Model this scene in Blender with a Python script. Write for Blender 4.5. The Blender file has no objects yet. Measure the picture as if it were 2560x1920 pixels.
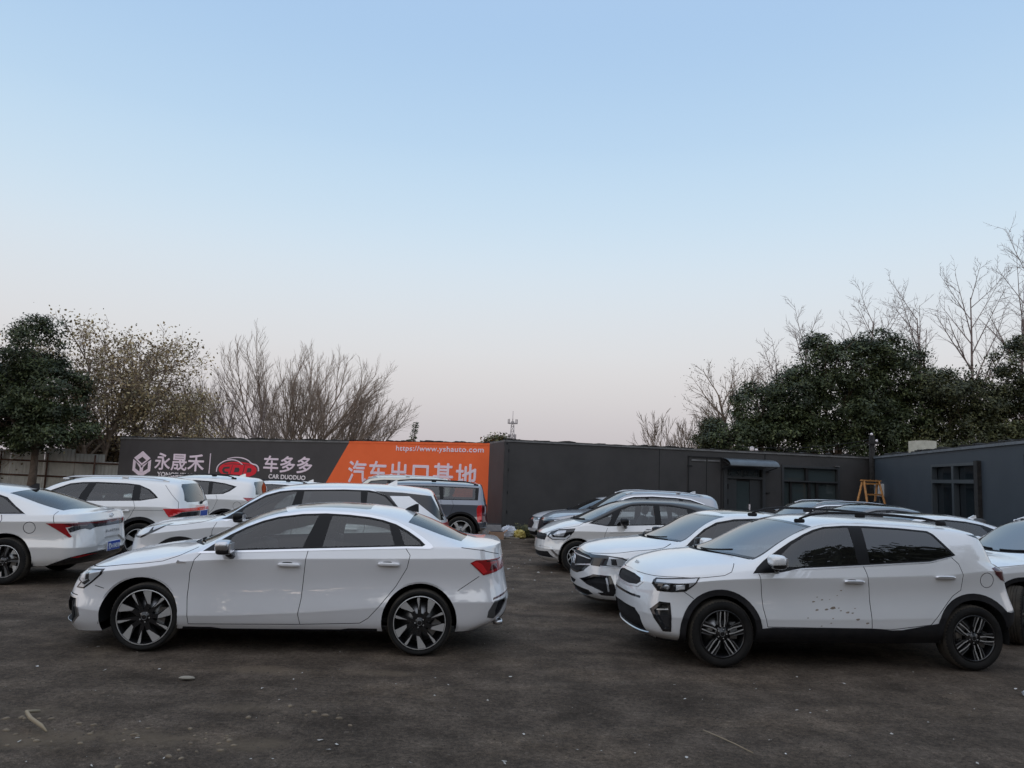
import bpy, bmesh, math, random
import numpy as np
from mathutils import Vector, Matrix

sc = bpy.context.scene
COL = sc.collection
rnd = random.Random(7)

# ---------------------------------------------------------------- camera
CAM_H = 1.796
PITCH, ROLL = math.radians(6.79), math.radians(2.163)
cam = bpy.data.objects.new('camera', bpy.data.cameras.new('camera'))
COL.objects.link(cam)
sc.camera = cam
_fw = Vector((0, math.cos(PITCH), math.sin(PITCH)))
_u0 = Vector((0, -math.sin(PITCH), math.cos(PITCH)))
_r0 = Vector((1, 0, 0))
_rt = _r0*math.cos(ROLL)+_u0*math.sin(ROLL)
_up = _u0*math.cos(ROLL)-_r0*math.sin(ROLL)
_m = Matrix((_rt, _up, -_fw)).transposed().to_4x4()
_m.translation = (0, 0, CAM_H)
cam.matrix_world = _m
cam.data.sensor_width = 36.0
cam.data.lens = 26.79
cam.data.clip_end = 5000.0
cam.data.clip_start = 0.05

# ---------------------------------------------------------------- sky, sun, exposure
SUN_EL, SUN_AZ = math.radians(4.0), math.radians(196.0)     # low, behind the camera
world = bpy.data.worlds.new('World')
sc.world = world
world.use_nodes = True
def build_world():
    nt = world.node_tree
    N, L = nt.nodes, nt.links
    bg = N['Background']
    sky = N.new('ShaderNodeTexSky')
    sky.sky_type = 'NISHITA'
    sky.sun_disc = False
    sky.sun_elevation = SUN_EL
    sky.sun_rotation = SUN_AZ
    sky.ozone_density = 2.0
    tc = N.new('ShaderNodeTexCoord')
    nrm = N.new('ShaderNodeVectorMath'); nrm.operation = 'NORMALIZE'
    L.new(tc.outputs['Generated'], nrm.inputs[0])
    sep = N.new('ShaderNodeSeparateXYZ')
    L.new(nrm.outputs[0], sep.inputs[0])
    asin = N.new('ShaderNodeMath'); asin.operation = 'ARCSINE'
    L.new(sep.outputs['Z'], asin.inputs[0])
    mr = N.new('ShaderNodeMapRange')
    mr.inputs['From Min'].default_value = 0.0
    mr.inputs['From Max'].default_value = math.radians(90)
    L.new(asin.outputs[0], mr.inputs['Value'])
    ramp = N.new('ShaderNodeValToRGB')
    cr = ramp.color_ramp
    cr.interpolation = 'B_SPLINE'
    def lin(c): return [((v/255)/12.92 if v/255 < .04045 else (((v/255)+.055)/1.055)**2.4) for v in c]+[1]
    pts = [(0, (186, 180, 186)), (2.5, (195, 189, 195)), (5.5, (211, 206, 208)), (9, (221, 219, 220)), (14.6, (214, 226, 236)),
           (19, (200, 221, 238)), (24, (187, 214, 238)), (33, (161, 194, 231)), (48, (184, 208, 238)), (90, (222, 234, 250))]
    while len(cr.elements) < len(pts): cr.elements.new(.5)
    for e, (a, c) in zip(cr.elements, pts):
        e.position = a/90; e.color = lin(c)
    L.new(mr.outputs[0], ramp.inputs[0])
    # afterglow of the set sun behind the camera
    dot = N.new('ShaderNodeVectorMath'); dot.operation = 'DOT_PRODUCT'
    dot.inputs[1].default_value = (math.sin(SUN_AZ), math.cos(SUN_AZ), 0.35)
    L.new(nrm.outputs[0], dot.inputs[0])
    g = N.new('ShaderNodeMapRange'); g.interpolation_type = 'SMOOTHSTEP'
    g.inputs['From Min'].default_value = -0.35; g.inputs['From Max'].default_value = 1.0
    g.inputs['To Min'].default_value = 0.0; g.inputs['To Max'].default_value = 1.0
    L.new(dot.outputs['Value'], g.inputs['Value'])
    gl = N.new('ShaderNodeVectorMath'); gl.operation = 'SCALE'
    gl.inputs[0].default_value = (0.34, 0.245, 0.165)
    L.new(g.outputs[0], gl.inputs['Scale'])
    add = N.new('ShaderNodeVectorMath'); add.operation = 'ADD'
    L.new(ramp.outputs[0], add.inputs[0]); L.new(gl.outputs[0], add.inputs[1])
    sk = N.new('ShaderNodeVectorMath'); sk.operation = 'SCALE'
    sk.inputs['Scale'].default_value = 0.012
    L.new(sky.outputs[0], sk.inputs[0])
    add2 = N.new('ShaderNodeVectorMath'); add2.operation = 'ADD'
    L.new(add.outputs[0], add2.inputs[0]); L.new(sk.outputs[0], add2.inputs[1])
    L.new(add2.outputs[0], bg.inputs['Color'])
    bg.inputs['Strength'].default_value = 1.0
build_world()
sun = bpy.data.objects.new('sun', bpy.data.lights.new('sun', 'SUN'))
COL.objects.link(sun)
sun.data.energy = 0.10
sun.data.angle = math.radians(70)
sun.data.color = (1.0, 0.9, 0.83)
_d = Vector((math.sin(SUN_AZ)*math.cos(math.radians(16)), math.cos(SUN_AZ)*math.cos(math.radians(16)), math.sin(math.radians(16))))
sun.rotation_euler = _d.to_track_quat('Z', 'Y').to_euler()
vs = sc.view_settings
vs.view_transform = 'Standard'; vs.look = 'None'; vs.gamma = 1.0; vs.use_curve_mapping = False
vs.exposure = 0.0

# ---------------------------------------------------------------- materials
MATS = {}
def mat(name, col=(.5, .5, .5), rough=.5, metal=0., coat=0., spec=.5, build=None, **kw):
    if name in MATS: return MATS[name]
    m = bpy.data.materials.new(name)
    m.use_nodes = True
    b = m.node_tree.nodes['Principled BSDF']
    b.inputs['Base Color'].default_value = (*col, 1)
    b.inputs['Roughness'].default_value = rough
    b.inputs['Metallic'].default_value = metal
    b.inputs['Coat Weight'].default_value = coat
    b.inputs['Coat Roughness'].default_value = kw.get('coat_rough', .04)
    b.inputs['Specular IOR Level'].default_value = spec
    if build: build(m, m.node_tree.nodes, m.node_tree.links, b)
    MATS[name] = m
    return m

def noise(N, L, scale, detail=4, rough=.6, coord='Object', vec=None):
    t = N.new('ShaderNodeTexNoise')
    t.inputs['Scale'].default_value = scale; t.inputs['Detail'].default_value = detail
    t.inputs['Roughness'].default_value = rough
    if vec is None:
        tc = N.new('ShaderNodeTexCoord'); vec = tc.outputs[coord]
    L.new(vec, t.inputs['Vector'])
    return t
def ramp2(N, L, fac, stops):
    r = N.new('ShaderNodeValToRGB')
    while len(r.color_ramp.elements) < len(stops): r.color_ramp.elements.new(.5)
    for e, (p, c) in zip(r.color_ramp.elements, stops):
        e.position = p; e.color = (*c, 1)
    L.new(fac, r.inputs[0])
    return r
def vary(c0, c1, scale, lo=.35, hi=.65, bump=0., bscale=None, detail=5):
    """base colour wandering between two tones, optional bump"""
    def f(m, N, L, b):
        n = noise(N, L, scale, detail)
        r = ramp2(N, L, n.outputs['Fac'], [(lo, c0), (hi, c1)])
        L.new(r.outputs[0], b.inputs['Base Color'])
        if bump:
            n2 = noise(N, L, bscale or scale*6, 6)
            bp = N.new('ShaderNodeBump'); bp.inputs['Strength'].default_value = bump; bp.inputs['Distance'].default_value = .02
            L.new(n2.outputs['Fac'], bp.inputs['Height']); L.new(bp.outputs[0], b.inputs['Normal'])
    return f
def paint(name, col, dust=.10, metal=0.0, rough=.32):
    """clear-coated car paint with a faint film of dust, heavier near the sills"""
    def f(m, N, L, b):
        n = noise(N, L, 2.2, 6, .65)
        tc = N.new('ShaderNodeTexCoord'); sp = N.new('ShaderNodeSeparateXYZ'); L.new(tc.outputs['Object'], sp.inputs[0])
        mr = N.new('ShaderNodeMapRange'); mr.inputs['From Min'].default_value = .15; mr.inputs['From Max'].default_value = .75
        mr.inputs['To Min'].default_value = 1; mr.inputs['To Max'].default_value = .25
        L.new(sp.outputs['Z'], mr.inputs[0])
        mu = N.new('ShaderNodeMath'); mu.operation = 'MULTIPLY'; L.new(n.outputs['Fac'], mu.inputs[0]); L.new(mr.outputs[0], mu.inputs[1])
        mu2 = N.new('ShaderNodeMath'); mu2.operation = 'MULTIPLY'; L.new(mu.outputs[0], mu2.inputs[0]); mu2.inputs[1].default_value = dust*2.4
        mx = N.new('ShaderNodeMix'); mx.data_type = 'RGBA'
        mx.inputs[6].default_value = (*col, 1); mx.inputs[7].default_value = (.30, .26, .22, 1)
        L.new(mu2.outputs[0], mx.inputs[0]); L.new(mx.outputs[2], b.inputs['Base Color'])
        r2 = N.new('ShaderNodeMapRange'); r2.inputs['To Min'].default_value = .01; r2.inputs['To Max'].default_value = .05
        L.new(n.outputs['Fac'], r2.inputs[0]); L.new(r2.outputs[0], b.inputs['Coat Roughness'])
    m = mat(name, col, rough, metal, coat=1.0, build=f)
    m.node_tree.nodes['Principled BSDF'].inputs['Coat IOR'].default_value = 2.3
    return m
def glass(name, tint, refl=1.0, rough=.0, ior=1.9, dust=.03):
    if name in MATS: return MATS[name]
    m = bpy.data.materials.new(name); m.use_nodes = True
    N, L = m.node_tree.nodes, m.node_tree.links
    N.remove(N['Principled BSDF'])
    out = N['Material Output']
    tr = N.new('ShaderNodeBsdfTransparent'); tr.inputs[0].default_value = (*tint, 1)
    gl = N.new('ShaderNodeBsdfGlossy'); gl.inputs['Color'].default_value = (refl, refl, refl, 1); gl.inputs['Roughness'].default_value = rough
    fr = N.new('ShaderNodeFresnel'); fr.inputs['IOR'].default_value = ior
    mx = N.new('ShaderNodeMixShader')
    src = tr.outputs[0]
    if dust:
        df = N.new('ShaderNodeBsdfDiffuse'); df.inputs['Color'].default_value = (.55, .54, .52, 1)
        md = N.new('ShaderNodeMixShader'); md.inputs[0].default_value = dust
        L.new(tr.outputs[0], md.inputs[1]); L.new(df.outputs[0], md.inputs[2]); src = md.outputs[0]
    L.new(fr.outputs[0], mx.inputs[0]); L.new(src, mx.inputs[1]); L.new(gl.outputs[0], mx.inputs[2])
    L.new(mx.outputs[0], out.inputs['Surface'])
    MATS[name] = m
    return m

paint('white', (.80, .80, .815)); paint('white_warm', (.80, .785, .765)); paint('white_b', (.79, .80, .81))
paint('slate', (.085, .105, .145), metal=.35, rough=.4); paint('greyp', (.33, .335, .36), metal=.45, rough=.4)
paint('blackp', (.012, .012, .014), .05); paint('cream', (.62, .57, .46)); paint('darkgrey', (.06, .062, .07), metal=.4)
mat('roofblack', (.028, .028, .030), .35, coat=.35)
mat('gap', (.022, .022, .024), .9)
mat('gblack', (.012, .012, .014), .12, coat=.6)
mat('frame', (.006, .006, .007), .35, spec=.25)
mat('plast', build=vary((.012, .012, .014), (.020, .019, .020), 8, bump=.1), rough=.65, spec=.22)
mat('chrome', (.86, .86, .88), .30, .85)
mat('satin', (.62, .63, .65), .3, 1.)
mat('tyre', build=vary((.012, .012, .012), (.026, .024, .022), 5, .35, .75, .2, 60), rough=.85, spec=.15)
mat('tread', build=vary((.022, .020, .017), (.070, .058, .043), 6, .3, .7, .2, 60), rough=.95)
mat('rimsil', (.62, .62, .61), .36, .6)
mat('rimdark', (.17, .175, .18), .35, .7)
mat('rimblk', (.010, .010, .011), .25, .0, coat=.4)
mat('lamp', (.55, .57, .60), .25, .45, coat=1.)
mat('lampdark', (.035, .037, .042), .1, .3, coat=1.)
mat('lampwhite', (.75, .77, .8), .1, .2, coat=1.)
mat('red', (.30, .008, .012), .12, coat=1.)
mat('redbright', (.62, .02, .025), .12, coat=1.)
mat('reddark', (.07, .006, .010), .1, coat=1.)
mat('trim_in', (.012, .012, .013), .8)
mat('roof_in', (.10, .10, .10), .9)
mat('seat', build=vary((.03, .03, .032), (.05, .048, .048), 6), rough=.7)
mat('under', (.008, .008, .008), .95)
mat('mud', build=vary((.16, .125, .095), (.30, .25, .20), 40), rough=.9)
mat('plate_blue', (.012, .07, .42), .35)
mat('plate_white', (.8, .82, .85), .4)
mat('disc', (.25, .25, .25), .35, 1.)
glass('glass_dark', (.40, .43, .42), ior=1.8, dust=.015); glass('glass_mid', (.70, .74, .72), ior=1.75, dust=.015); glass('glass_clear', (.42, .46, .46)); glass('glass_black', (.05, .053, .055), dust=.01); glass('glass_screen', (.22, .25, .25), ior=3.2, rough=.03, dust=.10)

# ---------------------------------------------------------------- object helpers
def tag(o, label=None, cat=None, group=None, kind=None):
    if label: o['label'] = label
    if cat: o['category'] = cat
    if group: o['group'] = group
    if kind: o['kind'] = kind
    return o
def link(o, parent=None):
    COL.objects.link(o)
    if parent is not None: o.parent = parent
    return o
def empty(name, loc=(0, 0, 0), rz=0., **kw):
    o = bpy.data.objects.new(name, None)
    o.empty_display_size = .3
    o.location = loc; o.rotation_euler = (0, 0, rz)
    link(o)
    return tag(o, **kw)
class MB:
    """collects shapes; build() links them as ONE mesh object"""
    def __init__(s): s.v = []; s.f = []; s.m = []; s.sm = []
    def add(s, vs, fs, mi=0, smooth=False):
        o = len(s.v); s.v += [tuple(p) for p in vs]
        for f in fs: s.f.append([i+o for i in f]); s.m.append(mi); s.sm.append(smooth)
    def box(s, c, d, mi=0, rot=None):
        x, y, z = d[0]/2, d[1]/2, d[2]/2
        P = [Vector(p) for p in ((-x, -y, -z), (x, -y, -z), (x, y, -z), (-x, y, -z), (-x, -y, z), (x, -y, z), (x, y, z), (-x, y, z))]
        if rot is not None: P = [rot @ p for p in P]
        s.add([p+Vector(c) for p in P], [(0, 3, 2, 1), (4, 5, 6, 7), (0, 1, 5, 4), (1, 2, 6, 5), (2, 3, 7, 6), (3, 0, 4, 7)], mi)
    def tube(s, pts, rad, n=8, mi=0, cap=True):
        pts = [Vector(p) for p in pts]; k = len(pts)
        rad = rad if hasattr(rad, '__len__') else [rad]*k
        vs = []; prev = None
        for i, p in enumerate(pts):
            t = (pts[min(i+1, k-1)]-pts[max(i-1, 0)]).normalized()
            a = prev if prev is not None else (Vector((0, 0, 1)) if abs(t.z) < .9 else Vector((1, 0, 0)))
            a = (a-t*a.dot(t)); a = a.normalized() if a.length > 1e-6 else t.orthogonal().normalized()
            prev = a; b = t.cross(a)
            for j in range(n):
                q = 2*math.pi*j/n
                vs.append(p+(a*math.cos(q)+b*math.sin(q))*rad[i])
        fs = []
        for i in range(k-1):
            for j in range(n):
                fs.append((i*n+j, i*n+(j+1) % n, (i+1)*n+(j+1) % n, (i+1)*n+j))
        if cap: fs += [tuple(range(n-1, -1, -1)), tuple(range((k-1)*n, k*n))]
        s.add(vs, fs, mi, True)
    def prism(s, poly, d0, d1, frame, mi=0):
        """poly (a,b) extruded along the third axis; frame(a,b,d)->point"""
        n = len(poly)
        s.add([frame(a, b, d0) for a, b in poly]+[frame(a, b, d1) for a, b in poly],
              [tuple(range(n)), tuple(range(2*n-1, n-1, -1))]+[(i, i+n, (i+1) % n+n, (i+1) % n) for i in range(n)], mi)
    def sup(s, c, d, e=.5, mi=0, nu=16, nv=10, rot=None):
        """superellipsoid: a rounded block"""
        sp = lambda w, p: math.copysign(abs(w)**p, w)
        vs = []
        for i in range(nv+1):
            ph = -math.pi/2+math.pi*i/nv
            for j in range(nu):
                th = 2*math.pi*j/nu
                p = Vector((d[0]/2*sp(math.cos(ph), e)*sp(math.cos(th), e), d[1]/2*sp(math.cos(ph), e)*sp(math.sin(th), e), d[2]/2*sp(math.sin(ph), e)))
                if rot is not None: p = rot @ p
                vs.append(p+Vector(c))
        s.add(vs, [(i*nu+j, i*nu+(j+1) % nu, (i+1)*nu+(j+1) % nu, (i+1)*nu+j) for i in range(nv) for j in range(nu)], mi, True)
    def mesh(s, name, mats):
        me = bpy.data.meshes.new(name)
        me.from_pydata(s.v, [], s.f)
        for m in (mats if isinstance(mats, (list, tuple)) else [mats]): me.materials.append(MATS[m] if isinstance(m, str) else m)
        me.polygons.foreach_set('material_index', s.m)
        me.polygons.foreach_set('use_smooth', s.sm)
        me.update()
        return me
    def build(s, name, mats, parent=None, **kw):
        o = link(bpy.data.objects.new(name, s.mesh(name, mats)), parent)
        return tag(o, **kw)

# ---------------------------------------------------------------- car body surface
def pchip(pts):
    xs = np.array([p[0] for p in pts], float); ys = np.array([p[1] for p in pts], float)
    h = np.diff(xs); dl = np.diff(ys)/h; n = len(xs); d = np.zeros(n)
    for i in range(1, n-1):
        if dl[i-1]*dl[i] > 0:
            w1 = 2*h[i]+h[i-1]; w2 = h[i]+2*h[i-1]
            d[i] = (w1+w2)/(w1/dl[i-1]+w2/dl[i])
    if n > 1: d[0] = dl[0]; d[-1] = dl[-1]
    def f(x):
        x = np.clip(np.asarray(x, float), xs[0], xs[-1])
        i = np.clip(np.searchsorted(xs, x, side='right')-1, 0, n-2)
        t = (x-xs[i])/h[i]; t2 = t*t; t3 = t2*t
        return (2*t3-3*t2+1)*ys[i]+(t3-2*t2+t)*h[i]*d[i]+(-2*t3+3*t2)*ys[i+1]+(t3-t2)*h[i]*d[i+1]
    return f

class Soup:
    """half of a car body (y>=0) as polygons that can be cut along drawn outlines"""
    def __init__(s): s.v = []; s.n = []; s.s = []; s.f = []; s.zone = []; s.reg = []; s.split = {}
    def coord(s, proj):
        if proj == 'side': return [(p[0], p[2]) for p in s.v]
        if proj == 'front': return [(p[1], p[2]) for p in s.v]
        if proj == 'top': return [(p[0], p[1]) for p in s.v]
        return [(a, p[2]) for a, p in zip(s.s, s.v)]       # wrap
    def expand(s, f):
        out = []
        def rec(a, b):
            k = (a, b) if a < b else (b, a)
            m = s.split.get(k)
            if m is None: return
            rec(a, m); out.append(m); rec(m, b)
        for i in range(len(f)):
            out.append(f[i]); rec(f[i], f[(i+1) % len(f)])
        return out
    def mid(s, a, b, t):
        k = (a, b) if a < b else (b, a)
        if k in s.split: return s.split[k]
        A, B = s.v[a], s.v[b]
        s.v.append([A[i]+(B[i]-A[i])*t for i in range(3)])
        A, B = s.n[a], s.n[b]
        q = [A[i]+(B[i]-A[i])*t for i in range(3)]; l = math.sqrt(q[0]**2+q[1]**2+q[2]**2) or 1
        s.n.append([c/l for c in q])
        s.s.append(s.s[a]+(s.s[b]-s.s[a])*t)
        s.split[k] = len(s.v)-1
        return len(s.v)-1
    def region(s, key, poly, proj='side', only=('body',), zones=(0, 1), xr=None, open_=False):
        C = s.coord(proj)
        def cf(i):
            while len(C) <= i:
                p = s.v[len(C)]
                C.append((p[0], p[2]) if proj == 'side' else (p[1], p[2]) if proj == 'front' else (p[0], p[1]) if proj == 'top' else (s.s[len(C)], p[2]))
            return C[i]
        poly = [(float(a), float(b)) for a, b in poly]
        x0 = min(p[0] for p in poly); x1 = max(p[0] for p in poly); y0 = min(p[1] for p in poly); y1 = max(p[1] for p in poly)
        def ok(i):
            if s.zone[i] not in zones or s.reg[i].split('/')[0].split('|')[0] not in only: return False
            c = [C[j] for j in s.f[i]]
            if max(p[0] for p in c) < x0 or min(p[0] for p in c) > x1 or max(p[1] for p in c) < y0 or min(p[1] for p in c) > y1: return False
            if xr:
                mx = sum(s.v[j][0] for j in s.f[i])/len(s.f[i])
                if not xr[0] <= mx <= xr[1]: return False
            return True
        cand = [i for i in range(len(s.f)) if ok(i)]
        E = 1e-6
        for k in range(len(poly)):
            a, b = poly[k], poly[(k+1) % len(poly)]
            dx, dy = b[0]-a[0], b[1]-a[1]; L2 = dx*dx+dy*dy
            if L2 < 1e-12: continue
            L = math.sqrt(L2)
            sx0, sx1 = min(a[0], b[0])-1e-6, max(a[0], b[0])+1e-6; sy0, sy1 = min(a[1], b[1])-1e-6, max(a[1], b[1])+1e-6
            new = []
            for fi in cand:
                f = s.f[fi]
                cs = [cf(j) for j in f]
                if max(p[0] for p in cs) < sx0 or min(p[0] for p in cs) > sx1 or max(p[1] for p in cs) < sy0 or min(p[1] for p in cs) > sy1: continue
                f = s.expand(f); cs = [cf(j) for j in f]
                s.f[fi] = f
                ds = [((p[0]-a[0])*dy-(p[1]-a[1])*dx)/L for p in cs]
                if max(ds) < E or min(ds) > -E: continue
                n = len(f); ring = []; cuts = []
                ts = []
                for i in range(n):
                    j = (i+1) % n
                    ring.append((f[i], ds[i]))
                    if abs(ds[i]) <= E:
                        ts.append(((cs[i][0]-a[0])*dx+(cs[i][1]-a[1])*dy)/L2)
                    elif ds[i]*ds[j] < 0 and abs(ds[j]) > E:
                        t = ds[i]/(ds[i]-ds[j])
                        px, py = cs[i][0]+(cs[j][0]-cs[i][0])*t, cs[i][1]+(cs[j][1]-cs[i][1])*t
                        ts.append(((px-a[0])*dx+(py-a[1])*dy)/L2)
                        ring.append((('m', f[i], f[j], t), 0.0))
                if len(ts) < 2 or max(ts) < 0 or min(ts) > 1: continue
                R = []
                for e, d in ring:
                    if isinstance(e, tuple): R.append((s.mid(e[1], e[2], e[3] if e[1] < e[2] or True else 1-e[3]), 0.0))
                    else: R.append((e, 0.0 if abs(d) <= E else d))
                pos = [e for e, d in R if d >= 0]; neg = [e for e, d in R if d <= 0]
                if len(pos) < 3 or len(neg) < 3: continue
                s.f[fi] = pos
                s.f.append(neg); s.zone.append(s.zone[fi]); s.reg.append(s.reg[fi]); new.append(len(s.f)-1)
            cand += new
        for fi in cand:
            cs = [cf(j) for j in s.f[fi]]
            cx = sum(p[0] for p in cs)/len(cs); cy = sum(p[1] for p in cs)/len(cs)
            if inside(cx, cy, poly): s.reg[fi] = key
    def line(s, key, pts, w=.007, **kw):
        """a shut line: a strip w wide along pts"""
        pts = [Vector(p) for p in pts]; L = []; R = []
        for i, p in enumerate(pts):
            t = (pts[min(i+1, len(pts)-1)]-pts[max(i-1, 0)]).normalized(); nn = Vector((-t.y, t.x))
            L.append(p+nn*w/2); R.append(p-nn*w/2)
        s.region(key, [(p.x, p.y) for p in L+R[::-1]], **kw)
def inside(x, y, poly):
    c = False; j = len(poly)-1
    for i in range(len(poly)):
        a, b = poly[i], poly[j]
        if (a[1] > y) != (b[1] > y) and x < (b[0]-a[0])*(y-a[1])/(b[1]-a[1])+a[0]: c = not c
        j = i
    return c
def arc(cx, cz, r, a0, a1, n=24, rz=None):
    rz = rz or r
    return [(cx+r*math.cos(math.radians(a0+(a1-a0)*i/n)), cz+rz*math.sin(math.radians(a0+(a1-a0)*i/n))) for i in range(n+1)]
def smooth_poly(pts, k=4, closed=True):
    """Catmull-Rom rounding of an outline"""
    n = len(pts); out = []
    for i in range(n if closed else n-1):
        p0, p1, p2, p3 = (pts[(i+j-1) % n] if closed else pts[max(0, min(n-1, i+j-1))] for j in range(4))
        for q in range(k):
            t = q/k
            out.append(tuple(.5*((2*p1[c])+(-p0[c]+p2[c])*t+(2*p0[c]-5*p1[c]+4*p2[c]-p3[c])*t*t+(-p0[c]+3*p1[c]-3*p2[c]+p3[c])*t**3) for c in (0, 1)))
    if not closed: out.append(tuple(pts[-1]))
    return out

def shell(sp):
    NF, NS, NR = 22, 60, 18
    lv = sp['levels']; K = len(lv)
    plan = pchip(sp.get('plan', [(-1, .965), (0, .985), (1.2, 1.), (2.4, .99), (3.6, .965)]))
    rings = []
    for l in lv:
        xf, xr, hw = l['x0'], l['x1'], l['y']
        LF, nF, LR, nR = l.get('LF', sp['LF']), l.get('nF', sp['nF']), l.get('LR', sp['LR']), l.get('nR', sp['nR'])
        x = []; y = []
        for i in range(NF):
            t = math.pi/2*i/NF
            x.append(xf+LF*(1-math.cos(t)**(2/nF))); y.append(math.sin(t)**(2/nF))
        for i in range(NS+1):
            x.append(xf+LF+(xr-LR-xf-LF)*i/NS); y.append(1.)
        for i in range(1, NR+1):
            t = math.pi/2*(1-i/NR)
            x.append(xr-LR*(1-max(0, math.cos(t))**(2/nR)) if i < NR else xr); y.append(math.sin(t)**(2/nR) if i < NR else 0.)
        x = np.array(x); y = np.array(y)
        y = y*hw*plan(x)
        if 'yf' in l: y = y*pchip(l['yf'])(x)
        rings.append(np.stack([x, y, pchip(l['z'])(x)], 1))
    P = np.array(rings)                                            # K x M x 3
    M = P.shape[1]
    crease = [l.get('crease', False) for l in lv]
    nsub = sp.get('nsub', [3]+[5]*(K-2))
    rows = []; T = np.zeros_like(P); To = np.zeros_like(P)
    ch = np.linalg.norm(np.diff(P, axis=0), axis=2)+1e-6           # K-1 x M
    for k in range(K):
        if 0 < k < K-1 and not crease[k]:
            a = (P[k]-P[k-1])/ch[k-1][:, None]; b = (P[k+1]-P[k])/ch[k][:, None]
            w = ch[k-1]/(ch[k-1]+ch[k]); T[k] = To[k] = a*(1-w)[:, None]+b*w[:, None]
        else:
            if k < K-1: T[k] = (P[k+1]-P[k])/ch[k][:, None]
            if k > 0: To[k] = (P[k]-P[k-1])/ch[k-1][:, None]
    for k in range(K-1):
        n = nsub[k]
        ts = [i/n for i in range(n)]
        if crease[k]: ts = sorted(ts+[.07/max(1, n/4)])
        if crease[k+1]: ts = sorted(ts+[1-.07/max(1, n/4)])
        h = ch[k][:, None]
        for t in ts:
            t2, t3 = t*t, t**3
            rows.append((2*t3-3*t2+1)*P[k]+(t3-2*t2+t)*h*T[k]+(-2*t3+3*t2)*P[k+1]+(t3-t2)*h*To[k+1])
    rows.append(P[-1])
    nw = len(rows)
    B = P[-1]
    cz, rz, rr = pchip(sp['centre']), pchip(sp['rail']), pchip(sp['ratio'])
    X, Y, Z = B[:, 0], B[:, 1], B[:, 2]
    yr = Y*rr(X); zc = np.maximum(cz(X), Z); zr = np.clip(np.maximum(rz(X), Z), Z, zc)
    n1, n2, bul = 12, 14, sp.get('bulge', .014)
    e = sp.get('crown', 2.3)
    for i in range(1, n1+1):
        s = i/n1
        tz = np.clip((zr-Z)/.3, 0, 1)
        y = Y+(yr-Y)*s; z = Z+(zr-Z)*s
        dy, dz = (Y-yr), (zr-Z); l = np.sqrt(dy**2+dz**2)+1e-6
        b = bul*4*s*(1-s)*tz
        rows.append(np.stack([X, y+b*dz/l, z+b*dy/l], 1))
    for i in range(1, n2+1):
        p = 1-i/n2
        rows.append(np.stack([X, yr*p, zc-(zc-zr)*p**e], 1))
    G = np.array(rows)                                             # R x M x 3
    R = G.shape[0]
    for _ in range(sp.get('smooth', 2)):                           # round the roof rail and the shoulder
        H = G.copy()
        H[nw:-1] = .25*G[nw-1:-2]+.5*G[nw:-1]+.25*G[nw+1:]
        G = H
        H = G.copy()
        H[nw:, 1:-1, 2] = .25*G[nw:, :-2, 2]+.5*G[nw:, 1:-1, 2]+.25*G[nw:, 2:, 2]
        G = H
    for i in (0, M-1): G[nw:, i] = G[nw-1, i]
    S = Soup()
    sarc = np.concatenate([[0], np.cumsum(np.linalg.norm(np.diff(P[K//2][:, :2], axis=0), axis=1))])
    idx = -np.ones((R, M), int)
    for r in range(R):
        for m in range(M):
            if r >= nw and m in (0, M-1): idx[r, m] = idx[nw-1, m]; continue
            idx[r, m] = len(S.v); S.v.append([float(c) for c in G[r, m]]); S.s.append(float(sarc[m]))
    for r in range(R-1):
        for m in range(M-1):
            q = [idx[r, m], idx[r, m+1], idx[r+1, m+1], idx[r+1, m]]
            q = [int(a) for i, a in enumerate(q) if a != q[i-1]]
            if len(q) >= 3:
                S.f.append(q); S.zone.append(0 if r < nw-1 else 1); S.reg.append('body')
    V = np.array(S.v); Nn = np.zeros_like(V)
    for f in S.f:
        n = np.zeros(3)
        for i in range(1, len(f)-1): n += np.cross(V[f[i]]-V[f[0]], V[f[i+1]]-V[f[0]])
        l = np.linalg.norm(n)
        if l > 0: 
            n = n/math.sqrt(l)
            for i in f: Nn[i] += n
    c = np.array([1.3, 0, .6])
    if np.sum(Nn*(V-c)) < 0:
        Nn = -Nn; S.f = [f[::-1] for f in S.f]
    Nn[np.abs(V[:, 1]) < 1e-6, 1] = 0
    Nn /= (np.linalg.norm(Nn, axis=1)+1e-12)[:, None]
    S.n = [list(map(float, n)) for n in Nn]
    # floor
    ring = [int(i) for i in idx[0]]
    base = len(S.v)
    for m in range(M):
        for q in (.66, 0.):
            p = S.v[ring[m]]; S.v.append([p[0], p[1]*q, p[2]]); S.n.append([0, 0, -1]); S.s.append(0)
    for m in range(M-1):
        a, b = ring[m], ring[m+1]; c0, c1 = base+2*m, base+2*m+1; d0, d1 = base+2*m+2, base+2*m+3
        for q in ((a, c0, d0, b), (c0, c1, d1, d0)):
            S.f.append(list(q)); S.zone.append(2); S.reg.append('floor')
    S.sp = sp; S.rail = (rz, rr, cz)
    bx = X.copy(); by = Y.copy()
    S.beltY = lambda x: float(np.interp(x, bx, by))
    return S

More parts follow.
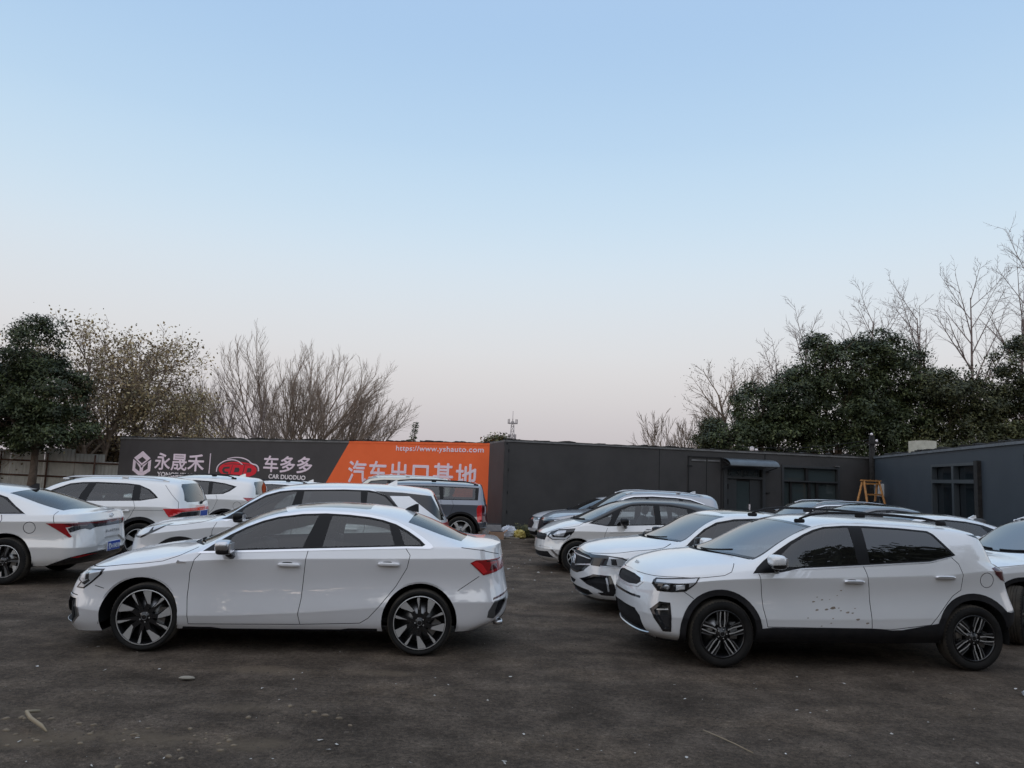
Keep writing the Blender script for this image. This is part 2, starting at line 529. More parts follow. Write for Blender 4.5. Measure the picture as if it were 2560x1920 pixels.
CENTRE = {'body', 'hood', 'tailgate', 'trunk_lid', 'windshield', 'rear_window', 'grille', 'air_intake', 'roof_panel', 'sunroof', 'bumper_trim',
          'skid_plate', 'floor', 'light_bar', 'cowl', 'roof', 'rear_bumper', 'tailgate_trim', 'plate_recess', 'underbody', 'bumper_slot'}
def assemble(S, car, matmap, offs, sx):
    """turn every region of the half body into part meshes (mirrored), children of car"""
    parts = {}
    for f, r, z in zip(S.f, S.reg, S.zone):
        if r == 'x' or r.startswith('x/'): continue
        parts.setdefault(r.split('/')[0].split('|')[0], []).append((S.expand(f), r))
    objs = {}
    for pn, fl in parts.items():
        mats = []; 
        def build(sides, name):
            v = []; fs = []; mi = []; ln = []
            for sg in sides:
                cache = {}
                def vid(i, off):
                    k = (i, off)
                    if k not in cache:
                        p, n = S.v[i], S.n[i]
                        cache[k] = len(v); v.append((p[0]+n[0]*off-sx, (p[1]+n[1]*off)*sg, p[2]+n[2]*off))
                    return cache[k]
                groups = {}
                for f, r in fl: groups.setdefault(r, []).append(f)
                for r, ff in groups.items():
                    off = offs.get(r, 0.); mname = matmap[r]
                    if mname not in mats: mats.append(mname)
                    k = mats.index(mname)
                    ec = {}
                    for f in ff:
                        q = f if sg > 0 else f[::-1]
                        fs.append([vid(i, off) for i in q]); mi.append(k)
                        for i in q: n = S.n[i]; ln.append((n[0], n[1]*sg, n[2]))
                        if off:
                            for i in range(len(q)):
                                a, b = q[i], q[(i+1) % len(q)]
                                if (b, a) in ec: ec[(b, a)] = None
                                else: ec[(a, b)] = 1
                    if off:
                        for (a, b), t in ec.items():
                            if t is None or (abs(S.v[a][1]) < 1e-4 and abs(S.v[b][1]) < 1e-4): continue
                            q = [vid(b, off), vid(a, off), vid(a, 0.), vid(b, 0.)]
                            A, B_, C_ = (Vector(v[q[0]]), Vector(v[q[1]]), Vector(v[q[2]]))
                            n = (B_-A).cross(C_-A)
                            n = n.normalized() if n.length > 1e-9 else Vector((0, 0, 1))
                            fs.append(q); mi.append(k); ln += [tuple(n)]*4
            me = bpy.data.meshes.new(name)
            me.from_pydata(v, [], fs)
            for m in mats: me.materials.append(MATS[m])
            me.polygons.foreach_set('material_index', mi)
            me.polygons.foreach_set('use_smooth', [True]*len(fs))
            if len(me.loops) == len(ln): me.normals_split_custom_set(ln)
            return link(bpy.data.objects.new(name, me), car)
        name = pn.rstrip('0123456789')
        if pn in CENTRE or name in CENTRE: objs[pn] = [build((1, -1), name)]
        else: objs[pn] = [build((-1,), name), build((1,), name)]
    return objs

# ---------------------------------------------------------------- wheels
def lathe(mb, prof, n=48, mi=0, axis_y=0., ang=0., smooth=True, closed=False):
    """profile (r, y) spun round the y axis"""
    k = len(prof)
    vs = [(r*math.cos(2*math.pi*j/n+ang), y, r*math.sin(2*math.pi*j/n+ang)) for r, y in prof for j in range(n)]
    fs = [(i*n+j, (i+1)*n+j, (i+1)*n+(j+1) % n, i*n+(j+1) % n) for i in range(k-1) for j in range(n)]
    mb.add(vs, fs, mi, smooth)
def spoke(mb, poly, y0, y1, ang, mi, mi_side=None, ytip=None):
    """flat spoke: outline in (radius, tangential) turned by ang; face y0 (outside) back y1"""
    n = len(poly); ca, sa = math.cos(ang), math.sin(ang)
    rmax = max(p[0] for p in poly)
    def P(p, y): return (p[0]*ca-p[1]*sa, y, p[0]*sa+p[1]*ca)
    yf = lambda p: y0 if ytip is None else y0+(ytip-y0)*(p[0]/rmax)
    f = [P(p, yf(p)) for p in poly]; b = [P(p, y1) for p in poly]
    mb.add(f, [tuple(range(n))], mi)
    mb.add(f+b, [(i, (i+1) % n, (i+1) % n+n, i+n) for i in range(n)], mi if mi_side is None else mi_side)
WHEELCACHE = {}
def wheel_meshes(R, rr, style, w=.215):
    """tyre, rim, brake disc meshes; outside face at y = 0 looking to -y"""
    key = (R, rr, style)
    if key in WHEELCACHE: return WHEELCACHE[key]
    t = MB()
    sw = R-rr
    prof = [(rr-.012, .035), (rr+.004, .012), (rr+sw*.35, .0), (rr+sw*.7, .003), (R-.014, .022), (R-.004, .036), (R, .055)]
    for g in range(4):
        y = .06+g*.03
        prof += [(R, y+.002), (R-.008, y+.004), (R-.008, y+.009), (R, y+.011)]
    prof += [(R, w-.055), (R-.004, w-.036), (R-.014, w-.022), (rr+sw*.6, w), (rr, w-.02), (rr-.012, w-.03)]
    lathe(t, prof[:5], 56, 0); lathe(t, prof[4:-5], 56, 1); lathe(t, prof[-6:], 56, 0)
    # raised letters band and shoulder blocks
    for j in range(56):
        a = 2*math.pi*j/56
        for (r0, r1, y) in ((R-.018, R-.002, .018),):
            da = .036
            vs = [(r*math.cos(a+q), yy, r*math.sin(a+q)) for r, yy in ((r0, .012), (r1, .034)) for q in (-da, da*.2)]
            t.add(vs, [(0, 1, 3, 2)], 1)
    tyre = t.mesh('tyre', ['tyre', 'tread'])
    m = MB()   # 0 silver face, 1 dark
    lathe(m, [(rr-.006, .015), (rr-.010, .012), (rr-.015, .013)], 56, 1 if style in ('five', 'kia') else 0)
    lathe(m, [(rr-.010, .034), (rr-.004, .016), (rr-.006, .015)], 56, 1); lathe(m, [(rr-.015, .013), (rr-.02, .018), (rr-.03, .05), (rr-.04, .16)], 56, 1)
    lathe(m, [(rr-.022, .02), (rr-.032, .06), (rr-.042, .17)], 56, 1)
    q = rr-.016
    F, BK = .030, .075
    tp = 2*math.pi
    if style == 'turbine':
        for i in range(5):
            a = tp*i/5+.30
            spoke(m, [(.05, -.022), (q*.52, -.03), (q, -.015), (q, .058), (q*.86, .052), (q*.5, .012), (.05, .022)], F-.004, BK, a, 1, 1, .022)
            spoke(m, [(q*.50, -.030), (q, -.018), (q, .060), (q*.90, .056), (q*.52, -.004)], F-.008, F+.01, a, 0, 1, .016)
            b = a+tp/10
            spoke(m, [(.05, -.02), (q*.5, -.018), (q, -.012), (q, .022), (q*.5, .016), (.05, .02)], F, BK, b, 1, 1, .024)
            spoke(m, [(q*.48, .004), (q, -.008), (q, .016), (q*.9, .02)], F-.003, F+.01, b, 0, 1, .018)
    elif style == 'kia':
        for i in range(5):
            a = tp*i/5+math.pi/2
            for sg in (1, -1):
                P = lambda l: [(x, y*sg) for x, y in l][::sg]
                spoke(m, P([(.055, .008), (q*.45, .018), (q, .012), (q, .064), (q*.52, .05), (.055, .03)]), F, BK, a, 1, 1, .022)
                spoke(m, P([(q*.30, .012), (q*.55, .020), (q, .014), (q, .026), (q*.55, .030), (q*.30, .024)]), F-.004, F+.01, a, 0, 1, .017)
                spoke(m, P([(q*.42, .038), (q*.60, .046), (q, .050), (q, .062), (q*.55, .054)]), F-.004, F+.01, a, 2, 1, .017)
    elif style == 'hex':
        for i in range(5):
            a = tp*i/5+.2
            for sg in (1, -1):
                P = lambda l: [(x, y*sg) for x, y in l][::sg]
                spoke(m, P([(.06, .02), (q*.55, .055), (q, .035), (q, .055), (q*.55, .08), (.06, .04)]), F, BK, a, 0, 1, .02)
    elif style == 'star':
        for i in range(5):
            a = tp*i/5+.5
            spoke(m, [(.05, -.03), (q*.5, -.022), (q*.98, -.045), (q, -.005), (q, .03), (q*.5, .02), (.05, .03)], F, BK, a, 1, 1, .02)
            spoke(m, [(.06, -.008), (q*.5, -.018), (q*.98, -.042), (q, -.006), (q*.55, .004)], F-.003, F+.01, a, 2, 1, .016)
            spoke(m, [(q*.6, .05), (q, -.0), (q, .09), (q*.93, .10)], F+.006, F+.02, a+.35, 0, 1, .022)
    else:
        for i in range(5):
            a = tp*i/5+.3
            spoke(m, [(.05, -.032), (q*.5, -.03), (q, -.045), (q, .045), (q*.5, .03), (.05, .032)], F, BK, a, 0 if style != 'five' else 2, 1, .02)
    lathe(m, [(.0, F-.012), (.026, F-.012), (.034, F-.006), (.05, F), (.075, F+.012), (.08, .09)], 24, 1)
    for i in range(5):
        a = tp*i/5
        lathe_pts = [(.045*math.cos(a)+.007*math.cos(tp*j/6), F-.004, .045*math.sin(a)+.007*math.sin(tp*j/6)) for j in range(6)]
        m.add(lathe_pts, [tuple(range(6))], 0)
    # maker's ring on the cap
    lathe(m, [(.021, F-.0135), (.024, F-.015), (.027, F-.0135)], 24, 2)
    rim = m.mesh('rim', ['rimsil', 'rimblk', 'rimdark'])
    d = MB()
    lathe(d, [(.0, .1), (rr*.72, .1), (rr*.72, .115), (0., .115)], 32, 0)
    d.box((rr*.55, .09, .03), (.07, .05, .16), 0)
    lathe(d, [(0, .13), (rr-.03, .13)], 32, 1)
    disc = d.mesh('brake_disc', ['disc', 'under'])
    WHEELCACHE[key] = (tyre, rim, disc)
    return WHEELCACHE[key]
def put_wheel(car, x, y, R, rr, style, steer=0., spin=0.):
    w = link(bpy.data.objects.new('wheel', None), car)
    w.empty_display_size = .1
    w.location = (x, y, R)
    w.rotation_euler = (0, 0, steer+(math.pi if y > 0 else 0))
    for nme, me in zip(('tyre', 'rim', 'brake_disc'), wheel_meshes(R, rr, style)):
        o = link(bpy.data.objects.new(nme, me), w)
        o.rotation_euler = (0, spin, 0)
    return w

# ---------------------------------------------------------------- lettering
def text_mesh(body, size=1., bold=0., extrude=.0, font_space=1., align='CENTER'):
    cu = bpy.data.curves.new('lettering', 'FONT')
    cu.body = body; cu.size = size; cu.offset = bold; cu.extrude = extrude; cu.space_character = font_space
    cu.align_x = align; cu.align_y = 'CENTER'; cu.resolution_u = 4
    o = bpy.data.objects.new('lettering', cu)
    COL.objects.link(o)
    bpy.context.view_layer.update()
    dg = bpy.context.evaluated_depsgraph_get()
    me = bpy.data.meshes.new_from_object(o.evaluated_get(dg))
    COL.objects.unlink(o); bpy.data.objects.remove(o)
    return me
def lettering(body, m, parent, loc, ex, ey, size, width=None, bold=0., extrude=.002, name='lettering', height=None, fat=0., **kw):
    """letters in the plane spanned by unit vectors ex (reading) and ey (up)"""
    me = text_mesh(body, size, bold, extrude, **kw)
    if width or height:
        xs = [v.co.x for v in me.vertices]; ys = [v.co.y for v in me.vertices]
        k = width/(max(xs)-min(xs)) if width else 1
        kh = height/(max(ys)-min(ys)) if height else k
        cx, cy = (max(xs)+min(xs))/2, (max(ys)+min(ys))/2
        for v in me.vertices: v.co.x = (v.co.x-cx)*k; v.co.y = (v.co.y-cy)*kh
    if fat:                                                        # heavier strokes: copies shifted a little, each a hair further out
        base = [(v.co.x, v.co.y, v.co.z) for v in me.vertices]; fb = [tuple(q.vertices) for q in me.polygons]
        V = []; F = []
        for k, (dx, dy) in enumerate(((0, 0), (fat, 0), (-fat, 0), (0, fat), (0, -fat), (fat*.7, fat*.7), (-fat*.7, -fat*.7))):
            o = len(V); V += [(x+dx, y+dy, z+k*.0012) for x, y, z in base]; F += [tuple(i+o for i in f) for f in fb]
        me = bpy.data.meshes.new(name); me.from_pydata(V, [], F)
    me.materials.clear(); me.materials.append(MATS[m])
    ex, ey = Vector(ex).normalized(), Vector(ey).normalized(); ez = ex.cross(ey)
    M = Matrix((ex, ey, ez)).transposed()
    for v in me.vertices: v.co = M @ v.co+Vector(loc)
    return link(bpy.data.objects.new(name, me), parent)

# ---------------------------------------------------------------- the car
BODYP = ('body', 'hood', 'front_door', 'rear_door', 'tailgate', 'trunk_lid')
def build_car(name, sp, loc, rz, label, group='cars parked in rows on the dirt lot', dz=0.):
    S = shell(sp)
    wb, R = sp['wb'], sp['R']; sx = wb/2
    PM = sp['paint']
    mm = {'body': PM, 'hood': PM, 'front_door': PM, 'rear_door': PM, 'tailgate': PM, 'trunk_lid': PM, 'floor': 'under', 'body/gap': 'gap'}
    offs = {'body/gap': -.012}
    hw = max(l['y'] for l in sp['levels'])
    # wheel openings
    edges = []
    for k, (cx, cz, r, rc) in enumerate(sp['arches']):
        ak = 'arch_cladding%d' % k
        if rc:
            S.region(ak, arc(cx, cz, rc, -60, 240, 34), zones=(0,)); mm[ak] = sp.get('clad_mat', 'plast'); offs[ak] = .010
        S.region('x', arc(cx, cz, r, -70, 250, 36), only=('body', ak), zones=(0,))
    for i, f in enumerate(S.f):
        if S.zone[i] == 2:
            c = [S.v[j] for j in f]; x = sum(p[0] for p in c)/len(c); y = sum(p[1] for p in c)/len(c)
            if y > .55*hw and min(abs(x), abs(x-wb)) < sp['arches'][0][2]+.02: S.reg[i] = 'x'
    def op(o):
        o = dict(o); key = o.pop('key'); m = o.pop('m', None); d = o.pop('d', None); ln = o.pop('line', None)
        if m: mm[key] = m
        if d is not None: offs[key] = d
        if ln: S.line(key, o.pop('pts'), ln, **o)
        else: S.region(key, o.pop('poly'), **o)
    for o in sp.get('pre', []): op(o)
    # side glazing
    gm = sp.get('glass', 'glass_dark')
    if 'dlo_trim' in sp:
        op(dict(key='window_trim', m=sp.get('trim_mat', 'chrome'), d=.004, poly=sp['dlo_trim'], zones=(1, 0), xr=(.2, 9)))
    op(dict(key='window_frame', m='frame', poly=sp['dlo'], only=('body', 'window_trim'), zones=(1, 0), xr=(.2, 9)))
    for i, p in enumerate(sp['panes']):
        op(dict(key='side_window%d' % i, m=sp.get('rear_glass', gm) if i else gm, d=-.004, poly=p, only=('window_frame',), zones=(1, 0)))
    # windscreen and rear window
    ry = lambda x: S.beltY(x)*float(S.rail[1](x))
    def screen(xc, xs, tc, ts, k, lo_in=.93):
        """outline in plan, from the base (xc on the axis, xs at the side) to the top (tc, ts)"""
        yb, yt = ry(xs)*lo_in, ry(ts)*.93
        pts = []
        for i in range(13): y = yb*i/12; pts.append((xc+(xs-xc)*(y/yb)**2, y))
        for i in range(1, 8): x = xs+(ts-xs)*i/8; pts.append((x, ry(x)*(lo_in+(.93-lo_in)*i/8)))
        for i in range(12, -1, -1): y = yt*i/12; pts.append((tc+(ts-tc)*(y/yt)**2, y))
        pts += [(tc, -.05), (xc, -.05)]
        return pts
    w = sp['windshield']
    op(dict(key='cowl', m='plast', d=-.006, poly=screen(w[0]-.055, w[1]-.03, w[0]+.05, w[1]+.05, 1), proj='top', zones=(1,), only=('body',)))
    op(dict(key='windshield_frame', m='gblack', poly=screen(w[0]-.0, w[1]-.0, w[2]+.015, w[3]+.015, 1, .955), proj='top', zones=(1,), only=('body', 'cowl')))
    CENTRE.add('windshield_frame')
    op(dict(key='windshield', m=sp.get('ws_glass', 'glass_screen'), d=-.002, poly=screen(w[0]+.03, w[1]+.03, w[2]-.03, w[3]-.03, 1, .925), proj='top', zones=(1,), only=('windshield_frame', 'body')))
    for o in sp.get('rear', []): op(o)
    if 'rearscreen' in sp:
        w = sp['rearscreen']
        op(dict(key='rear_window', m=sp.get('rw_glass', 'glass_dark'), d=-.003, poly=screen(w[0], w[1], w[2], w[3], 1, w[4] if len(w) > 4 else .9), proj='top', zones=(1,), only=('body', 'tailgate')))
    for o in sp.get('ops', []): op(o)
    if 'hood' in sp:
        h = sp['hood']
        op(dict(key='hood', poly=h+[(h[-1][0]+.02, 1.3), (h[0][0]-.3, 1.3), (h[0][0]-.3, h[0][1])], zones=(0, 1)))
    dl = sp['doors']; top = 1.25
    fe, be, re, zb = dl['front'], dl['mid'], dl['rear'], dl['bottom']
    op(dict(key='front_door', poly=[(fe[0][0]+.02, top)]+fe+be[::-1]+[(be[0][0], top)], zones=(0, 1)))
    op(dict(key='rear_door', poly=[(be[0][0], top)]+be+re[::-1]+[(re[0][0], top)], zones=(0, 1)))
    for o in sp.get('post', []): op(o)
    LN = dict(only=BODYP, zones=(0, 1))
    gw = sp.get('gapw', .0065)
    for l in [fe, be, re]+[[fe[-1]]+zb+[re[-1]]]+sp.get('lines', []):
        if l: op(dict(key='body/gap', line=gw, pts=l, **LN))
    if 'hood' in sp: op(dict(key='body/gap', line=gw*.8, pts=sp['hood'], **LN))
    car = empty(name, (loc[0], loc[1], dz), rz, label=label, cat='car', group=group)
    objs = assemble(S, car, mm, offs, sx)
    # black wheel housings
    for cx, cz, r, rc in sp['arches']:
        for sg in (-1, 1):
            h = MB()
            P = [(cx+(r+.012)*math.cos(math.radians(a)), cz+(r+.012)*math.sin(math.radians(a))) for a in range(-12, 193, 6)]
            yo = hw*.955 if rc else hw*.955
            v = [(x-sx, sg*yo, z) for x, z in P]+[(x-sx, sg*.52, z) for x, z in P]; n = len(P)
            h.add(v, [(i, i+1, i+n+1, i+n) for i in range(n-1)]+[tuple(range(n, 2*n))], 0)
            h.build('wheel_housing', 'under', car)
    # cabin lining behind the painted panels
    v = []; fs = []; cache = {}
    x0, x1 = sp['cabin']
    for f, r, z in zip(S.f, S.reg, S.zone):
        rn = r.split('/')[0]
        if z == 2 or rn in ('x', 'windshield', 'rear_window') or rn.startswith('side_window'): continue
        c = [S.v[j] for j in f]; x = sum(p[0] for p in c)/len(c); zz = sum(p[2] for p in c)/len(c)
        if not (x0-.15 < x < x1) or zz < .55: continue
        for sg in (1, -1):
            q = []
            for i in f:
                k = (i, sg)
                if k not in cache:
                    p, n = S.v[i], S.n[i]; cache[k] = len(v); v.append((p[0]-n[0]*.03-sx, (p[1]-n[1]*.03)*sg, p[2]-n[2]*.03))
                q.append(cache[k])
            fs.append(q[::-1] if sg > 0 else q)
    me = bpy.data.meshes.new('cabin_lining'); me.from_pydata(v, [], fs); me.materials.append(MATS['trim_in'])
    link(bpy.data.objects.new('cabin_lining', me), car)
    cabin(car, sp, sx, hw)
    for (x, sg) in ((0, -1), (0, 1), (wb, -1), (wb, 1)):
        put_wheel(car, x-sx, sg*(hw-sp.get('tuck', .012)), R, sp['rimr'], sp['wheel'], sp.get('steer', 0.) if x == 0 else 0., rnd.uniform(0, 1.2) if 'spin' not in sp else sp['spin'][0 if x == 0 else 1])
    # mirrors
    mx, mz = sp['mirror']
    for sg in (-1, 1):
        b = MB()
        y = sg*(sp.get('mirror_y', hw)+.085)
        b.sup((mx-sx, y, mz+.012), (.15, .19, .115), .6, 0, 20, 12)
        b.sup((mx-sx+.008, y, mz-.028), (.15, .18, .085), .6, 1, 20, 8)
        b.box((mx-sx+.076, y, mz), (.012, .15, .085), 2)
        b.tube([(mx-sx+.02, y-sg*.06, mz-.06), (mx-sx+.06, sg*(hw-.05), mz-.10)], [.03, .035], 8, 1)
        o = b.build('mirror', [sp.get('mirror_mat', PM), 'gblack', 'chrome'], car)
    # handles belong to the doors
    for door, (hx, hz) in zip(('front_door', 'rear_door'), sp.get('handles', [])):
        for o, sg in zip(objs[door], (-1, 1)):
            yy = yside(S, hx, hz)
            b = MB()
            b.sup((hx-sx, sg*(yy+.018), hz), (.215, .032, .034), .45, 0, 20, 8)
            b.sup((hx-sx-.02, sg*(yy-.004), hz+.008), (.12, .016, .05), .6, 1, 16, 8)
            b.build('handle', [sp.get('handle_mat', PM), 'gap'], o)
    if 'rails' in sp:
        pts, ratio, rm = sp['rails'][:3]
        for sg in (-1, 1):
            b = MB()
            b.tube([(x-sx, sg*ry(x)*ratio, z) for x, z in pts], [.010]+[.014]*(len(pts)-2)+[.010], 8, 0)
            for x, z in (pts[0], pts[len(pts)//2], pts[-1]):
                b.sup((x-sx, sg*ry(x)*ratio, z-.022), (.12, .024, .045), .5, 0, 12, 6)
            b.build('roof_rail', rm, car)
    if 'fin' in sp:
        x, z, m, h = sp['fin']
        b = MB()
        P = [(x-sx, z-.01), (x-sx+.05, z+h*.35), (x-sx+.13, z+h), (x-sx+.16, z+h), (x-sx+.165, z-.03)]
        n = len(P)
        vs = [(p[0], sg*(.012 if i in (1, 2, 3) else .028), p[1]) for sg in (-1, 1) for i, p in enumerate(P)]
        b.add(vs, [tuple(range(n)), tuple(range(2*n-1, n-1, -1))]+[(i, i+n, (i+1) % n+n, (i+1) % n) for i in range(n)], 0)
        b.build('antenna', m, car)
    for sg in ((-1, 1) if sp.get('wipers', True) else ()):
        w = sp['windshield']; b = MB()
        pts = []
        for q in range(5):
            y = .08*sg+sg*.11*q if sg < 0 else .06+.1*q
            x = w[0]+(w[1]-w[0])*(abs(y)/.7)**2+.015
            pts.append((x-sx, y, float(S.rail[2](x))*.5+.5*float(np.interp(x, [0, 1], [float(S.rail[2](x)), float(S.rail[2](x))]))+.012-.05*(abs(y)/.7)**2))
        b.tube(pts, .009, 6, 0); b.build('wiper', 'plast', car)
    return car, S, objs
def yside(S, x, z):
    """half width of the body side at (x, z)"""
    best = min((i for i in range(len(S.v)) if S.n[i][1] > .3), key=lambda i: (S.v[i][0]-x)**2+(S.v[i][2]-z)**2)
    return S.v[best][1]
SEATM = {}
def cabin(car, sp, sx, hw):
    x0, x1 = sp['cabin']; H = sp['centre_h']; zb = sp.get('seat_z', .50)
    fx = sp.get('seat_x', x0+.95); rx = sp.get('rseat_x', x0+1.75)
    def seat(y, x, wide):
        k = (round(wide, 2), round(H, 2))
        if k not in SEATM:
            b = MB()
            b.sup((0, 0, zb-.05), (.52, wide, .2), .5)
            r = Matrix.Rotation(math.radians(20), 3, 'Y')
            b.sup((.30, 0, zb+.27), (.15, wide*.96, .62), .5, rot=r)
            for hy in ((0,) if wide < .7 else (-wide*.33, wide*.33)):
                b.sup((.42, hy, zb+.27+.40), (.10, .27, .17), .55, rot=r)
                for q in (-.06, .06): b.tube([(.40, hy+q, zb+.52), (.42, hy+q, zb+.66)], .008, 6)
            SEATM[k] = b.mesh('seat', 'seat')
        o = link(bpy.data.objects.new('seat', SEATM[k]), car); o.location = (x-sx, y, 0)
    for sg in (-1, 1): seat(sg*.36, fx, .5)
    seat(0, rx, hw*1.42)
    b = MB()
    b.sup((x0+.42-sx, 0, sp.get('dash_z', .86)), (.55, hw*1.55, .26), .45)
    b.box((x0+.15-sx, 0, .62), (.06, hw*1.5, .6)); b.box(((x0+x1)/2-sx, 0, .30), (x1-x0, hw*1.5, .04))
    b.box((x1-.02-sx, 0, .62), (.05, hw*1.3, .62))
    b.build('dashboard', 'trim_in', car)
    b = MB()
    r = Matrix.Rotation(math.radians(-22), 3, 'Y')
    c = Vector((x0+.72-sx, -.36, sp.get('dash_z', .86)+.02))
    b.tube([c+r @ Vector((0, .18*math.cos(a), .18*math.sin(a))) for a in [2*math.pi*i/20 for i in range(21)]], .016, 6)
    b.tube([c+r @ Vector((0, -.17, 0)), c+r @ Vector((0, .17, 0))], .018, 6); b.tube([c, c+Vector((-.2, 0, -.08))], .03, 6)
    b.build('steering_wheel', 'trim_in', car)
def plate(car, sx, c, n, text='', m='plate_blue', tilt=0.):
    """number plate facing +x (rear) when n=1 else -x"""
    b = MB(); b.box((0, 0, 0), (.012, .44, .14), 1); b.box((n*.007, 0, 0), (.004, .43, .13), 0)
    o = b.build('number_plate', [m, 'plate_white'], car)
    o.location = (c[0]-sx, c[1], c[2]); o.rotation_euler = (0, tilt, 0)
    if text:
        lettering(text, 'plate_white', o, (n*.011, 0, -.002), (0, 1 if n > 0 else -1, 0), (0, 0, 1), .1, width=.39, height=.095, bold=.003, extrude=.001, name='plate_lettering')
    return o

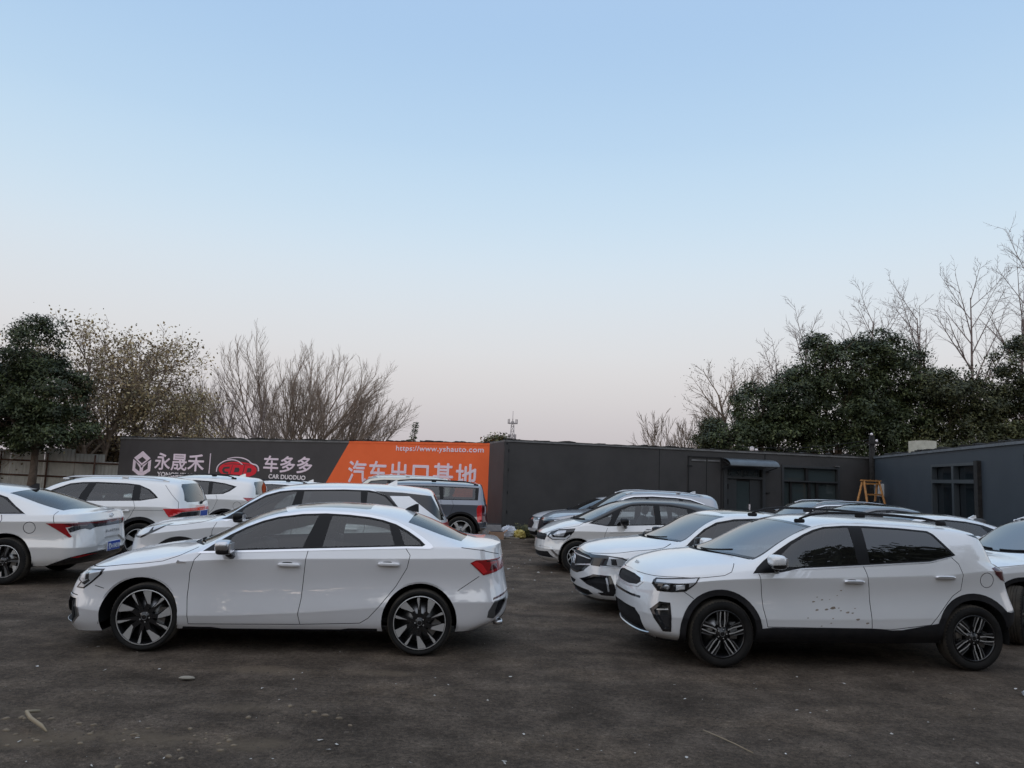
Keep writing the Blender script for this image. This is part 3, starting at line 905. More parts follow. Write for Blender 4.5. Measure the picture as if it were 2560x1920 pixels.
# ---------------------------------------------------------------- car shapes (x from the front axle towards the tail, z up)
A3 = dict(
    wb=2.61, R=.318, rimr=.264, wheel='turbine', paint='white', tuck=.014, steer=.0, spin=(.12, .55),
    LF=.52, nF=3.2, LR=.40, nR=3.0,
    levels=[
        dict(x0=-.81, x1=3.36, y=.85, z=[(-.81, .155), (-.4, .18), (.35, .215), (2.2, .225), (3.0, .235), (3.36, .29)]),
        dict(x0=-.865, x1=3.49, y=.880, z=[(-.87, .25), (-.4, .25), (.4, .262), (2.1, .275), (3.0, .30), (3.49, .36)]),
        dict(x0=-.872, x1=3.535, y=.908, z=[(-.87, .42), (-.3, .36), (.4, .345), (1.3, .385), (2.15, .455), (2.9, .52), (3.53, .53)], crease=True),
        dict(x0=-.845, x1=3.50, y=.872, z=[(-.85, .56), (0, .62), (1.3, .63), (2.6, .68), (3.5, .70)]),
        dict(x0=-.79, x1=3.455, y=.893, z=[(-.79, .655), (-.45, .73), (0, .79), (.4, .855), (1.5, .905), (2.5, .93), (3.1, .945), (3.46, .93)], crease=True),
        dict(x0=-.73, x1=3.43, y=.862, z=[(-.73, .715), (-.45, .765), (-.05, .835), (.3, .91), (.5, .945), (1.5, 1.0), (2.65, 1.045), (3.1, 1.055), (3.3, 1.07), (3.43, 1.085)]),
    ],
    centre=[(-.73, .715), (-.6, .80), (-.39, .878), (-.06, .945), (.18, .975), (.26, .99), (.38, 1.045), (.52, 1.115), (.73, 1.225), (.96, 1.325), (1.21, 1.385), (1.42, 1.41), (1.7, 1.425), (1.94, 1.42), (2.22, 1.40), (2.42, 1.365), (2.55, 1.325), (2.79, 1.235), (3.02, 1.135), (3.10, 1.105), (3.2, 1.098), (3.34, 1.095), (3.43, 1.085)],
    rail=[(-.73, .715), (-.5, .79), (-.05, .875), (.3, .94), (.42, .965), (.6, 1.06), (.79, 1.175), (1.01, 1.275), (1.23, 1.335), (1.5, 1.37), (1.84, 1.37), (2.05, 1.355), (2.3, 1.30), (2.55, 1.215), (2.8, 1.125), (3.0, 1.075), (3.1, 1.065), (3.43, 1.085)],
    ratio=[(-.73, .84), (0, .86), (.4, .89), (.8, .81), (1.2, .745), (1.8, .73), (2.3, .75), (2.7, .81), (3.05, .88), (3.4, .9)],
    cabin=(.25, 2.95), centre_h=1.42, seat_x=1.22, rseat_x=2.05,
    arches=[(-.055, .325, .365, 0), (2.605, .325, .370, 0)],
    dlo_trim=[(.435, .925), (.56, 1.02), (.70, 1.115), (.85, 1.20), (1.0, 1.265), (1.15, 1.31), (1.38, 1.345), (1.61, 1.358), (1.84, 1.352), (2.05, 1.335), (2.2, 1.31), (2.33, 1.275), (2.47, 1.21), (2.62, 1.12), (2.69, 1.07), (2.71, 1.045), (2.68, 1.03), (2.44, 1.028), (1.52, .982)],
    dlo=[(.485, .946), (.58, 1.02), (.71, 1.103), (.85, 1.18), (1.0, 1.243), (1.15, 1.287), (1.38, 1.322), (1.61, 1.335), (1.84, 1.329), (2.05, 1.312), (2.19, 1.287), (2.32, 1.25), (2.45, 1.188), (2.57, 1.115), (2.63, 1.065), (2.60, 1.05), (2.44, 1.047), (1.52, 1.002)],
    panes=[[(.67, .968), (.74, 1.105), (.85, 1.167), (1.0, 1.23), (1.15, 1.274), (1.38, 1.31), (1.545, 1.32), (1.43, 1.012), (.95, .988)],
           [(1.675, 1.320), (1.84, 1.316), (2.05, 1.299), (2.19, 1.274), (2.25, 1.255), (2.325, 1.056), (1.62, 1.022)],
           [(2.355, 1.215), (2.43, 1.18), (2.55, 1.108), (2.595, 1.066), (2.425, 1.06)]],
    glass='glass_mid', rear_glass='glass_mid',
    windshield=(.265, .47, 1.10, 1.20), rearscreen=(3.07, 2.99, 2.50, 2.44, .87), rw_glass='glass_dark',
    doors=dict(front=[(.475, .935), (.42, .87), (.385, .74), (.38, .52), (.41, .265)], mid=[(1.49, .99), (1.475, .9), (1.465, .74), (1.455, .52), (1.435, .38), (1.46, .285)],
               rear=[(2.43, 1.04), (2.485, .965), (2.46, .84), (2.36, .66), (2.21, .47), (2.11, .355), (2.03, .305)], bottom=[(1.46, .283)]),
    hood=[(-.735, .742), (-.42, .775), (-.24, .80), (-.05, .82), (.12, .845), (.27, .90), (.41, .975)],
    lines=[[(2.99, 1.052), (3.2, 1.03), (3.38, .985)], [(3.18, .775), (2.97, .63)], [(-.49, .60), (-.40, .575)]],
    pre=[
        dict(key='headlight/rim', m='gblack', d=.002, poly=[(-.665, .735), (-.41, .757), (-.43, .705), (-.53, .615), (-.60, .562), (-.70, .562), (-.655, .62), (-.70, .632), (-.72, .69)], zones=(0, 1)),
        dict(key='headlight/lamp', m='lamp', d=.0, only=('headlight',), poly=[(-.655, .722), (-.44, .745), (-.455, .705), (-.54, .626), (-.61, .575), (-.675, .575), (-.635, .622), (-.68, .64), (-.70, .69)], zones=(0, 1)),
        dict(key='headlight/dark', m='lampdark', d=.002, only=('headlight',), poly=[(-.605, .715), (-.565, .715), (-.56, .655), (-.60, .645)], zones=(0, 1)),
        dict(key='headlight/white', m='lampwhite', d=.003, only=('headlight',), poly=[(-.65, .71), (-.615, .712), (-.61, .66), (-.655, .655)], zones=(0, 1)),
        dict(key='headlight/dark', m='lampdark', d=.002, only=('headlight',), poly=[(-.64, .612), (-.56, .655), (-.545, .64), (-.60, .598)], zones=(0, 1)),
        dict(key='side_intake/frame', m='satin', d=.004, poly=[(-.80, .492), (-.648, .482), (-.605, .32), (-.69, .232), (-.86, .25)], zones=(0,)),
        dict(key='side_intake/mesh', m='plast', d=-.03, only=('side_intake',), poly=[(-.78, .475), (-.70, .470), (-.665, .31), (-.71, .252), (-.86, .26)], zones=(0,)),
        dict(key='side_intake/dark', m='rimdark', d=-.008, only=('side_intake',), poly=[(-.70, .470), (-.66, .468), (-.62, .32), (-.69, .245), (-.71, .252), (-.665, .31)], zones=(0,)),
        dict(key='bumper_slot', m='gap', d=-.01, poly=[(-.9, .515), (-.66, .503), (-.655, .495), (-.9, .503)], zones=(0,)),
        dict(key='grille', m='plast', d=-.012, proj='front', xr=(-1, -.3), poly=[(-.1, .69), (.36, .67), (.50, .54), (.42, .36), (.2, .28), (-.1, .28)]),
        dict(key='tail_light/red', m='red', d=.004, poly=[(3.085, .905), (3.14, .935), (3.6, .957), (3.6, .89), (3.33, .81), (3.22, .785), (3.17, .83)], zones=(0, 1)),
        dict(key='tail_light/bright', m='redbright', d=.005, only=('tail_light',), poly=[(3.10, .905), (3.145, .922), (3.20, .90), (3.26, .82), (3.22, .80), (3.18, .838)], zones=(0, 1)),
        dict(key='tail_light/dark', m='reddark', d=.005, only=('tail_light',), poly=[(3.24, .932), (3.6, .945), (3.6, .93), (3.25, .918)], zones=(0, 1)),
        dict(key='tail_light/dark', m='reddark', d=.005, only=('tail_light',), poly=[(3.28, .83), (3.30, .895), (3.36, .90), (3.36, .85)], zones=(0, 1)),
        dict(key='rear_vent/frame', m='rimdark', d=.002, poly=[(3.345, .538), (3.47, .555), (3.47, .515), (3.41, .42), (3.34, .362), (3.275, .378), (3.285, .44)], zones=(0,)),
        dict(key='rear_vent/mesh', m='plast', d=-.02, only=('rear_vent',), poly=[(3.385, .535), (3.455, .545), (3.455, .51), (3.40, .425), (3.36, .385), (3.355, .44)], zones=(0,)),
        dict(key='reflector', m='reddark', d=.003, poly=[(3.33, .568), (3.5, .617), (3.5, .60), (3.33, .548)], zones=(0,)),
        dict(key='bumper_trim', m='plast', d=.002, poly=[(3.27, .27), (3.36, .30), (3.46, .385), (3.6, .47), (3.6, .2), (3.3, .2)], zones=(0,), xr=(3.2, 4)),
        dict(key='side_skirt', m='plast', d=.002, poly=[(.36, .238), (.62, .238), (.72, .225), (1.85, .238), (1.92, .25), (2.2, .252), (2.2, .1), (.3, .1)], zones=(0,)),
    ],
    ops=[dict(key='sunroof', m='gblack', d=.001, proj='top', zones=(1,), poly=[(1.24, -.1), (1.26, .44), (1.30, .50), (2.0, .50), (2.04, .46), (2.05, -.1)])],
    mirror=(.715, 1.005), mirror_mat='satin', handles=[(1.32, .845), (2.28, .875)], fin=(2.36, 1.375, 'plast', .06),
)
KIA = dict(
    wb=2.64, R=.325, rimr=.234, wheel='kia', paint='white_b', tuck=.02, spin=(.0, .35), clad_mat='plast',
    LF=.56, nF=2.6, LR=.34, nR=3.3,
    plan=[(-1, .965), (0, .985), (1.2, 1.), (2.4, .99), (3.3, .955)],
    levels=[
        dict(x0=-.62, x1=3.12, y=.80, z=[(-.62, .20), (-.4, .22), (.4, .25), (2.2, .27), (3.12, .36)]),
        dict(x0=-.77, x1=3.24, y=.862, z=[(-.89, .30), (-.4, .30), (.4, .33), (2.2, .36), (3.24, .48)]),
        dict(x0=-.805, x1=3.25, y=.880, z=[(-.92, .47), (-.3, .47), (.4, .475), (1.3, .49), (2.2, .52), (3.25, .62)], crease=True),
        dict(x0=-.795, x1=3.20, y=.850, z=[(-.91, .63), (0, .68), (1.3, .70), (2.4, .74), (3.2, .80)]),
        dict(x0=-.755, x1=3.14, y=.872, z=[(-.87, .75), (-.4, .80), (0, .845), (.4, .868), (1.2, .895), (2.4, .955), (2.9, 1.0), (3.14, 1.0)], crease=True),
        dict(x0=-.70, x1=3.05, y=.835, z=[(-.70, .845), (-.5, .862), (-.2, .885), (.1, .915), (.35, .945), (.8, .975), (1.5, 1.02), (2.2, 1.07), (2.6, 1.10), (2.9, 1.07), (3.05, 1.055)]),
    ],
    centre=[(-.805, .845), (-.74, .90), (-.63, .955), (-.39, 1.02), (-.13, 1.055), (-.05, 1.075), (.1, 1.155), (.3, 1.26), (.5, 1.355), (.66, 1.415), (.82, 1.452), (1.05, 1.478), (1.4, 1.49), (1.8, 1.488), (2.2, 1.475), (2.56, 1.45), (2.74, 1.425), (2.80, 1.38), (2.9, 1.25), (2.99, 1.13), (3.05, 1.055)],
    rail=[(-.70, .845), (-.5, .915), (-.2, .965), (.1, .99), (.3, 1.0), (.43, 1.045), (.62, 1.17), (.88, 1.31), (1.11, 1.39), (1.3, 1.42), (1.6, 1.428), (2.0, 1.42), (2.3, 1.405), (2.6, 1.385), (2.76, 1.368), (2.835, 1.352), (2.86, 1.29), (2.93, 1.19), (3.0, 1.09), (3.05, 1.055)],
    ratio=[(-.81, .84), (0, .87), (.35, .91), (.7, .86), (1.1, .80), (1.8, .785), (2.5, .80), (2.8, .84), (3.05, .9)],
    cabin=(-.05, 2.9), centre_h=1.49, seat_x=.98, rseat_x=1.85, seat_z=.60, dash_z=.93,
    arches=[(-.015, .34, .355, .412), (2.65, .34, .365, .43)],
    dlo_trim=[(.30, .90), (.80, .962), (1.51, 1.012), (2.19, 1.062), (2.45, 1.125), (2.46, 1.145), (2.2, 1.095), (1.51, 1.035), (.80, .985)],
    dlo=[(.31, .912), (.36, .965), (.45, 1.035), (.62, 1.145), (.75, 1.225), (.90, 1.30), (1.02, 1.35), (1.14, 1.383), (1.36, 1.402), (1.6, 1.405), (1.96, 1.395), (2.27, 1.375), (2.325, 1.345), (2.49, 1.145), (2.43, 1.127), (2.19, 1.075), (1.51, 1.025), (.82, .975), (.60, .93)],
    panes=[[(.58, .985), (.60, 1.07), (.76, 1.20), (.92, 1.288), (1.04, 1.34), (1.15, 1.37), (1.40, 1.388), (1.42, 1.032), (.82, .988)],
           [(1.545, 1.39), (1.96, 1.38), (2.255, 1.362), (2.30, 1.34), (2.455, 1.15), (2.19, 1.09), (1.545, 1.043)]],
    glass='glass_dark', rear_glass='glass_black',
    windshield=(-.055, .34, .80, 1.0), ws_glass='glass_screen',
    rear=[dict(key='rear_window', m='glass_black', d=-.002, proj='front', xr=(2.68, 4), poly=[(-.1, 1.39), (.50, 1.37), (.56, 1.33), (.66, 1.12), (-.1, 1.10)], zones=(1,), only=('body',))],
    ops=[dict(key='tailgate_trim', m='gblack', d=.001, poly=[(2.70, 1.352), (2.80, 1.345), (2.90, 1.335), (3.05, 1.13), (2.995, 1.105), (2.94, 1.15), (2.83, 1.305)], zones=(1,), only=('body',))],
    doors=dict(front=[(.345, .935), (.375, .90), (.39, .79), (.41, .58), (.45, .405)], mid=[(1.47, 1.01), (1.49, .95), (1.515, .8), (1.525, .6), (1.53, .412)],
               rear=[(2.44, 1.12), (2.50, 1.06), (2.53, .95), (2.51, .80), (2.42, .74), (2.20, .50), (2.16, .455)], bottom=[(1.53, .408), (1.72, .40)]),
    hood=[(-.72, .835), (-.62, .835), (-.45, .85), (-.23, .855), (.02, .885), (.10, .92), (.16, .995)],
    lines=[[(-.39, .72), (-.29, .655)], [(2.95, 1.07), (2.93, .97), (3.0, .93)], arc(2.80, .905, .075, 0, 360, 16)],
    pre=[
        dict(key='sill_cladding', m='plast', d=.008, poly=[(.36, .385), (.50, .40), (1.5, .408), (1.62, .405), (1.72, .395), (1.85, .40), (2.3, .48), (2.3, .1), (.3, .1)], zones=(0,), only=('body',)),
        dict(key='rear_bumper', m='plast', d=.008, poly=[(2.98, .60), (3.06, .585), (3.3, .60), (3.3, .1), (2.9, .1)], zones=(0,), only=('body',)),
        dict(key='bumper_trim', m='plast', d=.008, poly=[(-1, .235), (-.63, .225), (-.40, .235), (-.38, .1), (-1, .1)], zones=(0,), only=('body',)),
        dict(key='headlight/rim', m='gblack', d=.003, poly=[(-.63, .80), (-.605, .822), (-.45, .842), (-.225, .862), (-.29, .785), (-.37, .722), (-.50, .705), (-.615, .702), (-.65, .765)], zones=(0, 1)),
        dict(key='headlight/lamp', m='lamp', d=.0, only=('headlight',), poly=[(-.605, .812), (-.45, .832), (-.25, .853), (-.30, .79), (-.345, .762), (-.34, .80), (-.62, .785)], zones=(0, 1)),
        dict(key='headlight/dark', m='lampdark', d=.003, only=('headlight',), poly=[(-.635, .78), (-.50, .788), (-.51, .712), (-.61, .71)], zones=(0, 1)),
        dict(key='headlight/bright', m='lampwhite', d=.003, only=('headlight',), poly=[(-.46, .775), (-.38, .785), (-.38, .742), (-.46, .725)], zones=(0, 1)),
        dict(key='headlight/lens', m='lamp', d=.003, only=('headlight',), poly=arc(-.54, .748, .024, 0, 360, 12), zones=(0, 1)),
        dict(key='fog_lamp/rim', m='gblack', d=.004, poly=[(-.675, .52), (-.60, .605), (-.51, .605), (-.50, .33), (-.57, .325), (-.645, .44)], zones=(0,)),
        dict(key='fog_lamp/in', m='lampdark', d=-.03, only=('fog_lamp',), poly=[(-.645, .515), (-.585, .585), (-.53, .585), (-.52, .36), (-.565, .35), (-.625, .45)], zones=(0,)),
        dict(key='fog_lamp/bar', m='lamp', d=-.01, only=('fog_lamp',), poly=[(-.63, .535), (-.53, .55), (-.53, .535), (-.63, .52)], zones=(0,)),
        dict(key='grille/rim', m='chrome', d=.006, proj='front', xr=(-1, -.35), poly=[(-.1, .838), (.22, .835), (.44, .805), (.49, .76), (.42, .705), (.20, .682), (-.1, .68)]),
        dict(key='grille/mesh', m='plast', d=-.012, proj='front', xr=(-1, -.35), only=('grille',), poly=[(-.1, .812), (.22, .81), (.41, .788), (.45, .757), (.39, .722), (.20, .705), (-.1, .703)]),
        dict(key='bumper_slot', m='gblack', d=.001, proj='front', xr=(-1, -.45), poly=[(-.1, .625), (.5, .622), (.5, .600), (-.1, .600)]),
        dict(key='air_intake', m='plast', d=-.02, proj='front', xr=(-1, -.3), poly=[(-.1, .50), (.42, .49), (.50, .43), (.56, .285), (.42, .27), (-.1, .27)]),
        dict(key='skid_plate', m='satin', d=.012, proj='front', xr=(-1, -.3), poly=[(-.1, .275), (.42, .275), (.57, .285), (.55, .235), (.3, .225), (-.1, .225)], only=('body', 'air_intake', 'bumper_trim')),
        dict(key='tail_light/red', m='reddark', d=.006, poly=[(2.865, 1.028), (2.96, 1.045), (3.3, 1.055), (3.3, .91), (3.06, .885), (2.97, .91), (2.90, .965)], zones=(0, 1)),
    ],
    post=[dict(key='front_door/mud', m='mud', d=.001, only=('front_door',), zones=(0,), poly=[(x+r*.8*math.cos(q)*(1+.3*math.sin(3*q+9*x)), z+r*.36*math.sin(q)+r*.12*math.cos(q)) for q in [.7*i for i in range(9)]]) for x, z, r in
          [(.93, .655, .020), (.96, .577, .022), (.97, .70, .011), (1.02, .675, .015), (1.06, .584, .024), (1.10, .68, .008), (1.13, .60, .036), (1.19, .60, .012), (1.21, .575, .014), (1.28, .56, .024), (1.33, .555, .016), (1.36, .60, .012),
           (.86, .50, .012), (1.12, .50, .012), (1.38, .495, .026), (1.22, .77, .014), (1.18, .72, .010), (1.48, .46, .022), (1.10, .455, .012), (1.0, .425, .012)]],
    mirror=(.50, 1.045), handles=[(1.345, .86), (2.325, .925)], handle_mat='chrome',
    rails=([(.92, 1.455), (1.05, 1.50), (1.25, 1.525), (1.6, 1.527), (2.0, 1.518), (2.3, 1.498), (2.5, 1.47)], .86, 'plast'),
)
# the Kia's windscreen lies flatter than its pillars
KIA['centre'] = [(-.70, .845), (-.655, .89), (-.56, .94), (-.36, 1.005), (-.16, 1.05), (-.02, 1.064), (.06, 1.075), (.14, 1.10), (.29, 1.155), (.47, 1.245), (.66, 1.335), (.80, 1.395), (.95, 1.438), (1.15, 1.472), (1.4, 1.485), (1.8, 1.487), (2.2, 1.475), (2.56, 1.45), (2.74, 1.427), (2.84, 1.405), (2.86, 1.345), (2.93, 1.24), (2.99, 1.13), (3.05, 1.055)]
KIA['windshield'] = (.03, .36, .88, 1.02)

def mk(x0, x1, hw, wb, R, belt, centre, rail, ratio, dlo, panes, arches_r=(.355, 0), ztop=.74, ztail=None, sill=(.21, .25), zb=.17, low=.42, **kw):
    """a car from a handful of numbers: nose x0, tail x1, half width, wheelbase, tyre radius, belt line ..."""
    b = pchip(belt); zn = belt[0][1]; zt = belt[-1][1]; x5, x6 = belt[0][0], belt[-1][0]
    lo = kw.pop('lo', 0.)
    xs = [0., .5, 1.4, wb-.2, wb+.35]
    L = [
        dict(x0=x0+.15, x1=x1-.14, y=hw-.065, z=[(x0+.15, zb+lo), (0, sill[0]), (wb, sill[1]), (x1-.14, zb+.13+lo)]),
        dict(x0=x0+.03, x1=x1-.03, y=hw-.025, z=[(x0+.03, .27+lo), (0, sill[0]+.06), (wb, sill[1]+.07), (x1-.03, .38+lo)]),
        dict(x0=x0, x1=x1, y=hw, z=[(x0, low+lo), (0, low), (wb*.5, low), (wb, low+.1), (x1, .53+lo)], crease=True),
        dict(x0=x0+.02, x1=x1-.03, y=hw-.032, z=[(x0+.02, zn*.78), (0, .63+lo*.5), (wb*.5, .65+lo*.5), (wb, .69+lo*.5), (x1-.03, .72+lo)]),
        dict(x0=x0+(x5-x0)*.5, x1=x1-(x1-x6)*.6, y=hw-.012, z=[(x0+(x5-x0)*.5, zn-.065)]+[(x, float(b(x))-.085) for x in xs]+[(x1-(x1-x6)*.6, zt-.10)], crease=True),
        dict(x0=x5, x1=x6, y=hw-.043, z=belt)]
    s = dict(wb=wb, R=R, rimr=R-.095, wheel='plain', paint='white', LF=.64, nF=2.5, LR=.40, nR=2.8, levels=L, centre=centre, rail=rail, ratio=ratio,
             arches=[(0, R+.01, arches_r[0], arches_r[1]), (wb, R+.01, arches_r[0]+.005, arches_r[1] and arches_r[1]+.01)], dlo=dlo, panes=panes, centre_h=max(p[1] for p in centre),
             plan=[(x0, .965), (0, .985), (wb*.5, 1.), (wb-.1, .99), (x1, .965)])
    s.update(kw)
    if 'doors' not in s:
        bz = lambda x: float(b(x))
        xa, xm, xr = s.pop('door_x', (.42, 1.48, 2.46))
        zs = sill[0]+.06
        s['doors'] = dict(front=[(xa+.05, bz(xa)-.01), (xa, bz(xa)-.12), (xa-.02, .6), (xa, zs)], mid=[(xm+.03, bz(xm)+.02), (xm, .75), (xm-.02, .5), (xm, zs+.01)],
                          rear=[(xr, bz(xr)+.02), (xr+.05, bz(xr)-.1), (xr-.03, .78), (xr-.22, .55), (xr-.42, .36), (xr-.5, zs+.02)], bottom=[(xm, zs+.01)])
    return s
def off(p, d): return [(a, b+d) for a, b in p]

FRONTLANDER = mk(-.86, 3.74, .90, 2.64, .335,
    belt=[(-.76, .80), (-.5, .87), (-.1, .93), (.3, .985), (.6, 1.01), (1.5, 1.04), (2.4, 1.075), (3.0, 1.09), (3.4, 1.07), (3.68, 1.05)],
    centre=[(-.76, .80), (-.66, .87), (-.45, .95), (0, 1.01), (.24, 1.035), (.32, 1.05), (.45, 1.11), (.64, 1.215), (.89, 1.375), (1.06, 1.46), (1.28, 1.515), (1.6, 1.555), (2.1, 1.578), (2.5, 1.58), (2.9, 1.572), (3.2, 1.55), (3.42, 1.515), (3.47, 1.45), (3.56, 1.28), (3.63, 1.14), (3.68, 1.05)],
    rail=[(-.76, .80), (-.4, .91), (0, .96), (.35, 1.0), (.56, 1.06), (.83, 1.26), (1.07, 1.405), (1.26, 1.465), (1.45, 1.495), (2.16, 1.52), (2.6, 1.52), (3.0, 1.505), (3.36, 1.475), (3.46, 1.40), (3.6, 1.16), (3.68, 1.05)],
    ratio=[(-.76, .84), (0, .87), (.4, .90), (.8, .81), (1.3, .745), (2.2, .725), (3.0, .74), (3.4, .78), (3.68, .9)],
    dlo=[(.50, 1.025), (.58, 1.055), (.83, 1.235), (1.07, 1.375), (1.26, 1.435), (1.45, 1.462), (2.16, 1.492), (2.52, 1.492), (2.63, 1.475), (2.77, 1.43), (2.99, 1.235), (2.90, 1.125), (2.4, 1.105), (1.5, 1.07)],
    dlo_trim=[(.48, 1.02), (.58, 1.075), (.83, 1.257), (1.07, 1.397), (1.26, 1.457), (1.45, 1.484), (2.16, 1.512), (2.56, 1.510), (2.60, 1.49), (2.5, 1.45), (1.3, 1.3), (.6, 1.0)],
    panes=[[(.74, 1.06), (.80, 1.19), (1.07, 1.355), (1.26, 1.415), (1.45, 1.445), (1.50, 1.447), (1.42, 1.085)], [(1.60, 1.455), (2.16, 1.478), (2.40, 1.478), (2.44, 1.12), (1.58, 1.09)], [(2.50, 1.475), (2.62, 1.46), (2.75, 1.415), (2.95, 1.235), (2.87, 1.14), (2.50, 1.12)]],
    arches_r=(.375, .435), cabin=(.3, 3.4), windshield=(.30, .56, 1.12, 1.3), glass='glass_dark', rear_glass='glass_black', seat_z=.62, dash_z=.98,
    paint='white_b', mirror=(.79, 1.07), mirror_mat='frame', handles=[(1.33, .90), (2.3, .95)], sill=(.25, .29), lo=.06, wheel='five', trim_mat='chrome', fin=(2.72, 1.57, 'white_b', .075),
    hood=[(-.80, .76), (-.62, .83), (-.30, .915), (-.05, .93), (.12, .955), (.28, .985), (.40, 1.03)],
    rear=[dict(key='pillar_trim', m='gblack', d=.0, poly=[(2.60, 1.487), (3.0, 1.478), (3.42, 1.445), (3.62, 1.10), (3.56, 1.10), (3.40, 1.22), (3.10, 1.43), (2.82, 1.425), (2.99, 1.235), (2.77, 1.43)], zones=(1,)),
          dict(key='rear_window', m='glass_mid', d=-.002, proj='front', xr=(3.40, 4), poly=[(-.1, 1.47), (.48, 1.45), (.56, 1.40), (.66, 1.15), (-.1, 1.13)], zones=(1,), only=('body',))],
    pre=[dict(key='headlight/rim', m='gblack', d=.003, poly=[(-.80, .73), (-.66, .815), (-.51, .895), (-.16, .945), (-.36, .83), (-.56, .735)], zones=(0, 1)),
         dict(key='headlight/lamp', m='lampwhite', d=.004, poly=[(-.66, .80), (-.51, .88), (-.40, .90), (-.45, .82), (-.58, .75), (-.66, .755)], zones=(0, 1), only=('headlight',)),
         dict(key='headlight/l2', m='lamp', d=.004, poly=[(-.39, .90), (-.20, .932), (-.39, .845)], zones=(0, 1), only=('headlight',)),
         dict(key='sill_cladding', m='plast', d=.008, poly=[(.3, .40), (2.3, .42), (2.3, .1), (.3, .1)], zones=(0,)),
         dict(key='tail_light', m='redbright', d=.006, poly=[(3.38, 1.06), (3.9, 1.06), (3.9, .95), (3.56, .975)], zones=(0, 1)),
         dict(key='grille', m='plast', d=-.01, proj='front', xr=(-1, -.3), poly=[(-.1, .70), (.5, .68), (.6, .45), (.5, .3), (-.1, .3)], zones=(0,)),
         dict(key='bumper_trim', m='plast', d=.008, poly=[(3.0, .50), (3.9, .56), (3.9, .1), (3.0, .1)], zones=(0,))])

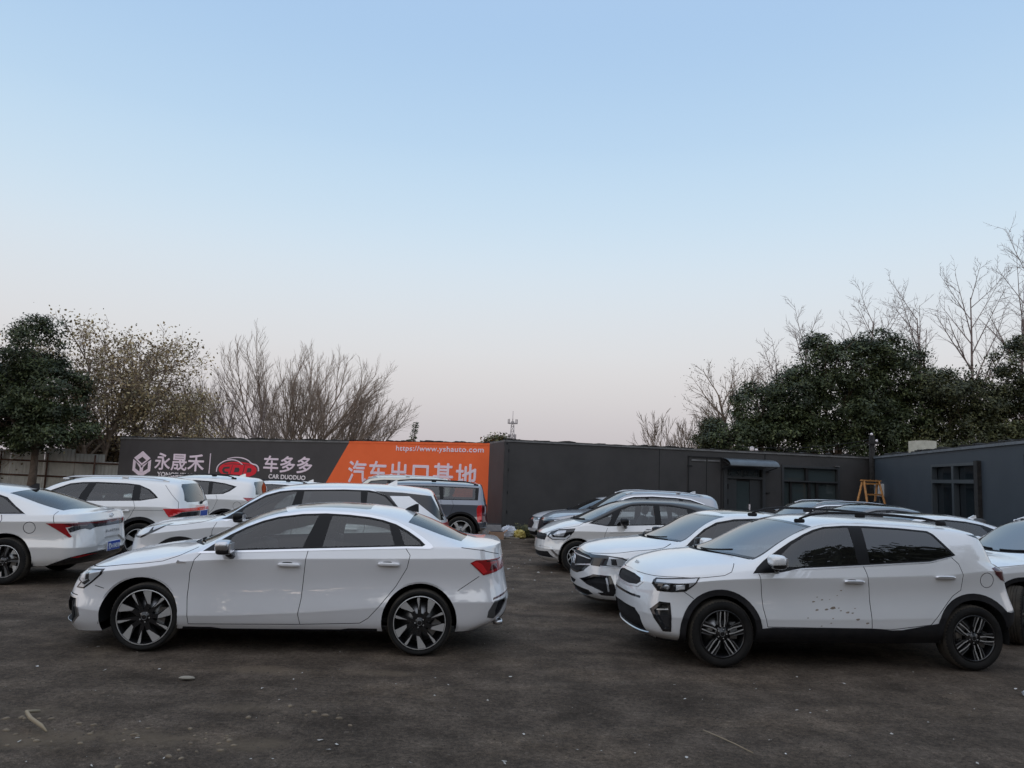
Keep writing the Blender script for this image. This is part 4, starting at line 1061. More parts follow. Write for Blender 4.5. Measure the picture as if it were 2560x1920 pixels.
ELANTRA = mk(-.90, 3.83, .905, 2.72, .325,
    belt=[(-.72, .66), (-.4, .74), (0, .82), (.5, .91), (1.5, .945), (2.5, .955), (2.95, .965), (3.3, .985), (3.6, 1.0), (3.74, 1.005)],
    centre=[(-.72, .66), (-.6, .74), (-.3, .84), (.1, .92), (.25, .945), (.35, .98), (.6, 1.10), (.9, 1.24), (1.15, 1.33), (1.4, 1.38), (1.75, 1.395), (2.09, 1.378), (2.43, 1.345), (2.66, 1.31), (2.9, 1.255), (3.2, 1.165), (3.5, 1.06), (3.62, 1.032), (3.74, 1.03)],
    rail=[(-.72, .66), (-.3, .79), (.2, .90), (.45, .95), (.6, 1.03), (.9, 1.18), (1.2, 1.285), (1.5, 1.33), (1.9, 1.34), (2.2, 1.32), (2.45, 1.275), (2.66, 1.225), (2.81, 1.175), (3.09, 1.085), (3.38, 1.025), (3.6, 1.01), (3.74, 1.015)],
    ratio=[(-.72, .85), (0, .87), (.45, .90), (.9, .80), (1.3, .72), (2.0, .70), (2.5, .73), (3.0, .80), (3.4, .84), (3.74, .88)],
    dlo=[(.52, .945), (.62, 1.015), (.9, 1.155), (1.2, 1.255), (1.5, 1.30), (1.9, 1.308), (2.2, 1.288), (2.42, 1.25), (2.58, 1.205), (2.75, 1.09), (2.93, .985), (2.5, .972), (1.5, .962)],
    panes=[[(.70, .97), (.92, 1.14), (1.2, 1.238), (1.48, 1.283), (1.42, .978)], [(1.58, 1.285), (1.9, 1.29), (2.2, 1.27), (2.36, 1.24), (2.42, .99), (1.56, .978)], [(2.47, 1.215), (2.56, 1.185), (2.72, 1.085), (2.86, 1.0), (2.50, .99)]],
    arches_r=(.375, 0), cabin=(.3, 3.2), windshield=(.30, .50, 1.15, 1.28), rearscreen=(3.52, 3.36, 2.66, 2.56, .93), rw_glass='glass_dark',
    paint='white_warm', mirror=(.78, 1.0), handles=[(1.33, .84), (2.3, .86)], wheel='star', spin=(.2, .35), gapw=.009,
    dlo_trim=[(2.94, .975), (2.5, .962), (1.5, .952), (.5, .935), (.5, .955), (1.5, .975), (2.5, .985), (2.9, .992)], trim_mat='satin', fin=(2.50, 1.335, 'plast', .06),
    lines=[[(3.32, 1.03), (3.325, .95), (3.35, .865)], arc(3.02, .80, .08, 0, 360, 16)],
    doors=dict(front=[(.47, .94), (.42, .83), (.40, .6), (.42, .27)], mid=[(1.52, .96), (1.49, .75), (1.47, .5), (1.49, .28)], rear=[(2.62, .97), (2.645, .9), (2.60, .80), (2.44, .68), (2.26, .5), (2.16, .36), (2.1, .29)], bottom=[(1.49, .28)]),
    pre=[dict(key='tail_light/a', m='red', d=.004, poly=[(3.235, .868), (3.9, .885), (3.9, .86), (3.60, .838), (3.50, .815), (3.545, .735), (3.585, .685), (3.56, .672), (3.45, .745), (3.34, .81)], zones=(0, 1)),
         dict(key='tail_light/b', m='reddark', d=.005, poly=[(3.46, .868), (3.9, .88), (3.9, .85), (3.58, .828)], zones=(0, 1), only=('tail_light',)),
         dict(key='tail_light/c', m='lampdark', d=.004, poly=[(3.60, .835), (3.9, .858), (3.9, .83), (3.66, .79), (3.56, .745), (3.548, .757), (3.525, .80)], zones=(0, 1), only=('tail_light', 'body')),
         dict(key='light_bar', m='gblack', d=.003, proj='front', xr=(3.45, 5), poly=[(-.1, .895), (.78, .888), (.74, .862), (.3, .85), (-.1, .85)], zones=(0, 1)),
         dict(key='light_bar/b', m='lampdark', d=.003, proj='front', xr=(3.45, 5), poly=[(-.1, .85), (.3, .85), (.62, .86), (.70, .80), (.60, .775), (.42, .825), (-.1, .825)], zones=(0, 1), only=('body', 'tail_light')),
         dict(key='rear_bumper', m='gblack', d=.004, poly=[(3.02, .34), (3.10, .20), (3.4, .325), (3.6, .405), (3.78, .455), (4, .50), (4, .1), (3.0, .1)], zones=(0,)),
         dict(key='reflector', m='red', d=.005, poly=[(3.60, .40), (3.72, .432), (3.80, .43), (3.66, .39)], zones=(0,), only=('rear_bumper',)),
         dict(key='plate_recess', m='white_warm', d=-.025, proj='front', xr=(3.4, 5), poly=[(-.1, .645), (.25, .645), (.52, .53), (.45, .475), (-.1, .47)], zones=(0,)),
         dict(key='headlight', m='lamp', d=.004, poly=[(-.9, .62), (-.5, .69), (-.25, .74), (-.45, .64), (-.7, .58)], zones=(0, 1))])

KAMIQ = mk(-.86, 3.54, .89, 2.65, .33,
    belt=[(-.76, .76), (-.4, .83), (0, .90), (.45, .975), (1.06, .99), (1.76, 1.02), (2.6, 1.045), (3.0, 1.05), (3.3, 1.01), (3.48, .985)],
    centre=[(-.76, .76), (-.6, .86), (-.2, .96), (.2, 1.0), (.3, 1.03), (.55, 1.16), (.8, 1.29), (1.1, 1.405), (1.4, 1.47), (1.8, 1.505), (2.3, 1.515), (2.75, 1.51), (3.05, 1.48), (3.25, 1.45), (3.29, 1.38), (3.36, 1.26), (3.42, 1.12), (3.48, .985)],
    rail=[(-.76, .76), (-.3, .90), (.2, .97), (.45, .99), (.76, 1.16), (1.04, 1.31), (1.29, 1.39), (1.76, 1.43), (2.52, 1.425), (2.9, 1.40), (3.18, 1.365), (3.27, 1.28), (3.38, 1.10), (3.48, .985)],
    ratio=[(-.76, .85), (0, .87), (.45, .90), (.9, .80), (1.3, .74), (2.2, .72), (2.9, .74), (3.2, .80), (3.48, .9)],
    dlo=[(.60, 1.0), (.80, 1.11), (1.06, 1.235), (1.29, 1.335), (1.5, 1.365), (1.76, 1.378), (2.3, 1.372), (2.52, 1.352), (2.73, 1.275), (2.85, 1.19), (2.92, 1.125), (2.62, 1.065), (1.76, 1.035), (1.06, 1.01)],
    panes=[[(.76, 1.02), (1.07, 1.21), (1.29, 1.312), (1.5, 1.343), (1.62, 1.35), (1.50, 1.03)], [(1.75, 1.358), (2.3, 1.35), (2.43, 1.34), (2.46, 1.065), (1.66, 1.04)], [(2.56, 1.315), (2.70, 1.265), (2.82, 1.18), (2.87, 1.13), (2.60, 1.08)]],
    arches_r=(.375, .43), cabin=(.3, 3.2), windshield=(.28, .5, 1.15, 1.3), glass='glass_mid', rear_glass='glass_mid', seat_z=.58, dash_z=.95,
    rear=[dict(key='rear_window', m='glass_dark', d=-.002, proj='front', xr=(3.18, 4), poly=[(-.1, 1.40), (.50, 1.385), (.57, 1.34), (.66, 1.09), (.60, 1.055), (-.1, 1.05)], zones=(1,), only=('body',))],
    paint='white_warm', mirror=(.85, 1.06), handles=[(1.4, .87), (2.35, .88)], wheel='plain', sill=(.24, .28), lo=.04,
    rails=([(1.15, 1.435), (1.3, 1.46), (1.6, 1.482), (2.2, 1.492), (2.7, 1.482), (2.95, 1.445)], .86, 'satin'),
    lines=[[(2.98, 1.36), (3.12, 1.22), (3.28, 1.06), (3.30, .92)], [(.5, .87), (1.5, .875), (3.05, .90)]],
    door_x=(.50, 1.58, 2.50),
    pre=[dict(key='tail_light/a', m='redbright', d=.006, poly=[(3.045, .935), (3.35, .945), (3.7, .955), (3.7, .90), (3.36, .885), (3.30, .83), (3.15, .785)], zones=(0, 1)),
         dict(key='tail_light/b', m='lampdark', d=.006, poly=[(3.34, .875), (3.7, .895), (3.7, .81), (3.16, .785), (3.25, .82)], zones=(0, 1), only=('tail_light', 'body')),
         dict(key='sill_cladding', m='plast', d=.008, poly=[(.3, .36), (2.4, .38), (2.4, .1), (.3, .1)], zones=(0,)),
         dict(key='bumper_trim', m='plast', d=.008, poly=[(2.9, .48), (3.9, .52), (3.9, .1), (2.9, .1)], zones=(0,))])

THIRD = mk(-.9, 3.50, .90, 2.68, .34,
    belt=[(-.78, .80), (-.4, .88), (0, .95), (.5, 1.0), (1.5, 1.045), (2.4, 1.075), (2.9, 1.10), (3.2, 1.03), (3.42, 1.0)],
    centre=[(-.78, .80), (-.6, .90), (-.1, .99), (.25, 1.03), (.6, 1.18), (.9, 1.32), (1.2, 1.42), (1.5, 1.485), (1.8, 1.52), (2.3, 1.532), (2.7, 1.525), (3.0, 1.50), (3.22, 1.47), (3.26, 1.40), (3.33, 1.22), (3.42, 1.0)],
    rail=[(-.78, .80), (-.3, .93), (.4, 1.0), (.8, 1.2), (1.1, 1.35), (1.4, 1.42), (1.9, 1.45), (2.5, 1.44), (2.9, 1.41), (3.15, 1.375), (3.25, 1.29), (3.34, 1.12), (3.42, 1.0)],
    ratio=[(-.78, .85), (0, .87), (.45, .90), (.9, .80), (1.3, .74), (2.2, .72), (2.9, .74), (3.2, .80), (3.42, .9)],
    dlo=[(.6, 1.02), (.85, 1.18), (1.1, 1.30), (1.4, 1.375), (1.9, 1.405), (2.3, 1.39), (2.6, 1.355), (2.88, 1.29), (2.75, 1.18), (2.62, 1.115), (2.3, 1.09), (1.5, 1.06)],
    panes=[[(.75, 1.04), (.9, 1.17), (1.12, 1.28), (1.4, 1.352), (1.5, 1.36), (1.45, 1.075)], [(1.6, 1.37), (1.9, 1.382), (2.24, 1.372), (2.28, 1.105), (1.57, 1.08)], [(2.34, 1.36), (2.6, 1.332), (2.80, 1.28), (2.70, 1.185), (2.58, 1.125), (2.36, 1.11)]],
    arches_r=(.38, .43), cabin=(.3, 3.15), windshield=(.3, .5, 1.2, 1.35), glass='glass_dark', rear_glass='glass_dark', seat_z=.6, dash_z=.97,
    rear=[dict(key='rear_window', m='glass_dark', d=-.002, proj='front', xr=(3.16, 4), poly=[(-.1, 1.42), (.48, 1.40), (.56, 1.35), (.66, 1.12), (-.1, 1.08)], zones=(1,), only=('body',))],
    paint='white_warm', mirror=(.85, 1.08), handles=[(1.3, .90), (2.2, .93)], sill=(.25, .29), lo=.05,
    rails=([(1.2, 1.46), (1.4, 1.51), (1.8, 1.535), (2.3, 1.54), (2.6, 1.525), (2.75, 1.49)], .84, 'plast'), fin=(2.72, 1.52, 'white_warm', .06),
    lines=[arc(2.95, .86, .09, 0, 360, 16)],
    pre=[dict(key='tail_light', m='red', d=.006, poly=[(3.06, 1.045), (3.7, 1.04), (3.7, .98), (3.18, .965)], zones=(0, 1)),
         dict(key='sill_cladding', m='plast', d=.008, poly=[(.3, .38), (2.4, .40), (2.4, .1), (.3, .1)], zones=(0,)),
         dict(key='bumper_trim', m='plast', d=.008, poly=[(2.9, .48), (3.9, .52), (3.9, .1), (2.9, .1)], zones=(0,))])

DARGO = mk(-.9, 3.38, .93, 2.70, .37,
    belt=[(-.82, .92), (-.4, .97), (0, 1.0), (.5, 1.05), (1.5, 1.09), (2.4, 1.105), (3.0, 1.11), (3.32, 1.11)],
    centre=[(-.82, .92), (-.7, 1.0), (0, 1.07), (.3, 1.10), (.45, 1.20), (.65, 1.36), (.85, 1.48), (1.05, 1.54), (1.4, 1.565), (2.0, 1.575), (2.7, 1.565), (3.1, 1.545), (3.2, 1.53), (3.24, 1.44), (3.28, 1.26), (3.32, 1.11)],
    rail=[(-.82, .92), (-.4, 1.0), (.35, 1.06), (.55, 1.20), (.75, 1.36), (.95, 1.455), (1.3, 1.49), (2.0, 1.50), (2.8, 1.495), (3.15, 1.48), (3.22, 1.38), (3.28, 1.2), (3.32, 1.11)],
    ratio=[(-.82, .88), (0, .90), (.4, .92), (.8, .84), (1.3, .79), (2.2, .78), (3.0, .79), (3.32, .88)],
    dlo=[(.5, 1.08), (.75, 1.30), (.95, 1.40), (1.3, 1.445), (2.0, 1.455), (2.8, 1.45), (3.12, 1.44), (3.10, 1.14), (2.4, 1.13), (1.5, 1.115)],
    panes=[[(.66, 1.10), (.85, 1.31), (1.0, 1.39), (1.3, 1.425), (1.42, 1.43), (1.42, 1.13)], [(1.52, 1.435), (2.0, 1.44), (2.13, 1.44), (2.17, 1.15), (1.52, 1.13)], [(2.24, 1.44), (2.8, 1.435), (3.03, 1.43), (3.03, 1.155), (2.26, 1.15)]],
    arches_r=(.42, .47), cabin=(.3, 3.15), windshield=(.33, .46, 1.0, 1.12), glass='glass_dark', rear_glass='glass_dark', seat_z=.65, dash_z=1.02,
    rear=[dict(key='rear_window', m='glass_dark', d=-.002, proj='front', xr=(3.12, 4), poly=[(-.1, 1.50), (.5, 1.49), (.62, 1.43), (.68, 1.17), (-.1, 1.15)], zones=(1,), only=('body',))],
    paint='slate', mirror=(.75, 1.14), handles=[(1.25, .95), (2.1, .96)], sill=(.33, .36), lo=.10, LR=.22, nR=3.6,
    rails=([(.95, 1.505), (1.1, 1.545), (1.4, 1.575), (2.0, 1.585), (2.8, 1.57), (3.05, 1.53)], .88, 'plast'),
    lines=[[(2.19, 1.12), (2.21, .95), (2.20, .6)]],
    pre=[dict(key='tail_light', m='redbright', d=.012, poly=[(3.075, .945), (3.11, 1.02), (3.20, 1.03), (3.215, .66), (3.18, .615), (3.10, .61)], zones=(0, 1)),
         dict(key='tail_light/b', m='reddark', d=.012, poly=[(3.20, 1.03), (3.5, 1.03), (3.5, .62), (3.19, .62)], zones=(0, 1)),
         dict(key='bumper_trim', m='satin', d=.015, poly=[(2.98, .475), (3.2, .485), (3.6, .52), (3.6, .455), (3.2, .43), (3.0, .43)], zones=(0,)),
         dict(key='rear_bumper', m='plast', d=.008, poly=[(2.95, .44), (3.6, .455), (3.6, .1), (2.9, .1)], zones=(0,)),
         dict(key='sill_cladding', m='plast', d=.008, poly=[(.3, .45), (2.4, .45), (2.4, .1), (.3, .1)], zones=(0,))])

CREAM = dict(DARGO)
CREAM.update(paint='cream', centre=[(p[0], p[1]+max(0, min(1, (p[1]-1.06)/.4))*.08) for p in DARGO['centre']], rail=[(p[0], p[1]+max(0, min(1, (p[1]-1.06)/.4))*.08) for p in DARGO['rail']],
    rails=([(.95, 1.585), (1.1, 1.625), (1.4, 1.645), (2.0, 1.655), (2.8, 1.64), (3.05, 1.60)], .88, 'satin'), glass='glass_black', rear_glass='glass_black',
    dlo=[(a, b+(.07 if b > 1.3 else 0)) for a, b in DARGO['dlo']], panes=[[(a, b+(.07 if b > 1.3 else 0)) for a, b in p] for p in DARGO['panes']])

FIT = mk(-.70, 3.30, .85, 2.53, .30,
    belt=[(-.62, .70), (-.45, .76), (-.1, .85), (.2, .89), (.58, .87), (1.0, .89), (1.6, .92), (2.4, .97), (2.8, .985), (3.1, .94), (3.24, .92)],
    centre=[(-.62, .70), (-.55, .76), (-.4, .84), (-.14, .935), (.0, .965), (.08, .985), (.2, 1.035), (.44, 1.145), (.67, 1.245), (.95, 1.34), (1.24, 1.385), (1.52, 1.40), (2.0, 1.40), (2.5, 1.365), (2.85, 1.31), (3.0, 1.26), (3.1, 1.12), (3.24, .92)],
    rail=[(-.62, .70), (-.3, .85), (0, .925), (.14, .955), (.4, 1.055), (.84, 1.265), (1.06, 1.335), (1.4, 1.36), (1.84, 1.36), (2.3, 1.31), (2.7, 1.22), (3.0, 1.09), (3.24, .92)],
    ratio=[(-.62, .84), (0, .88), (.2, .92), (.5, .85), (1.0, .77), (1.8, .75), (2.6, .78), (3.0, .85), (3.24, .9)],
    dlo=[(.20, .935), (.45, 1.045), (.84, 1.235), (1.06, 1.31), (1.3, 1.33), (1.56, 1.335), (1.84, 1.33), (2.22, 1.275), (2.5, 1.19), (2.68, 1.07), (2.5, 1.0), (1.63, .945), (1.0, .915), (.58, .89)],
    panes=[[(.28, .945), (.58, 1.075), (.69, 1.13), (.62, .97), (.56, .91)], [(.73, .99), (.86, 1.20), (1.06, 1.285), (1.3, 1.305), (1.50, 1.308), (1.50, .955), (.70, .92)], [(1.62, 1.308), (1.84, 1.302), (2.15, 1.26), (2.24, 1.0), (1.62, .965)], [(2.28, 1.22), (2.47, 1.16), (2.58, 1.07), (2.32, 1.01)]],
    arches_r=(.345, 0), cabin=(.1, 3.0), windshield=(.06, .24, .95, 1.1), glass='glass_mid', rear_glass='glass_mid', ws_glass='glass_screen', seat_x=1.2, rseat_x=1.95, dash_z=.92,
    rear=[dict(key='rear_window', m='glass_dark', d=-.002, proj='front', xr=(3.0, 4), poly=[(-.1, 1.2), (.5, 1.17), (.6, .98), (-.1, .96)], zones=(1,), only=('body',)),
          dict(key='roof', m='roofblack', poly=[(.02, .955), (.14, .935), (.45, 1.02), (.84, 1.21), (1.06, 1.29), (1.56, 1.31), (1.84, 1.31), (2.22, 1.25), (2.5, 1.165), (2.66, 1.06), (2.75, 1.03), (3.0, 1.05), (3.4, 1.1), (3.4, 1.6), (.05, 1.6)], zones=(1,))],
    paint='white_warm', mirror=(.86, .985), mirror_mat='frame', handles=[(1.38, .83), (2.25, .87)], wheel='hex', spin=(.25, .1),
    hood=[(-.64, .665), (-.50, .745), (-.36, .81), (-.10, .86), (.02, .885), (.12, .935)], door_x=(.52, 1.575, 2.4),
    lines=[[(-.28, .60), (-.16, .66)], [(.60, .77), (1.5, .80), (2.6, .84)]],
    pre=[dict(key='headlight/rim', m='gblack', d=.003, poly=[(-.555, .655), (-.48, .745), (-.34, .805), (-.05, .835), (-.07, .785), (-.20, .625), (-.46, .60)], zones=(0, 1)),
         dict(key='headlight/drl', m='lampwhite', d=.005, poly=[(-.52, .66), (-.49, .70), (-.455, .65), (-.24, .655), (-.16, .72), (-.14, .70), (-.22, .625), (-.46, .615)], zones=(0, 1), only=('headlight',)),
         dict(key='headlight/lamp', m='lamp', d=.004, poly=[(-.45, .70), (-.36, .775), (-.22, .79), (-.27, .68), (-.42, .67)], zones=(0, 1), only=('headlight',)),
         dict(key='headlight/lens', m='lampwhite', d=.005, poly=arc(-.36, .715, .035, 0, 360, 12), zones=(0, 1), only=('headlight',)),
         dict(key='grille', m='plast', d=-.008, proj='front', xr=(-1, -.3), poly=[(-.1, .685), (.50, .70), (.54, .66), (.50, .58), (-.1, .575)], zones=(0, 1)),
         dict(key='air_intake', m='plast', d=-.015, proj='front', xr=(-1, -.2), poly=[(-.1, .36), (.35, .36), (.62, .38), (.68, .30), (.70, .265), (.35, .265), (-.1, .26)], zones=(0,)),
         dict(key='bumper_trim', m='satin', d=.006, proj='front', xr=(-1, -.15), poly=[(.35, .46), (.66, .455), (.74, .30), (.78, .30), (.69, .475), (.35, .475)], zones=(0,))])

VW = mk(-.86, 3.55, .90, 2.65, .325,
    belt=[(-.74, .80), (-.5, .82), (-.15, .86), (.2, .905), (.45, .94), (.8, .955), (1.5, .98), (2.4, 1.0), (3.0, 1.0), (3.45, .98)],
    centre=[(-.74, .80), (-.68, .855), (-.48, .915), (-.28, .955), (.05, .99), (.15, 1.0), (.27, 1.03), (.45, 1.11), (.65, 1.20), (.85, 1.29), (1.0, 1.35), (1.15, 1.39), (1.35, 1.41), (1.6, 1.412), (1.9, 1.40), (2.3, 1.35), (2.7, 1.25), (3.0, 1.13), (3.15, 1.08), (3.45, 1.0)],
    rail=[(-.74, .80), (-.4, .885), (0, .92), (.3, .95), (.38, .965), (.50, .99), (.62, 1.08), (.78, 1.20), (.96, 1.29), (1.22, 1.345), (1.6, 1.36), (2.0, 1.33), (2.4, 1.25), (2.8, 1.12), (3.1, 1.03), (3.45, .985)],
    ratio=[(-.74, .84), (0, .87), (.4, .92), (.75, .82), (1.1, .745), (1.8, .72), (2.3, .74), (2.8, .82), (3.45, .9)],
    dlo=[(.48, .945), (.51, .96), (.62, 1.05), (.78, 1.17), (.96, 1.26), (1.22, 1.31), (1.57, 1.33), (1.9, 1.31), (2.2, 1.26), (2.6, 1.12), (2.75, 1.04), (2.4, 1.02), (1.5, .995), (.8, .97)],
    panes=[[(.66, .985), (.70, 1.09), (.82, 1.17), (.98, 1.243), (1.22, 1.288), (1.42, 1.30), (1.40, 1.01)], [(1.52, 1.31), (1.9, 1.288), (2.15, 1.245), (2.3, 1.035), (1.52, 1.012)], [(2.3, 1.2), (2.58, 1.1), (2.66, 1.05), (2.36, 1.035)]],
    arches_r=(.365, 0), cabin=(.15, 3.0), windshield=(.16, .44, .97, 1.10), rearscreen=(3.05, 2.98, 2.35, 2.3), paint='white_b', mirror=(.64, 1.01), mirror_mat='frame', handles=[(1.3, .88), (2.2, .90)],
    hood=[(-.78, .775), (-.62, .80), (-.40, .828), (-.2, .862), (.06, .89), (.20, .915), (.32, .965)], ws_glass='glass_screen', sunroof=True,
    ops=[dict(key='sunroof', m='gblack', d=.001, proj='top', zones=(1,), poly=[(1.12, -.1), (1.14, .42), (1.20, .46), (1.72, .46), (1.76, .42), (1.77, -.1)])],
    lines=[[(-.33, .64), (-.22, .60)]],
    pre=[dict(key='headlight/rim', m='gblack', d=.003, poly=[(-.72, .775), (-.55, .785), (-.36, .775), (-.25, .73), (-.34, .655), (-.45, .635), (-.72, .64)], zones=(0, 1)),
         dict(key='headlight/lamp', m='lamp', d=.004, poly=[(-.52, .768), (-.37, .758), (-.275, .725), (-.34, .67), (-.45, .655), (-.55, .665)], zones=(0, 1), only=('headlight',)),
         dict(key='headlight/lens', m='lampdark', d=.005, poly=[(-.50, .75), (-.44, .75), (-.42, .67), (-.49, .67)], zones=(0, 1), only=('headlight',)),
         dict(key='headlight/drl', m='lampwhite', d=.005, poly=[(-.62, .65), (-.36, .655), (-.26, .72), (-.25, .71), (-.35, .64), (-.62, .635)], zones=(0, 1), only=('headlight',)),
         dict(key='grille/rim', m='gblack', d=.002, proj='front', xr=(-1, -.4), poly=[(-.1, .80), (.40, .785), (.62, .77), (.60, .67), (.45, .55), (.25, .50), (-.1, .49)], zones=(0, 1)),
         dict(key='grille/mesh', m='plast', d=-.01, proj='front', xr=(-1, -.4), only=('grille',), poly=[(-.1, .775), (.40, .76), (.56, .745), (.55, .68), (.42, .57), (.24, .52), (-.1, .51)], zones=(0, 1)),
         dict(key='grille/bar', m='chrome', d=.004, proj='front', xr=(-1, -.4), only=('grille',), poly=[(.10, .60), (.30, .625), (.60, .66), (.60, .645), (.30, .605), (.10, .58)], zones=(0, 1)),
         dict(key='grille/bar2', m='chrome', d=.004, proj='front', xr=(-1, -.4), only=('grille',), poly=[(-.1, .735), (.35, .735), (.60, .72), (.60, .71), (.35, .72), (-.1, .72)], zones=(0, 1)),
         dict(key='fog_lamp/rim', m='gblack', d=.004, poly=[(-.83, .44), (-.70, .53), (-.50, .535), (-.43, .34), (-.46, .28), (-.60, .275), (-.66, .31)], zones=(0,)),
         dict(key='fog_lamp/in', m='plast', d=-.03, poly=[(-.81, .43), (-.69, .505), (-.545, .51), (-.51, .36), (-.56, .30), (-.66, .33)], zones=(0,), only=('fog_lamp',)),
         dict(key='fog_lamp/blade', m='white_b', d=.0, poly=[(-.85, .42), (-.79, .40), (-.58, .315), (-.66, .30), (-.85, .33)], zones=(0,), only=('fog_lamp', 'body')),
         dict(key='fog_lamp/fin', m='lamp', d=.002, poly=[(-.565, .50), (-.545, .505), (-.515, .335), (-.535, .33)], zones=(0,), only=('fog_lamp',)),
         dict(key='air_intake', m='plast', d=-.02, proj='front', xr=(-1, -.3), poly=[(-.1, .40), (.45, .40), (.62, .27), (.45, .23), (-.1, .22)], zones=(0,)),
         dict(key='bumper_trim', m='gblack', d=.004, poly=[(-1, .245), (-.6, .215), (-.38, .225), (-.36, .1), (-1, .1)], zones=(0,))])

TAYRON = mk(-.93, 3.60, .92, 2.73, .345,
    belt=[(-.82, .80), (-.4, .88), (0, .94), (.42, .97), (1.0, 1.0), (1.7, 1.03), (2.6, 1.06), (3.0, 1.05), (3.3, 1.02), (3.5, 1.0)],
    centre=[(-.82, .80), (-.73, .86), (-.57, .93), (-.1, .995), (.25, 1.015), (.35, 1.05), (.6, 1.20), (.85, 1.35), (1.0, 1.43), (1.15, 1.49), (1.4, 1.53), (1.84, 1.548), (2.5, 1.54), (3.0, 1.505), (3.35, 1.46), (3.38, 1.36), (3.45, 1.15), (3.5, 1.0)],
    rail=[(-.82, .80), (-.3, .93), (.3, .985), (.5, 1.03), (.79, 1.23), (1.03, 1.39), (1.26, 1.44), (1.72, 1.465), (2.4, 1.455), (2.9, 1.42), (3.3, 1.37), (3.4, 1.2), (3.5, 1.0)],
    ratio=[(-.82, .84), (0, .87), (.45, .91), (.8, .82), (1.2, .75), (2.2, .73), (2.9, .74), (3.3, .80), (3.5, .9)],
    dlo=[(.55, 1.03), (.79, 1.175), (1.03, 1.32), (1.26, 1.38), (1.72, 1.405), (2.3, 1.39), (2.65, 1.355), (2.96, 1.26), (2.85, 1.10), (1.7, 1.05), (1.0, 1.03)],
    dlo_trim=[(.50, 1.01), (.78, 1.20), (1.03, 1.348), (1.26, 1.405), (1.72, 1.43), (2.3, 1.415), (2.67, 1.378), (3.0, 1.265), (2.9, 1.24), (2.0, 1.3), (1.2, 1.3)],
    panes=[[(.72, 1.06), (.80, 1.16), (1.03, 1.295), (1.26, 1.355), (1.55, 1.375), (1.50, 1.06)], [(1.62, 1.378), (2.3, 1.365), (2.36, 1.36), (2.40, 1.10), (1.60, 1.065)], [(2.46, 1.35), (2.65, 1.33), (2.9, 1.25), (2.8, 1.12), (2.46, 1.10)]],
    arches_r=(.39, .44), cabin=(.3, 3.3), windshield=(.33, .55, 1.08, 1.25), glass='glass_mid', rear_glass='glass_black', ws_glass='glass_screen', seat_z=.6, dash_z=.97,
    paint='greyp', mirror=(.82, 1.09), handles=[(1.3, .9), (2.3, .92)], sill=(.24, .28), lo=.05, trim_mat='chrome', fin=(2.85, 1.51, 'satin', .05),
    rails=([(1.15, 1.46), (1.3, 1.505), (1.7, 1.53), (2.4, 1.525), (2.8, 1.49), (3.0, 1.45)], .86, 'satin'),
    rear=[dict(key='rear_window', m='glass_black', d=-.002, proj='front', xr=(3.28, 4), poly=[(-.1, 1.43), (.5, 1.41), (.58, 1.36), (.66, 1.10), (-.1, 1.08)], zones=(1,), only=('body',))],
    hood=[(-.84, .78), (-.6, .84), (-.3, .90), (0, .935), (.2, .96), (.36, 1.0)],
    pre=[dict(key='headlight/rim', m='gblack', d=.003, poly=[(-.86, .785), (-.40, .80), (-.47, .70), (-.60, .64), (-.86, .63)], zones=(0, 1)),
         dict(key='headlight/lamp', m='lamp', d=.004, poly=[(-.66, .775), (-.44, .785), (-.50, .715), (-.62, .68)], zones=(0, 1), only=('headlight',)),
         dict(key='grille', m='plast', d=-.005, proj='front', xr=(-1.2, -.4), poly=[(-.1, .77), (.62, .75), (.62, .62), (.5, .50), (-.1, .48)], zones=(0, 1)),
         dict(key='air_intake', m='plast', d=-.01, proj='front', xr=(-1.2, -.3), poly=[(-.1, .42), (.7, .42), (.72, .25), (-.1, .22)], zones=(0,))])

